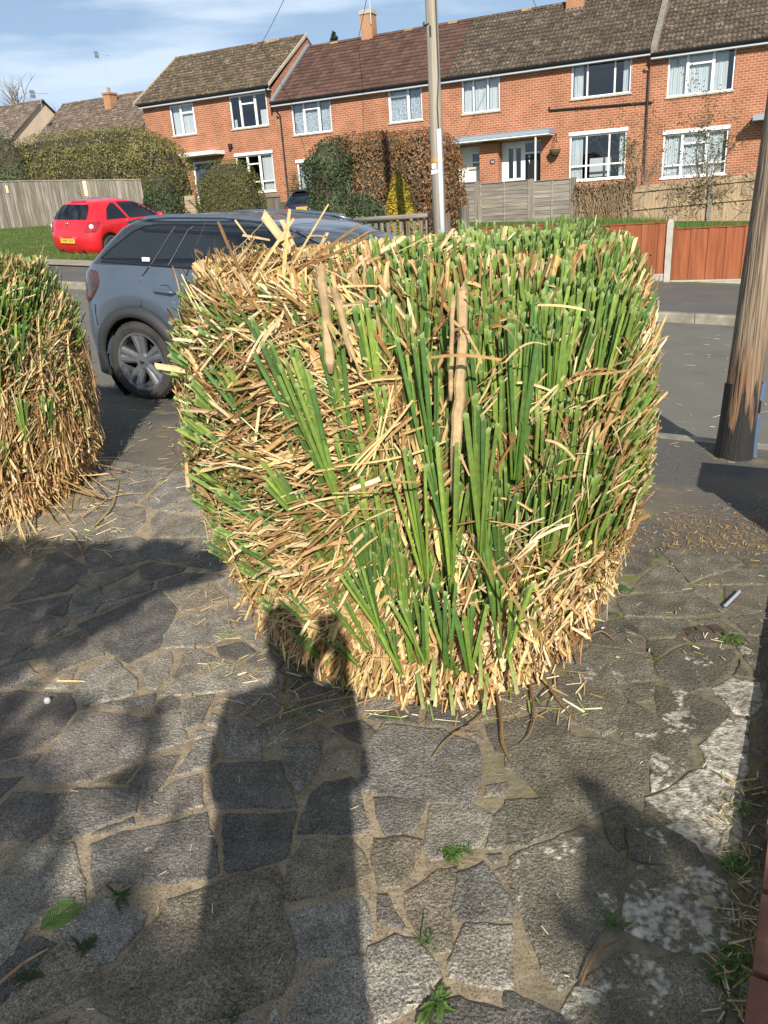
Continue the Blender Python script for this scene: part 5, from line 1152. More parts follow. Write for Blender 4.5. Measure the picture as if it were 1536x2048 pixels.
# distant trees: bare crowns and a fir behind the roofs
def bare_tree(label, px, py, w, height, seed, col):
    s0, zt = on_w(px, py, w); t = sthing('bare_tree', label, 'tree', s0, w, zt - height, 'bare winter trees beyond the far roofs'); r = random.Random(seed); mb = MB(); tw = MB()
    def br(p, d, L_, rad, lev):
        pts_ = [p]; q = p
        for k in range(3): d = (d + Vector((r.gauss(0, .14), r.gauss(0, .14), r.gauss(.05, .08)))).normalized(); q = q + d * L_ / 3; pts_.append(q)
        (mb if lev < 3 else tw).tube(pts_, [rad, rad * .85, rad * .7, rad * .55], 5 if lev < 2 else 3, cap=False)
        if lev < 5:
            for _ in range(3 if lev < 4 else 2): br(pts_[r.randint(2, 3)], (d + Vector((r.gauss(0, .45), r.gauss(0, .45), r.gauss(.1, .25)))).normalized(), L_ * r.uniform(.6, .78), rad * .55, lev + 1)
    br(Vector((s0, w, zt - height)), Vector((0, 0, 1)), height * .38, height * .03, 0)
    mb.build('trunk', M['twig_far'], t); tw.build('crown', M['twig_far'], t)
M['twig_far'] = pmat('winter_twigs', [(0.3, (0.15, 0.125, 0.10)), (0.7, (0.24, 0.20, 0.165))], scale=3, rough=.95)
for q in ((45, 180, 78, 14, 51, 'bare winter tree over the left-hand far roof'), (140, 188, 80, 15, 52, 'bare winter tree left of the far brick chimney'), (98, 205, 90, 13, 53, 'hazy bare tree between the two far roofs'), (175, 205, 95, 12, 55, 'hazy bare tree just left of the far brick chimney'), (78, 215, 100, 12, 57, 'farthest bare tree, half hidden by the mast at the left')):
    bare_tree(q[5], q[0], q[1], q[2], q[3], q[4], None)
s0, zt = on_w(667, 66, 55); fir = sthing('fir_tree', 'dark fir tree top showing above the brown roof', 'conifer', s0, 55, zt - 12)
n = 2600; h_ = npr.uniform(.55, 1, n); th = npr.uniform(0, 6.283, n); rr = 3.4 * (1 - h_) ** .8 * (0.65 + .5 * np.abs(np.sin(h_ * 60))) * npr.uniform(.3, 1.1, n)
P = np.stack([s0 + rr * np.cos(th), 55 + rr * np.sin(th), zt - 12 + 12 * h_], 1); quads('foliage', leaf_quads(P, np.stack([np.cos(th), np.sin(th), .3 + 0 * th], 1), .32, .4), mixcol(npr.uniform(0, 1, n), [(.012, .02, .015), (.03, .042, .03), (.05, .06, .04)]), M['leaf'], fir, OFF[fir.name])
mb = MB(); mb.tube([(s0, 55, zt - 12), (s0, 55, zt - .3)], [.22, .03], 8); mb.build('trunk', M['twig'], fir)
# overhead wires
def wire(label, a, b, sag=.3):
    mb = MB(); pts_ = [S(*a).lerp(S(*b), k / 20) - Vector((0, 0, sag * 4 * (k / 20) * (1 - k / 20))) for k in range(21)]
    mb.tube(pts_, .012, 5); o_ = mb.build('overhead_wire', M['black'], None); tag(o_, label, 'wire')
q = on_w(520, 92, HW + 3.2); wire('thin overhead wire running up from the end house roof', (q[0], HW + 3.2, q[1] + .0), (PS, PW, 8.8))
q = on_w(716, 80, HW + 3.0); wire('thin overhead wire running up from beside the chimney on the brown roof', (q[0], HW + 3.0, q[1]), (PS + .05, PW, 8.7), .2)
q = on_w(1073, 16, HW + 3.3); wire('thin overhead wire reaching the mossy roof right of the grey utility pole', (q[0], HW + 3.3, q[1]), (PS + .06, PW + .05, 8.75), .2)

# grass: lawn above the red fence and on the verge round the red car
def grass(name, label, pts, hgt, width, cols):
    n = len(pts); P = np.array(pts, dtype=float); a = npr.uniform(0, 6.283, n); u = np.stack([np.cos(a), np.sin(a), 0 * a], 1) * width * .5
    hh = hgt * npr.uniform(.5, 1.3, n); tip = P + np.stack([npr.normal(size=n) * .3 * hh, npr.normal(size=n) * .3 * hh, hh], 1)
    V = np.stack([P - u, P + u, tip], 1); o_ = quads(name, V, mixcol(.5 + .25 * lnoise(P, 2, 1) + npr.normal(size=n) * .2, cols), M['leaf'], None, per=3)
    o_['kind'] = 'stuff'; tag(o_, label, 'grass'); return o_
GR = [(0.03, .07, .012), (.07, .15, .02), (.12, .21, .035), (.19, .22, .07)]
pts = []
for _ in range(9000):
    s_, w_ = rf_.uniform(-1.6, 1.5), FW + .08 + 4 * rf_.random() ** 2
    pts.append(tuple(S(s_, w_, zg(s_, max(w_, 14.5)) - .02)))
for _ in range(5000):
    s_, w_ = rf_.uniform(-5.2, -2.2), FW + .2 + 9 * rf_.random(); pts.append(tuple(S(s_, w_, zg(s_, w_) - .02)))
grass('grass', 'lush green grass behind the low red-brown fence', pts, .17, .016, GR)
pts = []
for _ in range(26000):
    s_, w_ = rf_.uniform(-26, -9), rf_.uniform(14.4, 23); pts.append(tuple(S(s_, w_, zg(s_, w_) - .01)))
grass('grass', 'short grass on the verge round the red hatchback', pts, .07, .02, [(0.05, .085, .015), (.09, .15, .025), (.13, .19, .035), (.18, .19, .07)])
# footpath across the verge, left of the blue car
ppath = sheet('path', rng_(-24, -9.5, 20), [13.2, 13.7, 14.2], lambda s_, w_: zg(s_, 14.2) + 0.02 + 0.004 * w_ - .05, pmat('path_concrete', [(0.3, (.26, .22, .16)), (.7, (.38, .33, .25))], scale=3, rough=.9))
# ================================================================== CARS
def car_frame(name, label, cat, origin, fwd, up_hint):
    x = Vector(fwd).normalized(); y = Vector(up_hint).cross(x).normalized(); z = x.cross(y)
    o = bpy.data.objects.new(name, None); COL.link(o); o.empty_display_size = .3
    o.matrix_world = Matrix(((x.x, y.x, z.x, origin.x), (x.y, y.y, z.y, origin.y), (x.z, y.z, z.z, origin.z), (0, 0, 0, 1)))
    return tag(o, label, cat)
def paint(name, c, metallic=0.0, rough=0.25):
    m, nt, b = newmat(name); tc = nt.nodes.new('ShaderNodeTexCoord'); nz = nt.nodes.new('ShaderNodeTexNoise'); nz.inputs['Scale'].default_value = 2.5; nz.inputs['Detail'].default_value = 8
    nt.links.new(tc.outputs['Object'], nz.inputs['Vector']); rp = nt.nodes.new('ShaderNodeValToRGB')
    rp.color_ramp.elements[0].position = .3; rp.color_ramp.elements[1].position = .75; rp.color_ramp.elements[0].color = (*[x * .92 for x in c], 1); rp.color_ramp.elements[1].color = (*[min(1, x * 1.06 + .004) for x in c], 1)
    nt.links.new(nz.outputs['Fac'], rp.inputs['Fac']); nt.links.new(rp.outputs['Color'], b.inputs['Base Color'])
    b.inputs['Metallic'].default_value = metallic; b.inputs['Roughness'].default_value = rough; b.inputs['Coat Weight'].default_value = .8; b.inputs['Coat Roughness'].default_value = .03
    return m
M['tyre'] = pmat('tyre_rubber', [(0.3, (0.022, 0.021, 0.020)), (0.7, (0.055, 0.050, 0.045))], scale=6, rough=.85, bump=.2, bscale=60)
M['rim_dark'] = flat('grey_alloy', (0.19, 0.195, 0.205), rough=.35, metal=.6)
M['rim_silver'] = flat('silver_alloy', (0.55, 0.55, 0.56), rough=.3, metal=.7)
M['clad'] = flat('grey_black_cladding', (0.030, 0.031, 0.033), rough=.65)
M['car_glass'] = flat('tinted_glass', (0.010, 0.014, 0.020), rough=.04, spec=.6)
M['clear_car_glass'] = glassmat('car_window_glass', (0.45, 0.5, 0.52), 0.12)
M['lamp_red'] = flat('red_lens', (0.30, 0.012, 0.015), rough=.12, coat=1)
M['lamp_smoked'] = pmat('smoked_red_lens', [(0.35, (0.03, 0.009, 0.007)), (0.65, (0.085, 0.034, 0.027))], scale=6, rough=.12, coat=1)
M['chrome'] = flat('chrome', (0.62, 0.63, 0.65), rough=.12, metal=1)
M['plate_y'] = flat('yellow_plate', (0.70, 0.46, 0.06), rough=.45, var=.04)
M['well'] = flat('wheel_well', (0.007, 0.007, 0.007), rough=.95)
def pf_(tab):
    zs_, vs_ = zip(*tab); return lambda z: float(np.interp(z, zs_, vs_))
class Car:
    def __init__(self, root, xr, xf, Y, rc, zlo, zsh, arches, ar, ztop):
        self.root = root; self.xr, self.xf, self.Y, self.rc = pf_(xr), pf_(xf), pf_(Y), pf_(rc); self.zlo, self.zsh, self.arches, self.ar, self.ztop = zlo, zsh, arches, ar, ztop
    def zl(self, x):
        z = self.zlo
        for ax in self.arches:
            d = abs(x - ax)
            if d < self.ar: z = max(z, self.wr + math.sqrt(self.ar ** 2 - d * d))
        return z
    def side(self, x, z):
        """half width of the body at x, z with rounded corners in plan"""
        a, b, r, y = self.xr(z), self.xf(z), self.rc(z), self.Y(z)
        if x < a + r: d = min(1, (a + r - x) / r); return y - r * (1 - math.sqrt(max(0, 1 - d * d)))
        if x > b - r: d = min(1, (x - b + r) / r); return y - r * (1 - math.sqrt(max(0, 1 - d * d)))
        return y
    def body(self, mat, zs_, wr):
        self.wr = wr; mb = MB(); tau = sorted(set([0, .02, .05, .1, .3, .4, .5, .6, .7, .9, .95, 1]))
        xs = []
        a0, b0 = self.xr(.5) + .3, self.xf(.5) - .3
        for ax in self.arches:
            for k in range(-14, 15): xs.append(ax + self.ar * 1.02 * math.sin(k / 14 * math.pi / 2))
        xs += [a0 + (b0 - a0) * k / 24 for k in range(25)]
        xs = sorted(set(round(x, 3) for x in xs if a0 <= x <= b0)); tx = [(x - a0) / (b0 - a0) for x in xs]
        rows = []
        for zi, z in enumerate(zs_):
            a, b, r, y = self.xr(z), self.xf(z), self.rc(z), self.Y(z); r = min(r, (b - a) * .45, y * .95)
            half = []
            nr = 6
            for k in range(nr + 1): yy = (y - r) * k / nr; half.append((a - .035 * (1 - (yy / max(y, .01)) ** 2) + .0, yy, z))
            for k in range(1, 9): t = math.pi / 2 * k / 9; half.append((a + r - r * math.cos(t), y - r + r * math.sin(t), z))
            for x in [a + r + (b - a - 2 * r) * t for t in tx]:
                zz = z
                if z < self.zsh:
                    lo = self.zl(x); zz = lo + (self.zsh - lo) * (z - self.zlo) / (self.zsh - self.zlo)
                half.append((x, y, zz))
            for k in range(1, 9): t = math.pi / 2 * k / 9; half.append((b - r + r * math.sin(t), y - r + r * math.cos(t), z))
            for k in range(nr + 1): yy = (y - r) * (1 - k / nr); half.append((b + .05 * (1 - (yy / max(y, .01)) ** 2), yy, z))
            full = half + [(x, -y_, z_) for x, y_, z_ in half[::-1][1:]]
            rows.append(full)
        mb.grid(rows); mb.face([mb.vert(p) for p in rows[-1][:-1]])
        return mb.build('body', mat, self.root, smooth=True)
    def side_patch(self, poly, mat, name, sgn=-1, off=.004, parent=None, n=0, smooth=False):
        bm = bmesh.new(); bm.faces.new([bm.verts.new((x, 0, z)) for x, z in poly])
        for ax in ((1, 0, 0), (0, 0, 1)):
            lo = min(v.co.dot(Vector(ax)) for v in bm.verts); hi = max(v.co.dot(Vector(ax)) for v in bm.verts)
            for k in range(1, 10):
                bmesh.ops.bisect_plane(bm, geom=bm.verts[:] + bm.edges[:] + bm.faces[:], plane_co=Vector(ax) * (lo + (hi - lo) * k / 10), plane_no=ax)
        bmesh.ops.triangulate(bm, faces=bm.faces); mb = MB(); bm.verts.index_update()
        for v in bm.verts: mb.vert((v.co.x, sgn * (self.side(v.co.x, v.co.z) + off), v.co.z))
        for f in bm.faces: mb.face([v.index for v in f.verts])
        bm.free(); return mb.build(name, mat, parent or self.root, smooth=True)
    def side_line(self, pts, r, mat, name, sgn=-1, off=.002, parent=None, sub=6):
        out = []
        for (a, b) in zip(pts, pts[1:]):
            for k in range(sub): t = k / sub; x, z = lerp(a[0], b[0], t), lerp(a[1], b[1], t); out.append((x, sgn * (self.side(x, z) + off), z))
        x, z = pts[-1]; out.append((x, sgn * (self.side(x, z) + off), z)); mb = MB(); mb.tube(out, r, 5); return mb.build(name, mat, parent or self.root)
    def rear_patch(self, poly, mat, name, off=.006, parent=None, sub=1):
        mb = MB(); mb.poly([(self.xr(z) - .035 * (1 - (y / self.Y(z)) ** 2) - off, y, z) for y, z in poly]); return mb.build(name, mat, parent or self.root)
    def wheel(self, ax, sgn, R, wd, yo, rimR, mats, spokes, style, rot=0.3):
        mb = MB(); y0 = yo
        prof = [(rimR, -.0), (rimR + .012, .012), (R - .05, .022), (R - .018, .012), (R, -.02), (R, -wd + .02), (R - .02, -wd), (rimR, -wd)]
        f = lambda x, y, z: (ax + x, sgn * (y0 + z), R + y)
        mb.lathe(prof, 40, f)
        for k in range(40):  # tread blocks
            t = 2 * math.pi * (k + .5) / 40
            if k % 1 == 0:
                c, s_ = math.cos(t), math.sin(t)
                for w_ in (0.2, .5, .8):
                    yy = y0 - wd * w_; mb.obox((ax + (R - .001) * c - .012 * s_, sgn * yy - .02, R + (R - .001) * s_ + .012 * c), (.024 * s_, 0, -.024 * c), (0, .04, 0), (.006 * c, 0, .006 * s_))
        wh = mb.build('wheel', mats[0], self.root, smooth=False)
        mb = MB(); mb.lathe([(rimR, -.06), (rimR + .008, -.002), (rimR + .006, .006), (rimR - .012, .004), (rimR - .022, -.03), (rimR - .03, -wd * .7)], 40, f)
        for k in range(spokes):
            t = 2 * math.pi * k / spokes + rot
            for dt in ((-.17, .17) if style == 'double' else (0,)):
                hw0, hw1 = (.030, .036) if style == 'double' else (.05, .085)
                if style == 'wide': hw0, hw1 = .034, .062
                c, s_ = math.cos(t + dt), math.sin(t + dt); c2, s2 = math.cos(t + dt * .4), math.sin(t + dt * .4)
                r0, r1 = .055, rimR - .01
                def P(r, h, q, c_=c, s__=s_): return f(r * c_ - h * s__, r * s__ + h * c_, q)
                pr = [P(r0, -hw0, -.035), P(r1, -hw1, -.012), P(r1, -hw1 * .35, .0), P(r1, hw1 * .35, .0), P(r1, hw1, -.012), P(r0, hw0, -.035), P(r0, hw0 * .3, -.012), P(r0, -hw0 * .3, -.012)]
                i = [mb.vert(p) for p in pr]; mb.face((i[0], i[1], i[2], i[7])); mb.face((i[7], i[2], i[3], i[6])); mb.face((i[6], i[3], i[4], i[5]))
                j = [mb.vert(P(r0, -hw0, -.06)), mb.vert(P(r1, -hw1, -.045)), mb.vert(P(r1, hw1, -.045)), mb.vert(P(r0, hw0, -.06))]
                mb.face((i[0], i[1], j[1], j[0])); mb.face((i[5], i[4], j[2], j[3]))
        mb.lathe([(.075, -.04), (.072, -.02), (.06, -.012), (.03, -.010), (.0, -.009)], 24, f)
        for k in range(5):
            t = 2 * math.pi * k / 5 + rot + .3; mb.lathe([(.0, -.006), (.009, -.007), (.010, -.03)], 8, lambda x, y, z: f(.05 * math.cos(t) + x, .05 * math.sin(t) + y, z))
        rm = mb.build('rim', mats[1], wh)
        mb = MB(); mb.lathe([(rimR - .02, -wd * .6), (0, -wd * .6)], 32, f); mb.build('brake_disc', M['well'], wh)
        mb = MB(); mb.lathe([(.026, -.008), (.024, -.005), (0, -.004)], 16, f); mb.build('hub_badge', M['chrome'], wh)
        return wh
    def well(self, ax, sgn, R, depth):
        mb = MB(); n = 20; rows = []
        for y in (self.Y(.5) - .012, self.Y(.5) - depth): rows.append([(ax + (self.ar - .004) * math.cos(t), sgn * y, self.wr + (self.ar - .004) * math.sin(t)) for t in [-.95 + (math.pi + 1.9) * k / n for k in range(n + 1)]])
        mb.grid(rows); mb.poly(rows[1]); mb.build('wheel_arch', M['well'], self.root, smooth=False)

# ---------------------------------------------------------------- grey SUV on the road
suv_s, suv_w = -4.70, 5.19 + .76
uh = Vector((0, 0, 1)) - SLOPE * T
R0 = car_frame('parked_car', 'slate-grey SUV with dark tinted windows parked at the kerb behind the bush', 'car', S(suv_s, suv_w, SLOPE * suv_s - .112), T + Vector((0, 0, SLOPE)), uh)
grey = paint('slate_grey_paint', (0.088, 0.112, 0.145), .25, .3)
cs_ = Car(R0, [(.2, -.52), (.32, -.60), (.55, -.645), (.75, -.635), (.95, -.605), (1.08, -.57), (1.14, -.52), (1.25, -.41), (1.40, -.23), (1.455, -.12), (1.484, .08), (1.505, .35)],
          [(.2, 3.15), (.5, 3.28), (.8, 3.24), (.9, 3.05), (.99, 2.55), (1.06, 2.15), (1.3, 1.66), (1.40, 1.40), (1.455, 1.12), (1.484, .85), (1.505, .6)],
          [(.2, .80), (.35, .865), (.6, .885), (.82, .88), (1.02, .86), (1.11, .835), (1.16, .80), (1.40, .69), (1.445, .65), (1.47, .58), (1.49, .44), (1.497, .3), (1.505, .15)],
          [(.2, .22), (.7, .26), (1.0, .22), (1.2, .17), (1.45, .12), (1.505, .08)], .22, 1.06, [0.0, 2.5], .395, 1.505)
roofp = paint('dark_roof_paint', (0.030, 0.040, 0.052), .2, .3)
bd_ = cs_.body([grey, roofp], [.22, .30, .38, .46, .54, .62, .70, .78, .86, .93, .99, 1.03, 1.07, 1.10, 1.12, 1.14, 1.17, 1.25, 1.33, 1.40, 1.43, 1.455, 1.463, 1.478, 1.49, 1.497, 1.502, 1.505], .34)
for p_ in bd_.data.polygons:
    if p_.center.z > 1.118 and p_.center.x < 2.1: p_.material_index = 1
for ax in (0, 2.5):
    for sg in (-1, 1):
        cs_.wheel(ax, sg, .34, .215, .862, .240, (M['tyre'], M['rim_dark']), 5, 'double', .42); cs_.well(ax, sg, .34, .5)
        mb = MB(); rows = []
        for rr_, yo in ((.372, .004), (.376, .030), (.42, .034), (.462, .014), (.464, -.01)):
            rows.append([(ax + rr_ * math.cos(t), sg * (cs_.side(ax + rr_ * math.cos(t), max(.3, .34 + rr_ * math.sin(t))) + yo), max(.20, .34 + rr_ * math.sin(t))) for t in [-.38 + (math.pi + .76) * k / 36 for k in range(37)]])
        mb.grid(rows); mb.build('arch_cladding', M['clad'], R0, smooth=True)
for sg in (-1, 1):
    mb = MB(); rows = []
    for z, yo in ((.20, -.02), (.22, .02), (.36, .026), (.385, .004)): rows.append([(x, sg * (cs_.side(x, .3) + yo), z) for x in [.44 + (2.06 - .44) * k / 10 for k in range(11)]])
    mb.grid(rows); mb.build('sill_cladding', M['clad'], R0, smooth=True)
mb = MB(); rows = []
for z, o_ in ((.19, 0.03), (.20, -.012), (.36, -.016), (.39, -.004), (.40, .01)):
    rows.append([(cs_.xr(max(z, .32)) + .26 - .26 * math.cos(t) + o_ + (0 if abs(q) < 1 else 0), q * (cs_.Y(.4) - .26) + math.copysign(.26 * math.sin(t), q) if q else 0, z) for q, t in [(-1, math.pi / 2 * k / 6) for k in range(6, -1, -1)] + [(0, 0)] + [(1, math.pi / 2 * k / 6) for k in range(7)]])
mb.grid(rows); mb.build('rear_bumper_cladding', M['clad'], R0, smooth=True)
# glass house: one dark band with brighter divisions
def arcpts(pts): return pts
for sg in (-1, 1):
    q3 = cs_.side_patch([(-.32, 1.145), (.20, 1.133), (.37, 1.415), (.18, 1.42), (.06, 1.405), (-.04, 1.37), (-.25, 1.235), (-.33, 1.165)], M['car_glass'], 'window', sg, .004)
    q3['label'] = 'dark rear quarter window'
    cs_.side_patch([(.37, 1.131), (1.12, 1.115), (1.14, 1.412), (.54, 1.422), (.50, 1.405)], M['car_glass'], 'window', sg, .004)
    cs_.side_patch([(1.22, 1.113), (1.92, 1.10), (1.55, 1.34), (1.40, 1.385), (1.24, 1.408)], M['car_glass'], 'window', sg, .004)
    cs_.side_patch([(.205, 1.133), (.365, 1.131), (.495, 1.405), (.53, 1.425), (.38, 1.42)], M['car_glass'], 'pillar_trim', sg, .002)
    cs_.side_patch([(1.125, 1.115), (1.215, 1.113), (1.235, 1.41), (1.145, 1.414)], M['car_glass'], 'pillar_trim', sg, .002)
    cs_.side_line([(-.34, 1.165), (-.25, 1.24), (-.04, 1.378), (.06, 1.414), (.18, 1.43), (.55, 1.432), (1.24, 1.418), (1.41, 1.393), (1.56, 1.345), (1.94, 1.10)], .008, M['black'], 'window_trim', sg)
    cs_.side_line([(-.33, 1.142), (.4, 1.123), (1.95, 1.09)], .010, M['black'], 'window_trim', sg)
    cs_.side_line([(.20, 1.135), (.37, 1.415)], .003, M['rim_dark'], 'window_trim', sg, .006); cs_.side_line([(.375, 1.133), (.51, 1.395), (.55, 1.417)], .003, M['rim_dark'], 'window_trim', sg, .008)
    # shut lines
    cs_.side_line([(.20, 1.13), (.12, 1.04), (.10, .97), (.11, .88), (.09, .81), (.08, .75)], .005, M['chrome'], 'shut_line', sg, .004)
    cs_.side_line([(-.40, .80), (-.41, .72), (-.40, .62), (-.37, .54)], .004, M['chrome'], 'shut_line', sg, .004)
    cs_.side_line([(1.17, 1.07), (1.17, .7), (1.14, .42)], .004, M['well'], 'shut_line', sg, .0)
    # handle
    mb = MB(); hx, hz_ = .33, .93
    mb.lathe([(.0, -.002), (.05, -.001), (.058, .003), (.06, .004)], 16, lambda x, y, z: (hx + .02 + x * 1.15, sg * (cs_.Y(hz_) + z - .001), hz_ + y)); mb.build('handle_cup', M['clad'], R0, smooth=True)
    mb = MB(); mb.tube([(hx - .09, sg * (cs_.Y(hz_) + .004), hz_ + .012), (hx - .06, sg * (cs_.Y(hz_) + .03), hz_ + .012), (hx + .10, sg * (cs_.Y(hz_) + .033), hz_ + .004), (hx + .13, sg * (cs_.Y(hz_) + .004), hz_)], [.012, .017, .016, .011], 8); mb.build('door_handle', grey, R0, smooth=True)
    # roof rail
    mb = MB(); mb.tube([(-.04, sg * .61, 1.45), (.06, sg * .615, 1.477), (.3, sg * .615, 1.490), (.8, sg * .60, 1.488), (1.15, sg * .59, 1.462), (1.30, sg * .585, 1.425)], [.012, .018, .019, .019, .017, .012], 8); mb.build('roof_rail', flat('blue_grey_rail', (.16, .20, .26), rough=.3, metal=.6), R0, smooth=True)
    # tail lamp wrapping the corner
    mb = MB(); rows = []
    for k in range(9):
        z = .80 + .285 * k / 8; rows.append([])
        x1 = -.315 - .012 * abs(k - 5) - (.12 * max(0, (3.5 - k) / 3.5))
        y_in = .45 + (.0 if k > 4 else .02 * (4 - k))
        a, r, y = cs_.xr(z), cs_.rc(z), cs_.Y(z); o_ = .014 if 0 < k < 8 else -.004
        path = [(x1, y + (o_ if True else 0) * .2)] + [(lerp(x1, a + r, t), y + o_) for t in (.12, .5, 1)] if x1 > a + r else [(max(x1, a + .02), cs_.side(max(x1, a + .02), z) + o_ * .4)]
        for j in range(1, 9):
            t = math.pi / 2 * j / 9; xx = a + r - r * math.sin(t)
            if xx < x1: path.append((xx - o_ * math.sin(t), y - r + r * math.cos(t) + o_ * math.cos(t)))
        path += [(a - .012 - o_, lerp(y - r, y_in, t)) for t in (.3, .65, 1)]
        # resample to a fixed count
        P_ = [Vector((p[0], p[1], 0)) for p in path]; L_ = [0]
        for u, v in zip(P_, P_[1:]): L_.append(L_[-1] + (v - u).length)
        for j in range(17):
            d = L_[-1] * j / 16; i = max(0, min(len(L_) - 2, next((q for q in range(len(L_) - 1) if L_[q + 1] >= d), len(L_) - 2))); t = (d - L_[i]) / max(1e-6, L_[i + 1] - L_[i]); v = P_[i].lerp(P_[i + 1], t); rows[-1].append((v.x, sg * v.y, z))
    mb.grid(rows); mb.build('tail_lamp', M['lamp_smoked'], R0, smooth=True)
    mb = MB(); mb.lathe([(0, .12), (.07, .11), (.10, .05), (.10, -.05), (.07, -.1), (0, -.11)], 14, lambda x, y, z: (1.78 + x * .9, sg * (.98 + z), 1.12 + y * .8)); mb.tube([(1.80, sg * .84, 1.06), (1.79, sg * .93, 1.08)], .03, 8); mb.build('door_mirror', grey, R0, smooth=True)
# badge on the quarter glass, windscreen, rear screen, plate
mb = MB(); mb.box(.10, .175, -cs_.side(.14, 1.17) - .012, -cs_.side(.14, 1.17) - .004, 1.152, 1.186); bd = mb.build('glass_sticker', M['white'], R0)
mb = MB(); rows = []
for z in (1.09, 1.15, 1.3, 1.38, 1.43): rows.append([(cs_.xf(z) + .05 * (1 - (y / cs_.Y(z)) ** 2) + .006, y, z) for y in [(cs_.Y(z) - .09) * (-1 + 2 * k / 10) for k in range(11)]])
mb.grid(rows); mb.build('windscreen', M['car_glass'], R0, smooth=True)
mb = MB(); rows = []
for z in (1.16, 1.25, 1.34, 1.42): rows.append([(cs_.xr(z) - .035 * (1 - (y / cs_.Y(z)) ** 2) - .006, y, z) for y in [(cs_.Y(z) - .16) * (-1 + 2 * k / 10) for k in range(11)]])
mb.grid(rows); mb.build('rear_window', M['car_glass'], R0, smooth=True)
mb = MB(); mb.box(-.72, -.40, -.30, .30, 1.53, 1.555) if False else mb.obox((-.26, -.52, 1.425), (.22, 0, .035), (0, 1.1, 0), (0, 0, .02)); mb.build('spoiler', M['clad'], R0)
mb = MB(); mb.tube([(.12, 0, 1.50), (.0, 0, 1.60)], .005, 5); mb.build('aerial', M['black'], R0)

# ---------------------------------------------------------------- red hatchback on the grass
q = S(-15.95, 16.25); rz = SLOPE * -16.0 - .13
Fr = Vector((N.x + .10 * T.x, N.y + .10 * T.y, 0.02)); R1_ = car_frame('parked_car', 'bright red three-door hatchback parked on the grass verge by the plank fence', 'car', Vector((q.x, q.y, rz)), Fr, Vector((0, 0, 1)) - SLOPE * T)
red = paint('bright_red_paint', (0.62, 0.012, 0.022), 0.0, .3)
rc_ = Car(R1_, [(.18, -.50), (.30, -.60), (.5, -.665), (.68, -.655), (.80, -.625), (.95, -.58), (1.02, -.52), (1.18, -.40), (1.34, -.24), (1.40, -.14), (1.45, .05), (1.48, .5)],
          [(.2, 3.1), (.5, 3.22), (.7, 3.14), (.85, 2.75), (.95, 2.2), (1.0, 2.0), (1.2, 1.62), (1.36, 1.22), (1.43, .95), (1.48, .7)],
          [(.18, .76), (.3, .83), (.55, .855), (.8, .845), (.92, .825), (.98, .80), (1.3, .64), (1.38, .585), (1.43, .48), (1.465, .32), (1.48, .15)],
          [(.18, .28), (.6, .36), (.95, .34), (1.2, .26), (1.45, .2)], .20, .93, [0, 2.51], .34, 1.48)
rc_.body(red, [.20, .28, .36, .44, .52, .60, .68, .76, .84, .90, .94, .98, 1.02, 1.1, 1.2, 1.3, 1.36, 1.40, 1.43, 1.45, 1.465, 1.475, 1.48], .30)
for ax in (0, 2.51):
    for sg in (-1, 1): rc_.wheel(ax, sg, .30, .19, .835, .205, (M['tyre'], M['rim_silver']), 5, 'wide', .1); rc_.well(ax, sg, .3, .45)
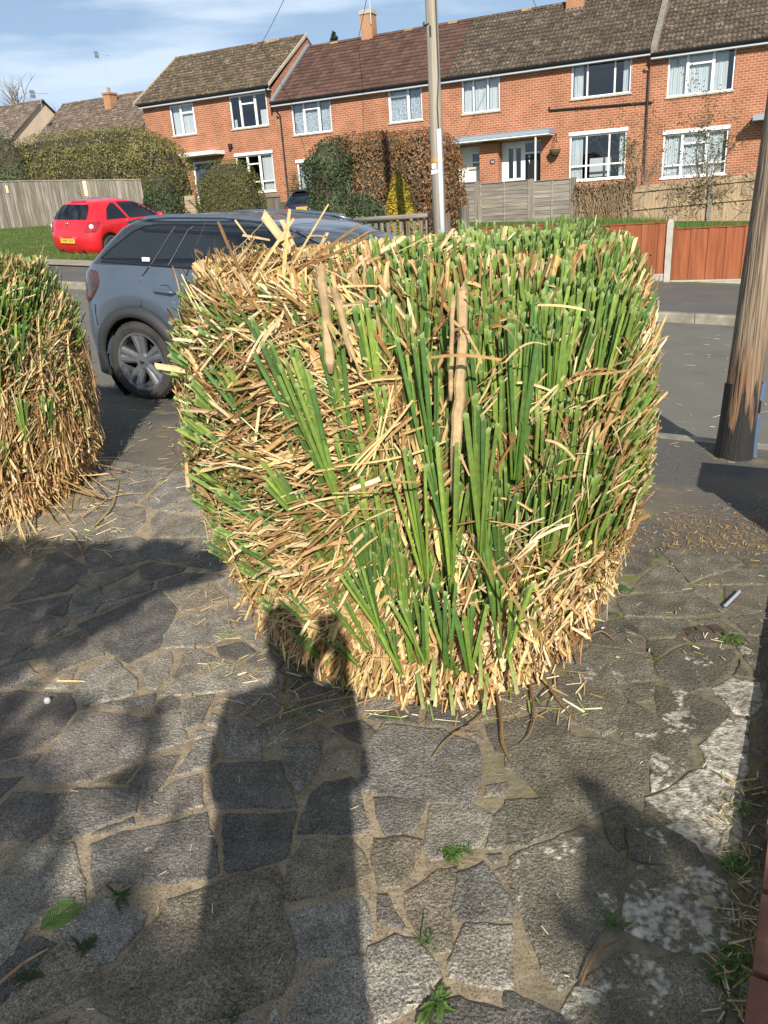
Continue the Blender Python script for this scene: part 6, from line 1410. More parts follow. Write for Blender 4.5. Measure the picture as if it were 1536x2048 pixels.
for sg in (-1, 1):
    rc_.side_patch([(-.02, .985), (.62, .99), (.40, 1.335), (.30, 1.34), (.12, 1.22)], M['car_glass'], 'window', sg, .005)
    w_ = rc_.side_patch([(.74, .99), (1.85, .985), (1.72, 1.06), (1.38, 1.25), (1.05, 1.345), (.53, 1.355)], M['car_glass'], 'window', sg, .005)
    rc_.side_line([(-.04, .982), (.64, .985)], .009, M['black'], 'window_trim', sg); rc_.side_line([(.72, .985), (1.88, .98), (1.74, 1.065), (1.39, 1.26), (1.05, 1.355), (.52, 1.365), (.73, .985)], .008, M['black'], 'window_trim', sg); rc_.side_line([(.63, .985), (.41, 1.345), (.30, 1.35), (.11, 1.225), (-.04, .985)], .008, M['black'], 'window_trim', sg)
    rc_.side_line([(.62, .97), (.63, .6), (.68, .34), (1.9, .33)], .004, M['lead'], 'shut_line', sg, 0)
    mb = MB(); mb.tube([(.72, sg * (rc_.Y(.80) + .002), .80), (.74, sg * (rc_.Y(.8) + .025), .80), (.88, sg * (rc_.Y(.8) + .025), .80), (.9, sg * (rc_.Y(.8) + .002), .80)], .013, 8); mb.build('door_handle', red, R1_, smooth=True)
    mb = MB(); rows = []
    for k in range(7):
        z = .70 + .25 * k / 6; a, r, y = rc_.xr(z), rc_.rc(z), rc_.Y(z); o_ = .012 if 0 < k < 6 else .002
        t0, t1 = .42 + .0 * k, 1.25 - (1 - k / 6) * .1
        lo, hi = lerp(.95, .52, k / 6), lerp(1.35, 1.02, k / 6)   # angle along the corner, from side to rear
        rows.append([(a + r - (r + o_) * math.sin(t), sg * (y - r + (r + o_) * math.cos(t)), z) for t in [lerp(lo - .45, hi, j / 8) for j in range(9)]])
    mb.grid(rows); tl = mb.build('tail_lamp', M['lamp_red'], R1_, smooth=True)
    z = .84; a, r, y = rc_.xr(z), rc_.rc(z), rc_.Y(z); t = .78; c_ = Vector((a + r - (r + .02) * math.sin(t), sg * (y - r + (r + .02) * math.cos(t)), z)); nn = Vector((-math.sin(t), sg * math.cos(t), .1)).normalized(); uu = nn.cross(Vector((0, 0, 1))).normalized(); vv = nn.cross(uu)
    mb = MB(); mb.lathe([(.0, .012), (.035, .01), (.055, .0), (.055, -.01)], 18, lambda x, y_, z_: tuple(c_ + uu * x + vv * y_ + nn * z_)); mb.build('reversing_lens', M['white'], tl, smooth=True)
    mb = MB(); mb.lathe([(0, .1), (.06, .09), (.085, .04), (.085, -.05), (.05, -.08), (0, -.09)], 12, lambda x, y_, z_: (1.70 + x * .9, sg * (.92 + z_), 1.0 + y_ * .8)); mb.build('door_mirror', red, R1_, smooth=True)
mb = MB(); rows = []
for z, wy in ((1.0, .57), (1.04, .60), (1.15, .575), (1.27, .52), (1.34, .45)): rows.append([(rc_.xr(z) - .035 * (1 - (y / rc_.Y(z)) ** 2) - .008 + .10 * max(0, abs(y) - .42) ** 1.0 * 1.2, y, z) for y in [wy * (-1 + 2 * k / 12) for k in range(13)]])
mb.grid(rows); rwn = mb.build('rear_window', M['car_glass'], R1_, smooth=True)
mb = MB(); mb.box(-.62, -.60, .0, .0, 0, 0) if False else None
mb.lathe([(0, .01), (.045, .008), (.05, 0)], 16, lambda x, y, z: (rc_.xr(.90) - .045 - z, x, .90 + y)); mb.build('badge', M['chrome'], R1_, smooth=True)
def plate(car, z0, txt, w_=.52, h_=.112, xo=.05, root=None, sgn=1):
    mb = MB(); xx = car.xr(z0) - xo; mb.box(xx, xx + .012, -w_ / 2, w_ / 2, z0 - h_ / 2, z0 + h_ / 2); p = mb.build('number_plate', M['plate_y'], root)
    text_mesh(txt, .095, lambda x, y: (xx - .003, -x, z0 + y), M['black'], 'lettering', p, (0, 0, 0), fit=w_ * .84)
    return p
plate(rc_, .50, 'LM09 OSX', root=R1_, xo=.048)
rc_.rear_patch([(-.34, .575), (.34, .575), (.34, .59), (-.34, .59)], M['lead'], 'bumper_line', .004)
rc_.rear_patch([(-.42, .20), (.42, .20), (.46, .27), (-.46, .27)], M['clad'], 'lower_valance', .005)
mb = MB(); mb.tube([(.0, 0, 1.475), (-.12, 0, 1.64)], .006, 5); mb.build('aerial', M['black'], R1_)
mb = MB(); mb.obox((-.19, -.25, 1.395), (.05, 0, .02), (0, .5, 0), (0, 0, .015)); mb.build('brake_light', M['lamp_red'], R1_)

# ---------------------------------------------------------------- dark blue car on the drive
bs, bz = on_w(600, 418, 25.8); q = S(bs - .0, 26.5); gz_ = on_w(592, 418, 25.8)[1] - .80
R2_ = car_frame('parked_car', 'dark navy hatchback on the drive beside the ivy shrub, only its tail showing', 'car', Vector((q.x, q.y, gz_)), Vector((N.x * .97 - T.x * .2, N.y * .97 - T.y * .2, 0.0)), Vector((0, 0, 1)))
navy = paint('navy_paint', (0.012, 0.020, 0.045), .2, .25)
bc_ = Car(R2_, [(.18, -.55), (.35, -.70), (.6, -.74), (.9, -.70), (1.0, -.62), (1.2, -.42), (1.38, -.18), (1.43, 0), (1.46, .4)], [(.2, 3.0), (.6, 3.1), (.85, 2.7), (.95, 2.2), (1.2, 1.7), (1.38, 1.2), (1.46, .7)],
          [(.18, .76), (.5, .85), (.85, .84), (.97, .80), (1.3, .63), (1.38, .56), (1.43, .4), (1.46, .2)], [(.2, .25), (.8, .28), (1.2, .2), (1.45, .15)], .2, .93, [0, 2.5], .34, 1.46)
bc_.body(navy, [.20, .30, .40, .50, .60, .70, .80, .88, .94, .98, 1.02, 1.1, 1.2, 1.3, 1.36, 1.40, 1.43, 1.45, 1.46], .30)
for ax in (0, 2.5):
    for sg in (-1, 1): bc_.wheel(ax, sg, .30, .19, .83, .2, (M['tyre'], M['rim_silver']), 5, 'wide'); bc_.well(ax, sg, .3, .45)
mb = MB(); rows = []
for z, wy in ((.99, .66), (1.1, .62), (1.25, .56), (1.34, .50)): rows.append([(bc_.xr(z) - .035 * (1 - (y / bc_.Y(z)) ** 2) - .008 + .12 * max(0, abs(y) - .45), y, z) for y in [wy * (-1 + 2 * k / 10) for k in range(11)]])
mb.grid(rows); mb.build('rear_window', M['car_glass'], R2_, smooth=True)
mb = MB(); mb.obox((-.40, -.58, 1.385), (.34, 0, .04), (0, 1.16, 0), (0, 0, .035)); mb.build('spoiler', M['black'], R2_)
plate(bc_, .80, 'RJ53 PWC', root=R2_, xo=.05); 
mb = MB(); mb.box(bc_.xr(.88) - .055, bc_.xr(.88) - .03, -.33, .33, .872, .90); mb.build('chrome_strip', M['chrome'], R2_)
for sg in (-1, 1):
    bc_.side_patch([(-.1, .985), (.62, .99), (.5, 1.33), (.2, 1.33)], M['car_glass'], 'window', sg); bc_.side_patch([(.72, .99), (1.85, .985), (1.4, 1.25), (1.1, 1.34), (.62, 1.35)], M['car_glass'], 'window', sg)
    mb = MB(); rows = []
    for z in (.66, .70, .86, .90):
        a, r, y = bc_.xr(z), bc_.rc(z), bc_.Y(z); o_ = .012 if .68 < z < .88 else .0
        rows.append([(a + r - (r + o_) * math.sin(t), sg * (y - r + (r + o_) * math.cos(t)), z) for t in [.5 + .95 * j / 6 for j in range(7)]])
    mb.grid(rows); mb.build('tail_lamp', M['lamp_red'], R2_, smooth=True)
# ================================================================== THE CLIPPED GRASS BUSHES
br_ = random.Random(77)
BUSH_S = []
class Blades:
    """collects leaf blades: folded strips with a cut end"""
    def __init__(self): self.mb = MB()
    def add(self, base, d, L, w, col0, col1, bend=None, fold=0.3, face=None, n=3, taper=0.8, tip=1.0, tipcol=None):
        d = Vector(d).normalized(); base = Vector(base)
        fv = Vector(face) if face is not None else Vector((br_.gauss(0, 1), br_.gauss(0, 1), br_.gauss(0, 1)))
        side = d.cross(fv)
        if side.length < 1e-4: side = d.orthogonal()
        side.normalize(); nrm = side.cross(d).normalized(); bend = Vector(bend) if bend is not None else Vector()
        mb = self.mb; prev = None; ts = [k / n for k in range(n + 1)]
        ts.insert(n, 1 - min(.25, .016 / max(L, .02)))
        n = len(ts) - 1; ragged = L > .12; wj = br_.uniform(-.12, .12); jj = (br_.uniform(-1, 1), br_.uniform(-1, 1), br_.uniform(-1, 1)); mid = br_.uniform(1.0, 1.35)
        for k in range(n + 1):
            t = ts[k]; p = base + d * (L * t) + bend * (L * t * t)
            hw = w * .5 * (taper + (1 - taper) * min(1, t * 2.2)) * (1 + wj * math.sin(3 * t + jj[0])) * (1 if t < .97 else tip)
            c = tuple(lerp(a, b, t) for a, b in zip(col0, col1)); cm = tuple(x * mid for x in c)
            e = [0, 0, 0]
            if k == n:
                e = [j * .55 * w for j in jj] if ragged else [jj[0] * .25 * w, 0, -jj[0] * .25 * w]
                if tipcol: c = cm = tipcol
            ids = (mb.vert(p - side * hw + d * e[0], c), mb.vert(p - nrm * (fold * hw) + d * e[1], cm), mb.vert(p + side * hw + d * e[2], c))
            if prev: mb.face((prev[0], prev[1], ids[1], ids[0])); mb.face((prev[1], prev[2], ids[2], ids[1]))
            prev = ids
    def build(self, name, mat, parent):
        o_ = self.mb.build(name, mat, parent, smooth=False, off=(0, 0, 0), fix=False); o_.matrix_parent_inverse = Matrix.Translation(-parent.location); o_['kind'] = 'stuff'; return o_
def green():
    k = br_.uniform(.75, 1.3); r = br_.random()
    if r < .5: c0, c1 = (.115, .182, .026), (.145, .220, .050)
    elif r < .8: c0, c1 = (.062, .128, .020), (.080, .160, .044)
    else: c0, c1 = (.17, .25, .03), (.21, .295, .06)
    return tuple(k * x for x in c0), tuple(k * x for x in c1)
def tan_(dark=.25):
    r = br_.random(); k = br_.uniform(.8, 1.2)
    if r < dark: c = (.26, .15, .060)
    elif r < .55: c = (.43, .275, .115)
    elif r < .85: c = (.53, .375, .18)
    else: c = (.62, .48, .28)
    c = tuple(k * x for x in c); return c, tuple(min(.8, x * br_.uniform(.95, 1.2)) for x in c)
CUT = (.34, .42, .17)
class Bush:
    def __init__(self, root, cx, cy, z0, prof, yk, cyf=lambda z: 0.0):
        self.root, self.cx, self.cy, self.z0, self.prof, self.yk, self.cyf = root, cx, cy, z0, prof, yk, cyf
        self.zs, self.rs = zip(*prof); self.H = self.zs[-1]
    def r(self, z): return float(np.interp(z, self.zs, self.rs))
    def P(self, ph, z, k=1.0):
        r = self.r(z) * k; e = 1 + .035 * math.sin(3 * ph + 1.0) + .02 * math.sin(5 * ph + 4 * z)
        return Vector((self.cx + r * e * math.sin(ph), self.cy + self.cyf(z) - self.yk * r * e * math.cos(ph), self.z0 + z))
    def fan(self, p, ox=0.0, oz=-0.25, rad=1.0):
        """growth direction: out of the crown at the foot of the clump"""
        o_ = Vector((self.cx + ox, self.cy + self.cyf(.4), self.z0 + oz)); v = p - o_; v.x *= rad; v.y *= rad; return v.normalized()
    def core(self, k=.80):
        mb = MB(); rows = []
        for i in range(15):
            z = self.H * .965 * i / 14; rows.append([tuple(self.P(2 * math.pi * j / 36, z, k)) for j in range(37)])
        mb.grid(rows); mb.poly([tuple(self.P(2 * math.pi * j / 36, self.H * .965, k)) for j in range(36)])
        o_ = mb.build('light_block_core', M['dark_brown'], self.root, off=(0, 0, 0)); o_.matrix_parent_inverse = Matrix.Translation(-self.root.location); return o_  # solid dark core added to block light and keep the gaps dark
def tuft(B, p, d, L, n, w, spread, face, cols=None, lay=0.012, cut=True):
    """a fan of green blades rising from one point, clipped at the surface"""
    side = d.cross(face).normalized()
    b = p - d * L
    for k in range(n):
        a = spread * ((k + .5) / n - .5) * 2 + br_.gauss(0, .03); dd = (d * math.cos(a) + side * math.sin(a)).normalized()
        c0, c1 = cols() if cols else green(); o_ = face * br_.uniform(-lay, lay) + side * br_.gauss(0, .006)
        B.add(b + o_, dd, L * br_.uniform(.82, 1.06), w * br_.uniform(.65, 1.25), c0, c1, bend=dd.cross(side) * br_.uniform(-.03, .05), fold=br_.uniform(.08, .45), face=face + Vector((br_.gauss(0, .35), br_.gauss(0, .35), br_.gauss(0, .2))), n=3, taper=.7, tipcol=CUT if cut and br_.random() < .75 else None)
def stalk(parent, pts, r, name='cane'):
    mb = MB(); cols = [tuple(x * br_.uniform(.9, 1.1) for x in (.60, .43, .24)) for _ in pts]
    P_, R_, C_ = [], [], []
    for i in range(len(pts) - 1):
        for k in range(5):
            t_ = k / 5; P_.append(Vector(pts[i]).lerp(Vector(pts[i + 1]), t_) + Vector((br_.gauss(0, .0012), br_.gauss(0, .0012), 0))); R_.append(lerp(r[i], r[i + 1], t_) * br_.uniform(.95, 1.05) * (1.12 if k == 2 and i % 2 else 1)); g_ = br_.uniform(.84, 1.06); C_.append((.60 * g_, .43 * g_, .235 * g_))
    P_.append(Vector(pts[-1])); R_.append(r[-1] * .6); C_.append((.3, .2, .1)); mb.tube(P_, R_, 9, cols=C_, cap=False)
    top = P_[0]; ax = (P_[0] - P_[2]).normalized()
    for k in range(9):  # frayed, hollow end and peeling sheath
        a_ = 2 * math.pi * k / 9; o2 = Vector((math.cos(a_), math.sin(a_), 0)) * R_[0] * .9; h_ = br_.uniform(.004, .022); w2 = R_[0] * .36; sd = Vector((-math.sin(a_), math.cos(a_), 0)) * w2
        mb.poly([top + o2 - sd - ax * .01, top + o2 + sd - ax * .01, top + o2 * 1.1 + sd * .5 + ax * h_, top + o2 * 1.1 - sd * .6 + ax * h_ * .7], (.52, .37, .19))
    for k in range(4):
        q = P_[br_.randrange(1, len(P_) - 1)]; d_ = (ax * br_.uniform(-1, 1) + Vector((br_.gauss(0, .5), -.5, 0))).normalized(); l_ = br_.uniform(.03, .09); sd = d_.cross(Vector((0, -1, .2))).normalized() * .005; mb.poly([q - sd, q + sd, q + d_ * l_ + sd * .5 + Vector((0, 0, -.01)), q + d_ * l_ - sd * .3 + Vector((0, 0, -.012))], (.45, .30, .14))
    o_ = mb.build(name, M['straw'], parent, smooth=False, off=(0, 0, 0)); o_.matrix_parent_inverse = Matrix.Translation(-parent.location); return o_
def make_bush(B_, green_p, ox, counts, mess, field, shy=0.0):
    """counts: green tufts, underlay blades, mats of dry leaf, loose strips, top blades"""
    G, D = Blades(), Blades(); H = B_.H
    nt_, nd, nm_, nl, nb = counts
    def rnd(front=.8):
        while True:
            ph = br_.uniform(-1.9, 1.9) if br_.random() < front else br_.uniform(-math.pi, math.pi); v = br_.random(); z = v * H
            if br_.random() < B_.r(z) / max(B_.rs): return ph, z, math.sin(ph), v
    def out(ph): return Vector((math.sin(ph), -math.cos(ph), 0))
    def ratio(q):
        z = q.z - B_.z0; 
        if z > H: return 1 + (z - H) / .5
        return math.hypot(q.x - B_.cx, (q.y - B_.cy - B_.cyf(max(0, z))) / B_.yk) / max(.05, B_.r(max(0, z)))
    def fit(p, d, L, lim=1.045):
        for _ in range(6):
            if ratio(p + d * L) <= lim: break
            L *= .86
        return L
    # inner dead and green blades following the growth, gap shade put into their colours
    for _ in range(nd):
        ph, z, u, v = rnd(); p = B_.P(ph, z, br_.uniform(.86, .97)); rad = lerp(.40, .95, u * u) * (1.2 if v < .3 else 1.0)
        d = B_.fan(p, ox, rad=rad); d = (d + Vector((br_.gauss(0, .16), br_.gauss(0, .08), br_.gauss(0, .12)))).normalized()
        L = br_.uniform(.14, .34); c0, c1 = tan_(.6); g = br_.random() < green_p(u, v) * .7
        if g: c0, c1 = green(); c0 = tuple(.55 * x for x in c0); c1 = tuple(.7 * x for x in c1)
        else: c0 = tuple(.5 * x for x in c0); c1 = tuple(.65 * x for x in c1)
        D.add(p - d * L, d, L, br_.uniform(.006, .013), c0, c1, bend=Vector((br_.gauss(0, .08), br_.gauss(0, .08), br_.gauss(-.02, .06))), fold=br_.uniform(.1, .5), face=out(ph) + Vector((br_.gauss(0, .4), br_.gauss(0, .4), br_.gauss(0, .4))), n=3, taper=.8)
    # green fans; most are clipped near the top and run down the face
    for _ in range(nt_):
        ph, z, u, v = rnd(.9)
        if u > -.15 and br_.random() < .55: v = 1 - .17 * br_.random() ** 1.5; z = v * H
        if v < .12 or br_.random() > green_p(u, v): continue
        p = B_.P(ph, z, br_.uniform(.95, 1.015)); rad = lerp(.34, .98, u * u) * (1.2 if v < .35 else 1.0); d = B_.fan(p, ox, rad=rad)
        if u < -.55: d = (d + Vector((-.35, 0, -.25))).normalized()
        d = (d + Vector((br_.gauss(0, .07), br_.gauss(0, .05), br_.gauss(0, .05)))).normalized()
        L = br_.uniform(.40, .64) if v > .8 else br_.uniform(.22, .42) * (1 if v > .4 else .75)
        tuft(G, p, d, L, br_.choice((4, 5, 6, 7)), .0116, br_.uniform(.03, .13), (out(ph) + Vector((br_.gauss(0, .3), 0, br_.gauss(0, .2)))).normalized())
    # mats of dry leaf: bundles of near-parallel strips that follow the lie of the dead growth
    for _ in range(nm_):
        ph, z, u, v = rnd(.9); m = mess(u, v)
        if br_.random() > m: continue
        o_ = out(ph); tang = Vector((math.cos(ph), math.sin(ph), 0)); up = Vector((0, 0, 1))
        a0 = math.radians(field(u, v) + br_.gauss(0, 24)); k0 = br_.uniform(.93, 1.0); base = tan_(.35)[0]; n = br_.randint(7, 16); spread = br_.uniform(.03, .07)
        fw = br_.uniform(.10, .42); bx = br_.gauss(0, .06); bz = br_.gauss(-.17, .10)
        for _k in range(n):
            q = B_.P(ph, min(H, max(.01, z)), k0 + br_.uniform(-.03, .025)) + tang * br_.gauss(0, spread) + up * br_.gauss(0, spread * .8)
            a = a0 + br_.gauss(0, .27); d = (tang * math.cos(a) + up * math.sin(a) + o_ * (fw + br_.gauss(0, .07))).normalized(); L = br_.uniform(.10, .32)
            s_ = q - d * L * .65; L = fit(s_, d, L)
            k = br_.uniform(.75, 1.25); c0 = tuple(k * x for x in base) if br_.random() < .7 else tan_(.3)[0]; c1 = tuple(min(.72, x * br_.uniform(.95, 1.2)) for x in c0)
            D.add(s_, d, L, br_.choice((.003, .0045, .006, .0085, .0125)) * br_.uniform(.8, 1.2), c0, c1, bend=tang * (bx + br_.gauss(0, .10)) + up * (bz + br_.gauss(0, .11)), fold=br_.uniform(.05, .55), face=o_ + up * .3 + Vector((br_.gauss(0, .45), br_.gauss(0, .45), br_.gauss(0, .45))), n=5, taper=.75, tip=br_.uniform(.12, 1))
    # loose curled strips lying over the face
    for _ in range(nl):
        ph, z, u, v = rnd(.92); o_ = out(ph); tang = Vector((math.cos(ph), math.sin(ph), 0)); up = Vector((0, 0, 1))
        p = B_.P(ph, z, br_.uniform(.975, 1.01)); a = math.radians(field(u, v)) + br_.gauss(0, .8)
        d = (tang * math.cos(a) + up * math.sin(a) * .8 + o_ * br_.uniform(-.05, .2)).normalized(); L = br_.uniform(.05, .2); c0, c1 = tan_(.4)
        D.add(p - d * L * .5, d, fit(p - d * L * .5, d, L), br_.uniform(.003, .009), c0, c1, bend=Vector((br_.gauss(0, .12), br_.gauss(0, .06), br_.gauss(-.16, .14))), fold=br_.uniform(.0, .5), face=o_ + Vector((br_.gauss(0, .5), br_.gauss(0, .5), br_.gauss(0, .5))), n=5, taper=.7, tip=.6)
    # flat clipped top
    for _ in range(nb):
        ph = br_.uniform(-math.pi, math.pi); rr = math.sqrt(br_.random()); z = H * br_.uniform(.955, 1.0) - .03 * rr * rr; q = B_.P(ph, min(z, H), 1.0); c = Vector((B_.cx, B_.cy + B_.cyf(z), q.z)); R_ = B_.r(H * .93) / max(1e-6, B_.r(min(z, H)))
        p = c + (q - c) * rr * R_; d = B_.fan(p, ox, rad=.75); d = (d + Vector((br_.gauss(0, .14), br_.gauss(0, .14), br_.gauss(.1, .1)))).normalized(); L = br_.uniform(.08, .16)
        if br_.random() < green_p(math.sin(ph) * rr, 1.05): c0, c1 = green(); tc_ = CUT if br_.random() < .6 else None; (G).add(p - d * L, d, L, br_.uniform(.009, .015), c0, c1, fold=.4, face=(br_.gauss(0, 1), br_.gauss(-.6, 1), br_.gauss(0, .3)), n=2, tipcol=tc_)
        else: c0, c1 = tan_(.2); D.add(p - d * L, d, L, br_.uniform(.006, .014), c0, tuple(min(.75, 1.12 * x) for x in c1), bend=(br_.gauss(0, .1), br_.gauss(0, .1), 0), fold=.3, face=(br_.gauss(0, 1), br_.gauss(-.6, 1), br_.gauss(0, .3)), n=2)
    # brush of clipped ends, straw and green, on the flanks
    for _ in range(int(nd * .30)):
        ph = br_.choice((-1, 1, 1)) * br_.uniform(.75, 1.75); z = H * br_.uniform(.12, .97); u = math.sin(ph); p = B_.P(ph, z, br_.uniform(.97, 1.03)); d = B_.fan(p, ox, rad=1.0); d = (d + Vector((.12 * u, 0, -.1)) + Vector((br_.gauss(0, .12), br_.gauss(0, .1), br_.gauss(0, .12)))).normalized(); L = br_.uniform(.08, .2)
        if br_.random() < green_p(u, z / H) * .6: c0, c1 = green(); G.add(p - d * L, d, L, br_.uniform(.006, .011), c0, c1, fold=.4, face=out(ph) * .4 + Vector((br_.gauss(0, .6), -.6, br_.gauss(0, .5))), n=3, tipcol=CUT)
        else: c0, c1 = tan_(.2); D.add(p - d * L, d, L, br_.uniform(.004, .009), c0, tuple(min(.72, 1.15 * x) for x in c1), fold=.3, face=out(ph) * .4 + Vector((br_.gauss(0, .6), -.6, br_.gauss(0, .5))), n=3)
    # pale straw and cut butts round the foot
    for _ in range(int(nd * .34)):
        ph = br_.uniform(-1.9, 1.9); z = H * .30 * br_.random() ** 1.4; p = B_.P(ph, z, br_.uniform(.9, 1.02)); o_ = out(ph); tang = Vector((math.cos(ph), math.sin(ph), 0))
        d = (o_ * br_.uniform(.1, .7) + tang * br_.gauss(0, .35) + Vector((0, 0, br_.gauss(-.5, .45)))).normalized(); L = br_.uniform(.06, .17); c0, c1 = tan_(.12); k = 1.08
        D.add(p - d * L * .6, d, L, br_.uniform(.005, .012), tuple(min(.75, k * x) for x in c0), tuple(min(.76, k * x) for x in c1), bend=(br_.gauss(0, .1), br_.gauss(0, .1), -.15), fold=br_.uniform(.1, .6), face=o_ + Vector((br_.gauss(0, .5), br_.gauss(0, .5), br_.gauss(0, .5))), n=3, taper=.9)
    for _ in range(int(nd * .075)):
        ph = br_.uniform(-1.8, 1.8); z = H * .28 * br_.random(); p = B_.P(ph, z, br_.uniform(.93, 1.01)); o_ = out(ph); d = (o_ + Vector((br_.gauss(0, .5), br_.gauss(0, .3), br_.gauss(.2, .5)))).normalized(); c = tuple(br_.uniform(.9, 1.1) * x for x in (.62, .46, .27))
        D.mb.tube([p - d * .04, p + d * br_.uniform(.0, .025)], br_.uniform(.006, .012), 7, c)
    return G, D

# ---- main bush
MBX, MBY = .165, 2.72
bush = thing('clipped_grass_bush', 'large drum-shaped clipped clump of green and straw-coloured grass in the middle of the paving', 'ornamental grass', (MBX, MBY, 0))
PROF = [(0, .51), (.06, .56), (.15, .635), (.25, .70), (.5, .81), (.8, .872), (1.05, .872), (1.2, .865), (1.32, .83), (1.41, .765), (1.47, .66), (1.50, .56)]
Bm = Bush(bush, MBX, MBY, 0.0, PROF, .93, lambda z: .12 * min(1, z / .5))
Bm.core()
def gp(u, v):
    """share of green, from the plant itself: fresh growth on the right and in a few tufts, dead leaf on the left and round the foot"""
    nz = .5 * math.sin(7 * u + 3 * v + 1) + .5 * math.sin(13 * v - 5 * u) + .4 * math.sin(17 * u + 11 * v)
    if v > 1.0: return .04 + .40 * smooth((u - .25) / .5)
    if v < .14: return .06
    p = .26 + .18 * nz
    if u > .08: p = max(p, (.84 + .16 * nz) * smooth((v - .40) / .22) + (.34 + .2 * nz) * (1 - smooth((v - .40) / .22)))
    if -.16 < u <= .08: p = max(p, (.50 if v > .45 else .36) + .25 * nz)
    if -.72 < u < -.30 and .6 < v < .95: p = max(p, .26 + .22 * nz)
    if u < -.70 and .28 < v < .95: p = max(p, .75)
    if u < -.2 and .14 < v < .5: p = max(p, .30 + .2 * nz)
    return p
def ms(u, v):
    m = .60 if u < -.1 else ((.50 if .05 < math.sin(9 * u + 6 * v) else .10) if v > .5 else .48)
    if v < .25: m = max(m, .8)
    return m
def fld(u, v):
    if v < .22: return 262
    if u < -.55: return 168
    if u < -.2: return 128 if v > .75 else (178 if v > .5 else 212)
    if u < .12: return 236 if v < .75 else 95
    return 72
G, D = make_bush(Bm, gp, .12, (4300, 4600, 1250, 800, 4000), ms, fld)
# conspicuous tufts seen in the photograph
Y0 = Vector((0, -1, 0))
for (ph, z, L, n, w, lean, sp) in ((-.50, 1.28, .46, 12, .019, -.26, .14), (-.42, 1.22, .42, 10, .019, -.20, .12), (-.33, 1.32, .42, 9, .019, -.10, .10), (-.62, 1.36, .30, 7, .018, -.3, .12), (-.78, 1.2, .3, 6, .018, -.45, .12), (-.2, 1.36, .35, 7, .017, -.05, .1), (-.30, .62, .25, 6, .018, -.3, .22), (-.42, .50, .22, 5, .018, -.5, .2), (-.25, .42, .2, 5, .017, -.3, .25), (-.05, 1.28, .5, 8, .016, -.06, .10), (.0, 1.0, .42, 7, .017, -.05, .16), (-.10, .98, .40, 6, .016, -.08, .14), (.12, 1.1, .45, 8, .016, .02, .12), (.25, 1.34, .5, 9, .016, .02, .10), (.42, 1.36, .5, 9, .016, .08, .10), (.6, 1.34, .5, 9, .016, .14, .1),
                                 (-.12, .52, .22, 6, .017, -.16, .28), (.07, .50, .24, 7, .018, .0, .26), (.22, .55, .28, 6, .016, .1, .24), (-.02, .56, .28, 5, .016, -.06, .2), (-1.05, 1.12, .34, 8, .021, -.62, .10), (-1.25, 1.22, .30, 7, .020, -.6, .12), (-1.0, .98, .36, 9, .021, -.7, .09), (-1.2, .98, .34, 8, .020, -.75, .10), (-1.1, .82, .34, 9, .021, -.8, .10), (-.9, .80, .36, 8, .020, -.75, .09), (-1.25, .72, .30, 8, .020, -.8, .12), (-1.05, .64, .32, 8, .020, -.8, .10), (-.82, .62, .34, 7, .019, -.75, .10), (-.95, .50, .30, 7, .020, -.8, .10), (-1.2, .52, .26, 6, .019, -.8, .12), (-.72, .42, .28, 6, .019, -.8, .08), (-.95, .36, .24, 5, .018, -.85, .10), (-.75, .28, .24, 5, .018, -.85, .08), (-.55, .30, .20, 4, .017, -.8, .10), (-.60, .92, .30, 6, .018, -.55, .10)):
    p = Bm.P(ph, z, 1.06); d = (Vector((lean, -.06, 1)) if abs(ph) < .8 else Vector((lean, -.12, .75))).normalized(); tuft(G, p, d, L * br_.uniform(.9, 1.1), n, w * .74, sp, (Y0 + Vector((math.sin(ph) * .5, 0, .1))).normalized(), lay=.02)
# wide pale green leaves hanging at the foot
for (ph, z, a) in ((.14, .30, -.05), (-.14, .20, .2), (.28, .24, .35), (.02, .12, .1), (-.05, .26, -.2), (.20, .16, -.25)):
    p = Bm.P(ph, z, 1.01); G.add(p, (a * .4, -.22, -.75), .12, .013, (.15, .23, .05), (.30, .34, .13), bend=(a * .1, .12, -.25), fold=.3, face=(0, -1, .3), n=6)
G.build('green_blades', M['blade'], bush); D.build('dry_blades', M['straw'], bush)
def on_y(px, py, y):
    d = ray(px, py); k = y / d.y; return Vector((0, 0, CAM_H)) + d * k
# pale dead canes
for pts_, r in (([(925, 578), (922, 700), (912, 860), (906, 1005)], 0.0135), ([(642, 540), (652, 640), (662, 745)], .0125), ([(668, 585), (690, 660), (708, 720)], .009), ([(905, 600), (903, 700), (900, 800)], .006)):
    yb = 1.93 if pts_[0][0] > 800 else 2.0
    stalk(bush, [on_y(x + br_.uniform(-2, 2), y, yb + .03 * i) for i, (x, y) in enumerate(pts_)], [r * (1, .95, 1.1, .9)[i] for i in range(len(pts_))])
ol = Blades()
for (a, b, y0, y1, w) in (((585, 505), (527, 430), 2.45, 2.42, .026), ((592, 500), (563, 440), 2.5, 2.48, .014), ((420, 748), (312, 732), 2.62, 2.6, .022), ((640, 492), (655, 465), 2.6, 2.6, .010), ((470, 530), (438, 515), 2.6, 2.58, .016), ((372, 925), (376, 975), 2.5, 2.5, .012), ((500, 480), (470, 440), 2.7, 2.7, .006), ((540, 480), (485, 470), 2.65, 2.62, .008), ((430, 570), (388, 525), 2.62, 2.6, .014), ((410, 560), (402, 520), 2.62, 2.6, .014), ((1005, 480), (1012, 452), 2.2, 2.2, .012)):
    p, q = on_y(*a, y0), on_y(*b, y1); ol.add(p, q - p, (q - p).length, w, (.55, .38, .19), (.62, .46, .26), fold=.5, face=(.2, -1, .3), n=2)
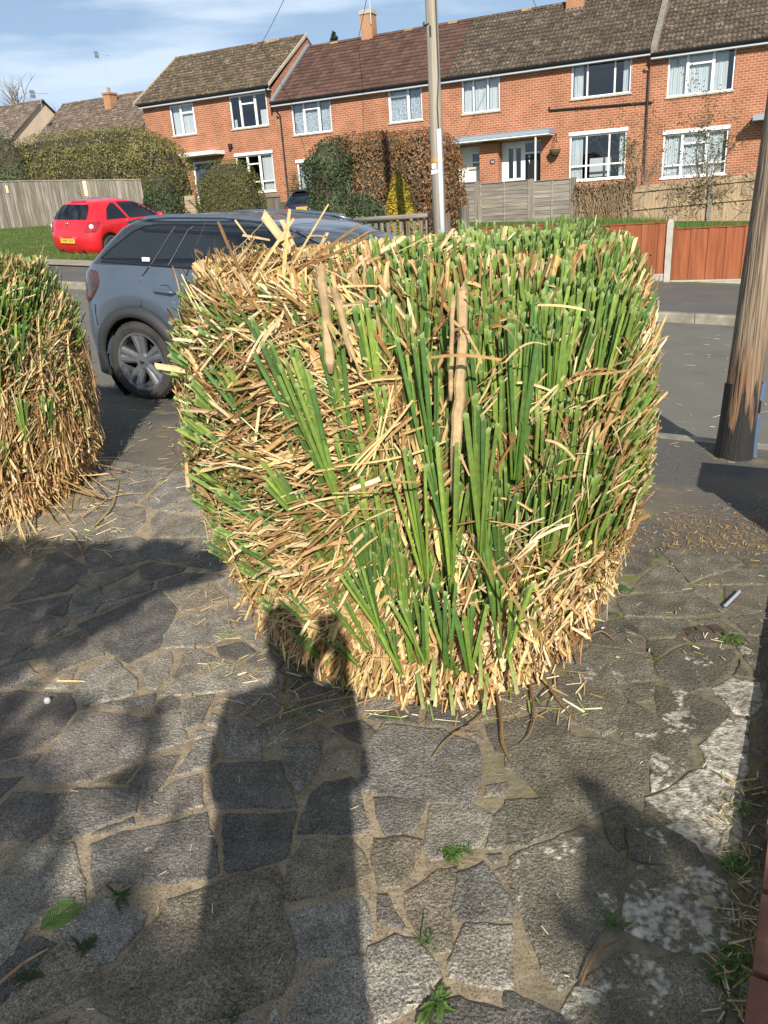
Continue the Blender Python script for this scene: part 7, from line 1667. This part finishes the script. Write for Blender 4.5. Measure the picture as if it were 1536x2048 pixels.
# arching loose leaves on the shaded centre and right
for (a, b, sag) in (((985, 655), (1040, 700), .05), ((1000, 640), (1072, 690), .06), ((1075, 610), (1170, 620), .01), ((930, 590), (965, 600), .02), ((850, 505), (905, 500), -.06), ((862, 715), (1000, 720), .02), ((1010, 725), (1090, 690), .05), ((700, 985), (840, 965), .03), ((985, 1125), (1090, 1280), -.03), ((925, 1075), (985, 1160), .03), ((1160, 750), (1260, 740), .0), ((880, 640), (890, 560), .01), ((1090, 880), (1150, 920), .03)):
    p, q = on_y(*a, 1.90), on_y(*b, 1.88); m = (p + q) / 2 + Vector((0, -.02, sag)); d = m - p; L = d.length * 2; c0, c1 = tan_(.4)
    ol.add(p, d, L, br_.uniform(.005, .009), c0, c1, bend=(q - p - d.normalized() * L) / L, fold=.35, face=(.1, -1, .5), n=6)
ol.build('loose_blades', M['straw'], bush)

# ---- second bush at the left edge
LBX, LBY = -2.50, 4.50; lz = zgx(LBX, LBY)
bush2 = thing('clipped_grass_bush', 'smaller clipped clump of straw and green grass at the left edge of the paving', 'ornamental grass', (LBX, LBY, lz))
B2 = Bush(bush2, LBX, LBY, lz - .02, [(0, .60), (.1, .68), (.3, .78), (.5, .82), (.8, .83), (1.1, .82), (1.25, .77), (1.36, .66), (1.42, .45)], .9)
B2.core(.82)
def gp2(u, v):
    if v > 1: return .3
    return .9 * smooth((v - .48) / .22) + .12 * (1 if v > .15 else 0) + (.4 if u > .6 and v > .3 else 0)
G, D = make_bush(B2, gp2, .0, (900, 4000, 700, 500, 1300), lambda u, v: .9 if v < .6 else .5, lambda u, v: 262 if v < .2 else (60 if u > .3 else 100) if v > .6 else 235)
for (ph, z, L, n, lean) in ((.62, 1.22, .35, 6, -.05), (.75, 1.0, .3, 5, .1), (.45, 1.05, .3, 5, -.2), (.85, .72, .28, 4, .15), (.95, 1.1, .3, 5, .2), (.7, .55, .2, 4, .2), (1.05, .7, .25, 5, .25), (.35, 1.25, .3, 6, -.1), (.2, 1.1, .3, 6, .1)):
    p = B2.P(ph, z, 1.03); tuft(G, p, Vector((lean, -.1, 1)).normalized(), L, n + 1, .0125, .16, Vector((.2, -1, .1)).normalized())
# roots and long dead leaves trailing from its foot
for _ in range(90):
    ph = br_.uniform(-1.6, 1.7); p = B2.P(ph, br_.uniform(.0, .28), 1.0); o_ = Vector((math.sin(ph), -math.cos(ph), 0)); L = br_.uniform(.15, .38); c0, c1 = tan_(.55)
    D.add(p, (o_.x * .5 + br_.gauss(0, .25), o_.y * .5, br_.uniform(-.9, .2)), L, br_.uniform(.004, .010), c0, c1, bend=(o_.x * .3, o_.y * .3, -.25 if p.z > .25 else 0.1), fold=.3, face=o_, n=5, tip=.4)
G.build('green_blades', M['blade'], bush2); D.build('dry_blades', M['straw'], bush2)
# ================================================================== FOREGROUND DETAILS
fr = random.Random(404); fnp = np.random.RandomState(8)
# low brick edging at the right
ea, eb = ground_at(1530, 1690), ground_at(1495, 2000); ed = (ea - eb); ed.z = 0; ed.normalize(); eo = eb - ed * .9; er = Vector((ed.y, -ed.x, 0))
wall = thing('brick_edging', 'low old red brick edging along the right side of the paving', 'garden wall', eo)
mb = MB(); L_ = 2.75; x = 0.0; k = 0
while x < L_:
    w_ = .215; g = fr.uniform(.75, 1.2); c = (g, g * fr.uniform(.9, 1.05), g * fr.uniform(.85, 1.05)); j = fr.uniform(-.006, .006)
    for (z0, z1, dep) in ((-.05, .092 + fr.uniform(-.004, .004), .103),):
        for r_ in (0, 1):
            o_ = er * (r_ * .112 + j * .5) + ed * (x + (0.11 if r_ else 0) * (1 if k % 2 else 1)); mb.obox(o_ + Vector((0, 0, z0)), ed * (w_ - .006), er * dep, Vector((0, 0, z1 - z0 - .002 * r_)), c)
    x += .225; k += 1
o_ = mb.build('bricks', pmat('worn_brick', [(0.3, (0.20, 0.085, 0.05)), (0.55, (0.27, 0.13, 0.085)), (0.75, (0.34, 0.27, 0.22))], scale=14, rough=.9, bump=.5, bscale=70, attr=True), wall)
mb = MB(); mb.obox(ed * -.02 + er * .008 + Vector((0, 0, -.05)), ed * (L_ + .2), er * .20, Vector((0, 0, .118))); mb.build('mortar_bed', flat('wall_mortar', (.22, .20, .165), rough=.95), wall)
pier = thing('shadow_pier', 'unseen square brick pier with a concrete cap, added beyond the right edge to cast a shadow', 'gate pier', (2.17, 2.86, 0), -BB)  # unseen pier added for the shadow it casts on the pavement
mb = MB(); mb.box(-.19, .19, -.19, .19, -.05, .70); mb.build('shaft', M['brick_low'], pier)
mb = MB(); mb.box(-.22, .22, -.22, .22, .702, .76); mb.build('cap', M['conc'], pier)

# the photographer, whose shadow falls on the paving
def skin_mesh(name, verts, edges, radii, mat, parent, sub=2, root=0):
    me = bpy.data.meshes.new(name); me.from_pydata([tuple(v) for v in verts], edges, []); ob = bpy.data.objects.new(name, me); COL.link(ob)
    m1 = ob.modifiers.new('skin', 'SKIN'); m1.use_smooth_shade = True
    for i, r in enumerate(radii):
        sv = me.skin_vertices[0].data[i]; sv.radius = (r, r) if not isinstance(r, tuple) else r; sv.use_root = (i == root)
    m2 = ob.modifiers.new('sub', 'SUBSURF'); m2.levels = sub; m2.render_levels = sub
    dg = bpy.context.evaluated_depsgraph_get(); dg.update(); me2 = bpy.data.meshes.new_from_object(ob.evaluated_get(dg)); me2.name = name
    COL.unlink(ob); bpy.data.objects.remove(ob)
    o2 = bpy.data.objects.new(name, me2); COL.link(o2); me2.materials.clear(); me2.materials.append(mat); o2.parent = parent; return o2
PX, PY = -.21, -.24
person = thing('person', 'person in a dark coat standing behind the camera, holding up a phone', 'person', (PX, PY, 0))
skinm = flat('skin', (.45, .27, .19), rough=.5); coat = flat('dark_coat', (.03, .033, .045), rough=.9); trou = flat('dark_trousers', (.03, .035, .055), rough=.9)
V = [(0, 0, .95), (0, -.01, 1.15), (0, -.01, 1.36), (0, -.005, 1.47), (0, .015, 1.56), (0, .02, 1.66), (0, .01, 1.74)]; E = [(0, 1), (1, 2), (2, 3), (3, 4), (4, 5), (5, 6)]; Rr = [(.16, .11), (.145, .10), (.16, .11), (.065, .065), (.058, .06), (.078, .095), (.055, .07)]
def addc(start, pts, rs_):
    p = start
    for q, r in zip(pts, rs_): V.append(q); Rr.append(r); E.append((p, len(V) - 1)); p = len(V) - 1
    return p
for sg in (-1, 1):
    addc(0, [(sg * .11, 0, .88), (sg * .12, .02, .5), (sg * .12, 0, .12), (sg * .125, .02, .05), (sg * .135, .16, .03)], [.095, .066, .046, .045, .035])
    wr_ = addc(2, [(sg * .18, 0, 1.40), (sg * .20, .06, 1.14), (.13 + sg * .05, .17, 1.46), (.16 + sg * .04, .205, 1.53)], [.06, .045, .033, .030])
    for k in range(4): a = V[wr_]; addc(wr_, [(a[0] + .008 * sg, a[1] + .012 + .004 * k, a[2] + .03 - .014 * k), (a[0] - sg * .022, a[1] + .028, a[2] + .036 - .016 * k), (a[0] - sg * .04, a[1] + .022, a[2] + .036 - .016 * k)], [.011, .0085, .0075])
    a = V[wr_]; addc(wr_, [(a[0] - .01 * sg, a[1] - .012, a[2] + .02), (a[0] - sg * .03, a[1] - .012, a[2] + .03)], [.012, .009])
body = skin_mesh('body', V, E, Rr, skinm, person)
cV = [(0, 0, .50), (0, 0, .95), (0, -.01, 1.18), (0, -.01, 1.38), (0, 0, 1.49)]; cE = [(0, 1), (1, 2), (2, 3), (3, 4)]; cR = [(.215, .16), (.215, .15), (.22, .14), (.215, .13), (.075, .075)]
for sg in (-1, 1):
    b0 = len(cV); cV += [(sg * .18, 0, 1.40), (sg * .20, .06, 1.14), (.13 + sg * .045, .155, 1.44)]; cR += [.08, .065, .05]; cE += [(3, b0), (b0, b0 + 1), (b0 + 1, b0 + 2)]
skin_mesh('coat', cV, cE, cR, coat, person)
tV = [(0, 0, .92)]; tE = []; tR = [(.15, .11)]
for sg in (-1, 1):
    b0 = len(tV); tV += [(sg * .11, 0, .85), (sg * .12, .02, .5), (sg * .12, 0, .10)]; tR += [.115, .085, .07]; tE += [(0, b0), (b0, b0 + 1), (b0 + 1, b0 + 2)]
skin_mesh('trousers', tV, tE, tR, trou, person)
mb = MB(); mb.lathe([(.001, .125), (.06, .11), (.098, .06), (.108, 0), (.10, -.05), (.07, -.075)], 18, lambda x, y, z: (x * .88, -.002 + y, 1.68 + z)); mb.build('hair', flat('brown_hair', (.05, .03, .02), rough=.7), person, smooth=True)
for sg in (-1, 1):
    mb = MB(); mb.lathe([(.0, .03), (.035, .02), (.045, -.02), (.04, -.05), (.0, -.05)], 12, lambda x, y, z: (sg * .128 + x, .07 + y * 2.6, .045 + z)); mb.build('shoe', M['black'], person, smooth=True)
ph_ = thing('phone', 'dark phone held up by the person behind the camera', 'phone', (-.05, -.028, 1.52))
mb = MB(); mb.box(-.04, .04, -.006, .006, -.02, .13); mb.build('phone_case', M['black'], ph_)

# invented trees behind the camera, crowns shaped to throw the shade patches
def shade_leaves(polys_, holes, n, dist, size, seed, jitter):
    r = random.Random(seed); pts_ = []; gp_ = [[(lambda q: (q.x, q.y))(ground_at(x, y)) for x, y in pl] for pl in polys_]; gh = []
    for pl in holes:
        cx, cy = sum(a for a, b in pl) / len(pl), sum(b for a, b in pl) / len(pl); gh.append([(lambda q: (q.x, q.y))(ground_at(cx + (x - cx) * 1.95, cy + (y - cy) * 1.55)) for x, y in pl])
    for g in gp_:
        xs = [p[0] for p in g]; ys = [p[1] for p in g]; m = int(n * parea(g)); c = 0
        while c < m:
            x, y = r.uniform(min(xs), max(xs)), r.uniform(min(ys), max(ys))
            if not pip((x, y), g): c += .25; continue
            c += 1; q = (x + r.gauss(0, jitter), y + r.gauss(0, jitter))
            if any(pip(q, h) for h in gh) and r.random() < .97: continue
            d = r.uniform(*dist) / math.cos(SUN_EL); pts_.append(Vector((q[0], q[1], 0)) - SUN_DIR * d)
    return pts_
def shade_tree(name, label, pts_, trunk, size, seed):
    t = thing(name, label, 'tree', trunk); P = np.array([tuple(p) for p in pts_]) - np.array(tuple(t.location)); n = len(P)
    quads('crown', leaf_quads(P, np.tile(np.array(tuple(-SUN_DIR)), (n, 1)), size, .7, .45), mixcol(fnp.uniform(0, 1, n), [(.03, .05, .015), (.08, .11, .03)]), M['leaf'], t)
    r = random.Random(seed); c = Vector(P.mean(0)); mb = MB(); f_ = Vector((0, 0, 0)); k_ = Vector((c.x * .4, c.y * .4 - .2, c.z * .55)); mb.tube([f_, k_ * .5, k_], [.10, .08, .06], 10)
    for _ in range(26): e = Vector(P[r.randrange(n)]); mb.tube([k_, k_.lerp(e, .5) + Vector((0, 0, r.uniform(.0, .2))), e], [.03, .016, .006], 6)
    mb.build('trunk', M['twig'], t); return t
L1 = [(-260, 1100), (60, 1066), (240, 1075), (330, 1068), (415, 1082), (455, 1118), (400, 1150), (330, 1180), (250, 1225), (170, 1275), (60, 1335), (-60, 1400), (-260, 1420)]
L2 = [(-300, 1400), (60, 1392), (140, 1396), (260, 1422), (330, 1436), (352, 1520), (345, 1600), (330, 1700), (296, 1780), (292, 1880), (395, 1892), (430, 1960), (430, 2400), (-300, 2500)]
HL = [[(22, 1455), (60, 1385), (78, 1390), (42, 1462)], [(68, 1495), (98, 1432), (115, 1440), (88, 1505)], [(118, 1535), (138, 1468), (195, 1442), (196, 1505), (160, 1550)], [(203, 1525), (218, 1472), (265, 1464), (262, 1515), (225, 1545)], [(290, 1565), (325, 1508), (350, 1520), (335, 1575)],
      [(150, 1655), (156, 1588), (200, 1576), (220, 1610), (204, 1664), (165, 1674)], [(224, 1642), (238, 1598), (300, 1590), (290, 1645)], [(60, 1740), (66, 1698), (100, 1686), (100, 1730)], [(115, 1785), (122, 1716), (152, 1700), (160, 1762), (138, 1795)], [(182, 1722), (200, 1688), (240, 1668), (300, 1640), (306, 1700), (296, 1750), (240, 1742)]]
L3 = [(-300, 1900), (100, 1895), (300, 1892), (400, 1892), (430, 1960), (430, 2400), (-300, 2500)]
pts_ = shade_leaves([L3], [], 900, (5.6, 7.0), .08, 4, .02) + shade_leaves([L1], [], 900, (4.6, 5.6), .09, 1, .012) + shade_leaves([L2], HL, 950, (5.6, 7.0), .08, 2, .010)
shade_tree('tree', 'invented tree out of view behind the camera on the left, crown shaped to throw dappled shade', pts_, (-2.3, -3.9, 0), .10, 6)
R1s = [(1168, 1545), (1200, 1580), (1250, 1618), (1300, 1640), (1400, 1690), (1450, 1716), (1490, 1760), (1620, 1800), (1800, 2400), (1080, 2400), (1105, 1960), (1140, 1850), (1180, 1745), (1176, 1640)]
HR = [[(1060, 2060), (1100, 1960), (1130, 1880), (1150, 1880), (1140, 1960), (1100, 2080)]]
pts_ = shade_leaves([R1s], HR, 800, (4.2, 6.2), .09, 3, .016)
shade_tree('tree', 'invented tree out of view behind the camera on the right, crown shaped to shade the corner by the brick edging', pts_, (1.9, -3.2, 0), .10, 9)

# trailing dead leaves on the paving
def ground_strip(px_pts, w_, label, col, lift=(.01, .02, .012, .004), name='dead_leaf', group='long dead leaves lying on the paving'):
    P_ = [ground_at(x, y) for x, y in px_pts]; B = Blades(); mb = B.mb; n = 14; prev = None; r = fr
    def cr(t):
        m = len(P_) - 1; i = min(m - 1, int(t * m)); u = t * m - i; p0, p1, p2, p3 = P_[max(0, i - 1)], P_[i], P_[i + 1], P_[min(m, i + 2)]
        return .5 * ((2 * p1) + (p2 - p0) * u + (2 * p0 - 5 * p1 + 4 * p2 - p3) * u * u + (3 * p1 - p0 - 3 * p2 + p3) * u * u * u)
    for k in range(n + 1):
        t = k / n; p = cr(t); d = (cr(min(1, t + .02)) - cr(max(0, t - .02))); d.normalize(); s_ = Vector((-d.y, d.x, 0)); h_ = float(np.interp(t, [i / (len(lift) - 1) for i in range(len(lift))], lift)) + .009; hw = w_ * .5 * (1 if t < .7 else 1 - (t - .7) / .36)
        c = tuple(x * r.uniform(.85, 1.15) for x in col); ids = (mb.vert(p + s_ * hw + Vector((0, 0, h_)), c), mb.vert(p + Vector((0, 0, h_ + hw * .5)), c), mb.vert(p - s_ * hw + Vector((0, 0, h_ - .002)), c))
        if prev: mb.face((prev[0], prev[1], ids[1], ids[0])); mb.face((prev[1], prev[2], ids[2], ids[1]))
        prev = ids
    b = tuple(P_[0]); o_ = mb.build(name, M['straw'], None, off=b); o_.location = b; tag(o_, label, 'dead leaf', group); return o_
TN = (.42, .28, .12); BRN = (.26, .16, .075)
for pts2, w_, lab, c in (([(990, 1372), (1002, 1450), (1005, 1495), (1025, 1536)], .011, 'long brown dead leaf running straight down from the foot of the bush', BRN), ([(980, 1395), (955, 1452), (892, 1490), (858, 1532)], .009, 'curved brown dead leaf hooking down to the left below the bush', BRN),
    ([(1058, 1368), (1068, 1440), (1058, 1478), (1040, 1496)], .008, 'short curved dead leaf below the right part of the bush foot', BRN), ([(1078, 1345), (1108, 1400), (1152, 1446)], .008, 'dead leaf slanting right from the right end of the bush foot', BRN),
    ([(1062, 1340), (1095, 1380), (1136, 1398)], .010, 'broad dead leaf tip curling off the right end of the bush foot', TN), ([(720, 1400), (610, 1425), (520, 1450)], .009, 'straw leaf in the shade reaching farthest left of the bush foot', TN), ([(742, 1408), (650, 1445), (545, 1488)], .008, 'straw leaf in the shade slanting down and left from the bush foot', TN),
    ([(700, 1385), (640, 1402), (570, 1414)], .007, 'thin straw leaf, uppermost of those in the shade left of the bush', TN), ([(810, 1412), (900, 1408), (1010, 1388)], .011, 'straw leaf lying along the front of the bush foot', TN), ([(1185, 1275), (1210, 1276), (1232, 1290)], .006, 'small dead leaf on the paving at the right flank of the bush', BRN),
    ([(190, 1060), (225, 1020), (240, 960)], .010, 'dead leaf curving up the paving right of the smaller bush', TN), ([(165, 1040), (230, 1000), (290, 990)], .008, 'thin dead leaf pointing right from the smaller bush foot', TN), ([(140, 1070), (158, 1095), (165, 1110)], .010, 'short dead leaf hanging down before the smaller bush', TN)):
    ground_strip(pts2, w_, lab, c)
ground_strip([(116, 1367), (145, 1367), (172, 1368)], .010, 'short straight yellow straw on the lit flagstone at the left', (.62, .46, .2), (.004, .004, .004), 'straw', None)
ground_strip([(0, 1978), (50, 1940), (100, 1905)], .007, 'thin pale dry stem in the shade at the lower left corner', (.40, .27, .15), (.008, .014, .006), 'dry_stem', None)
ground_strip([(1160, 1980), (1190, 1920), (1245, 1885)], .006, 'thin brown dry stem on the joint of the shaded lower right flagstone', BRN, (.006, .012, .006), 'dry_stem', None)
# a bit of plastic pipe, a white pebble, a brick fragment
p, q = ground_at(1450, 1218), ground_at(1478, 1190); mb = MB(); mb.tube([Vector((0, 0, .016)), (q - p) + Vector((0, 0, .016))], .007, 10); o_ = mb.build('pipe_offcut', flat('grey_plastic_pipe', (.34, .38, .42), rough=.4), None); o_.location = p; tag(o_, 'short grey plastic pipe offcut on the paving at the right', 'pipe')
p = ground_at(96, 1408); mb = MB(); mb.lathe([(.001, .022), (.008, .021), (.011, .012), (.010, .002), (.001, .0)], 9, lambda x, y, z: (x * 1.1 + .002 * z * 30, y * .8, z + .004)); o_ = mb.build('pebble', M['render'], None); o_.location = p; tag(o_, 'small white pebble on the shaded paving at the left', 'pebble')
p = ground_at(1405, 1272); mb = MB()
for k in range(4): mb.obox(Vector((-.10 + .05 * k + fr.uniform(-.004, .004), fr.uniform(-.01, .01), .0)), (.042, .008, 0), (-.01, .05, 0), (0, 0, .005 + fr.uniform(0, .004)), (fr.uniform(.6, 1),) * 3)
o_ = mb.build('brick_fragment', pmat('dull_brick', [(0.35, (0.07, 0.055, 0.04)), (0.65, (0.16, 0.10, 0.075))], scale=30, rough=.95, attr=True), None); o_.location = p; tag(o_, 'crumbled brick fragment set among the flagstones beside the right-hand weed', 'brick')

# weeds
def weed(px, py, n, L, label, kind='rosette', cols=((.10, .20, .03), (.17, .29, .05)), up=.35):
    p = ground_at(px, py); t = thing('weed', label, 'weed', p + Vector((0, 0, .003)), 0, 'weeds in the paving joints'); B = Blades()
    for k in range(n * 2):
        a = fr.uniform(0, 6.283) if kind != 'flat' else 2.4 * k; off_ = Vector((fr.gauss(0, .012), fr.gauss(0, .012), 0)) * (1 if k % 3 else 0); u_ = fr.uniform(up * .4, up * 1.6); d = Vector((math.cos(a), math.sin(a), u_)); l = L * fr.uniform(.25, 1.0) * .70; c0, c1 = cols; g = fr.uniform(.75, 1.25)
        side = d.cross(Vector((0, 0, 1))).normalized(); mb = B.mb; prev = None; wmax = l * (.08 if kind == 'grass' else fr.uniform(.16, .30))
        for i in range(9):
            s_ = i / 8; q = off_ + d.normalized() * l * s_ + Vector((0, 0, -l * .45 * s_ * s_ * (1 if kind != 'grass' else .4) + .004)); q.z = max(.006, q.z); hw = wmax * .5 * (math.sin(math.pi * min(1, s_ * .85 + .12)) ** .8) * ((1.35 if i % 2 else .7) if kind != 'grass' else 1); c = tuple(g * lerp(x, y, s_) for x, y in zip(c0, c1))
            ids = (mb.vert(q - side * hw + Vector((0, 0, hw * .35)), c), mb.vert(q, c), mb.vert(q + side * hw + Vector((0, 0, hw * .35)), c))
            if prev: mb.face((prev[0], prev[1], ids[1], ids[0])); mb.face((prev[1], prev[2], ids[2], ids[1]))
            prev = ids
    o_ = B.mb.build('leaves', M['leaf'], t, fix=False); return t
for a in ((1465, 1282, 15, .085, 'largest weed on the right, beside the crumbled brick fragment', 'rosette'), (1312, 1318, 6, .05, 'small two-leaved weed by the white lichen patch at the right', 'rosette'), (1245, 1182, 9, .05, 'small bright weed close to the right flank of the bush', 'rosette'), (1320, 1118, 14, .045, 'grassy weed on the joint below the asphalt edge', 'grass'),
          (1228, 1232, 7, .035, 'low weed under a straw at the right flank of the bush', 'rosette'), (1470, 1130, 12, .05, 'grassy weed at the asphalt edge near the right margin', 'grass'), (905, 1712, 22, .06, 'dense weed on the joint in the sunny centre foreground', 'rosette'), (940, 1708, 14, .055, 'grassy weed adjoining the dense weed in the centre foreground', 'grass'),
          (852, 1888, 16, .06, 'upright grass tuft on the joint below the centre weeds', 'grass'), (872, 2010, 14, .085, 'broad-leaved weed at the bottom edge near the centre', 'rosette'), (1228, 1855, 9, .055, 'weed on the joint between the two shaded lichen flagstones', 'rosette'), (1470, 1735, 16, .07, 'leafy weed by the brick edging where sun meets shade', 'rosette'),
          (1490, 1630, 10, .06, 'grassy weed against the upper part of the brick edging', 'grass'), (1480, 1925, 18, .075, 'leafy weed against the lower part of the brick edging', 'rosette'), (1430, 1950, 10, .055, 'low weed just left of the lower brick edging', 'rosette'), (240, 1795, 9, .06, 'weed on the joint in the dappled shade at the lower left', 'rosette'), (175, 1895, 9, .055, 'shaded dark weed beside a pale chip at the lower left', 'rosette'),
          (585, 1352, 9, .04, 'tiny weed in the shade at the left foot of the bush', 'rosette'), (465, 2040, 12, .06, 'grassy weed at the bottom edge in the deep shade', 'grass'), (1345, 1452, 6, .03, 'tiny dry weed in the middle of the right-hand flagstones', 'grass'), (1050, 1690, 8, .035, 'small weed on the joint right of the centre weeds', 'grass'), (60, 1960, 12, .06, 'dark weed in the shade at the lower left corner', 'rosette')):
    in_shade = a[0] < 500  # weeds lying in shade get darker greens, the shade put into their colour
    weed(*a[:4], a[4], a[5], ((.035, .065, .016), (.06, .10, .03)) if in_shade else ((.06, .12, .025), (.125, .20, .045)), .9 if a[5] == 'grass' else .4)
# fallen conifer frond
p = ground_at(82, 1868); q = ground_at(155, 1812); t = thing('conifer_frond', 'flat green conifer frond lying in the shade at the lower left', 'frond', p); B = Blades(); ax = (q - p); L_ = ax.length; ax.normalize(); sd = Vector((-ax.y, ax.x, 0))
B.add((0, 0, .012), ax, L_,        .003, (.05, .09, .02), (.06, .10, .025), fold=.2, face=(0, 0, 1))
for k in range(14):
    for sg in (-1, 1): s_ = .04 + .9 * k / 14; l = .045 * math.sin(math.pi * min(1, s_ * .75 + .22)) + .008; B.add(ax * L_ * s_ + Vector((0, 0, .013)), ax * .6 + sd * sg * .8, l, .0042, (.05, .11, .02), (.08, .16, .03), fold=.2, face=(0, 0, 1), tip=.4)
B.mb.build('leaflets', M['leaf'], t, fix=False)
# grass and moss in the joints, clippings everywhere: too many to count
B = Blades()
def scatter(n, px_box, Lr, wr, cols, flat_=True, test=None):
    c = 0
    while c < n:
        c += 1; p = ground_at(fr.uniform(px_box[0], px_box[2]), fr.uniform(px_box[1], px_box[3]))
        if test and not test(p): continue
        a = fr.uniform(0, 6.283); d = Vector((math.cos(a), math.sin(a), fr.uniform(-.02, .06) if flat_ else fr.uniform(.3, 1.5))); c0 = fr.choice(cols); g = fr.uniform(.8, 1.2); c0 = tuple(g * x for x in c0)
        B.add(p + Vector((0, 0, .011 if flat_ else .002)), d, fr.uniform(*Lr), fr.uniform(*wr), c0, c0, fold=.4, face=(fr.gauss(0, .3), fr.gauss(0, .3), 1) if flat_ else None, n=2)
ST = [(.62, .50, .31), (.50, .36, .18), (.70, .60, .42), (.36, .24, .11), (.25, .32, .10)]
scatter(150, (0, 1000, 1536, 2040), (.004, .030), (.0015, .0035), ST); scatter(120, (1180, 900, 1536, 1320), (.01, .045), (.002, .005), ST); scatter(170, (480, 1340, 1180, 1450), (.02, .10), (.003, .008), ST); scatter(170, (380, 1050, 620, 1400), (.015, .07), (.003, .007), ST)
scatter(200, (190, 800, 420, 1060), (.02, .12), (.003, .006), ST); scatter(60, (1300, 650, 1536, 900), (.03, .12), (.004, .007), ST[:3]); scatter(140, (1440, 1560, 1520, 2040), (.02, .07), (.002, .005), ST); scatter(260, (0, 960, 230, 1110), (.03, .12), (.003, .007), ST)
o_ = B.mb.build('straw_clippings', M['straw'], None, fix=False); o_['kind'] = 'stuff'; tag(o_, 'short straw clippings scattered over paving, kerb and road', 'clippings')
B = Blades()
scatter(900, (1230, 1040, 1600, 1112), (.006, .022), (.002, .004), [(.34, .22, .09), (.24, .13, .05), (.45, .33, .16), (.20, .20, .06)], False)
scatter(110, (1440, 1560, 1530, 2048), (.02, .06), (.002, .005), [(.10, .17, .04), (.18, .22, .07), (.38, .28, .14)], False, lambda p: ((p - eo).dot(er)) < 0.0)
scatter(700, (1330, 1010, 1600, 1100), (.008, .035), (.0015, .003), [(.34, .22, .09), (.24, .13, .05), (.45, .33, .16)])
scatter(60, (0, 880, 400, 990), (.02, .05), (.002, .004), [(.34, .22, .09), (.24, .13, .05)], False)
o_ = B.mb.build('dry_moss', M['straw'], None, fix=False); o_['kind'] = 'stuff'; tag(o_, 'brown moss and wispy dry grass along the asphalt edge and the brick edging', 'moss')
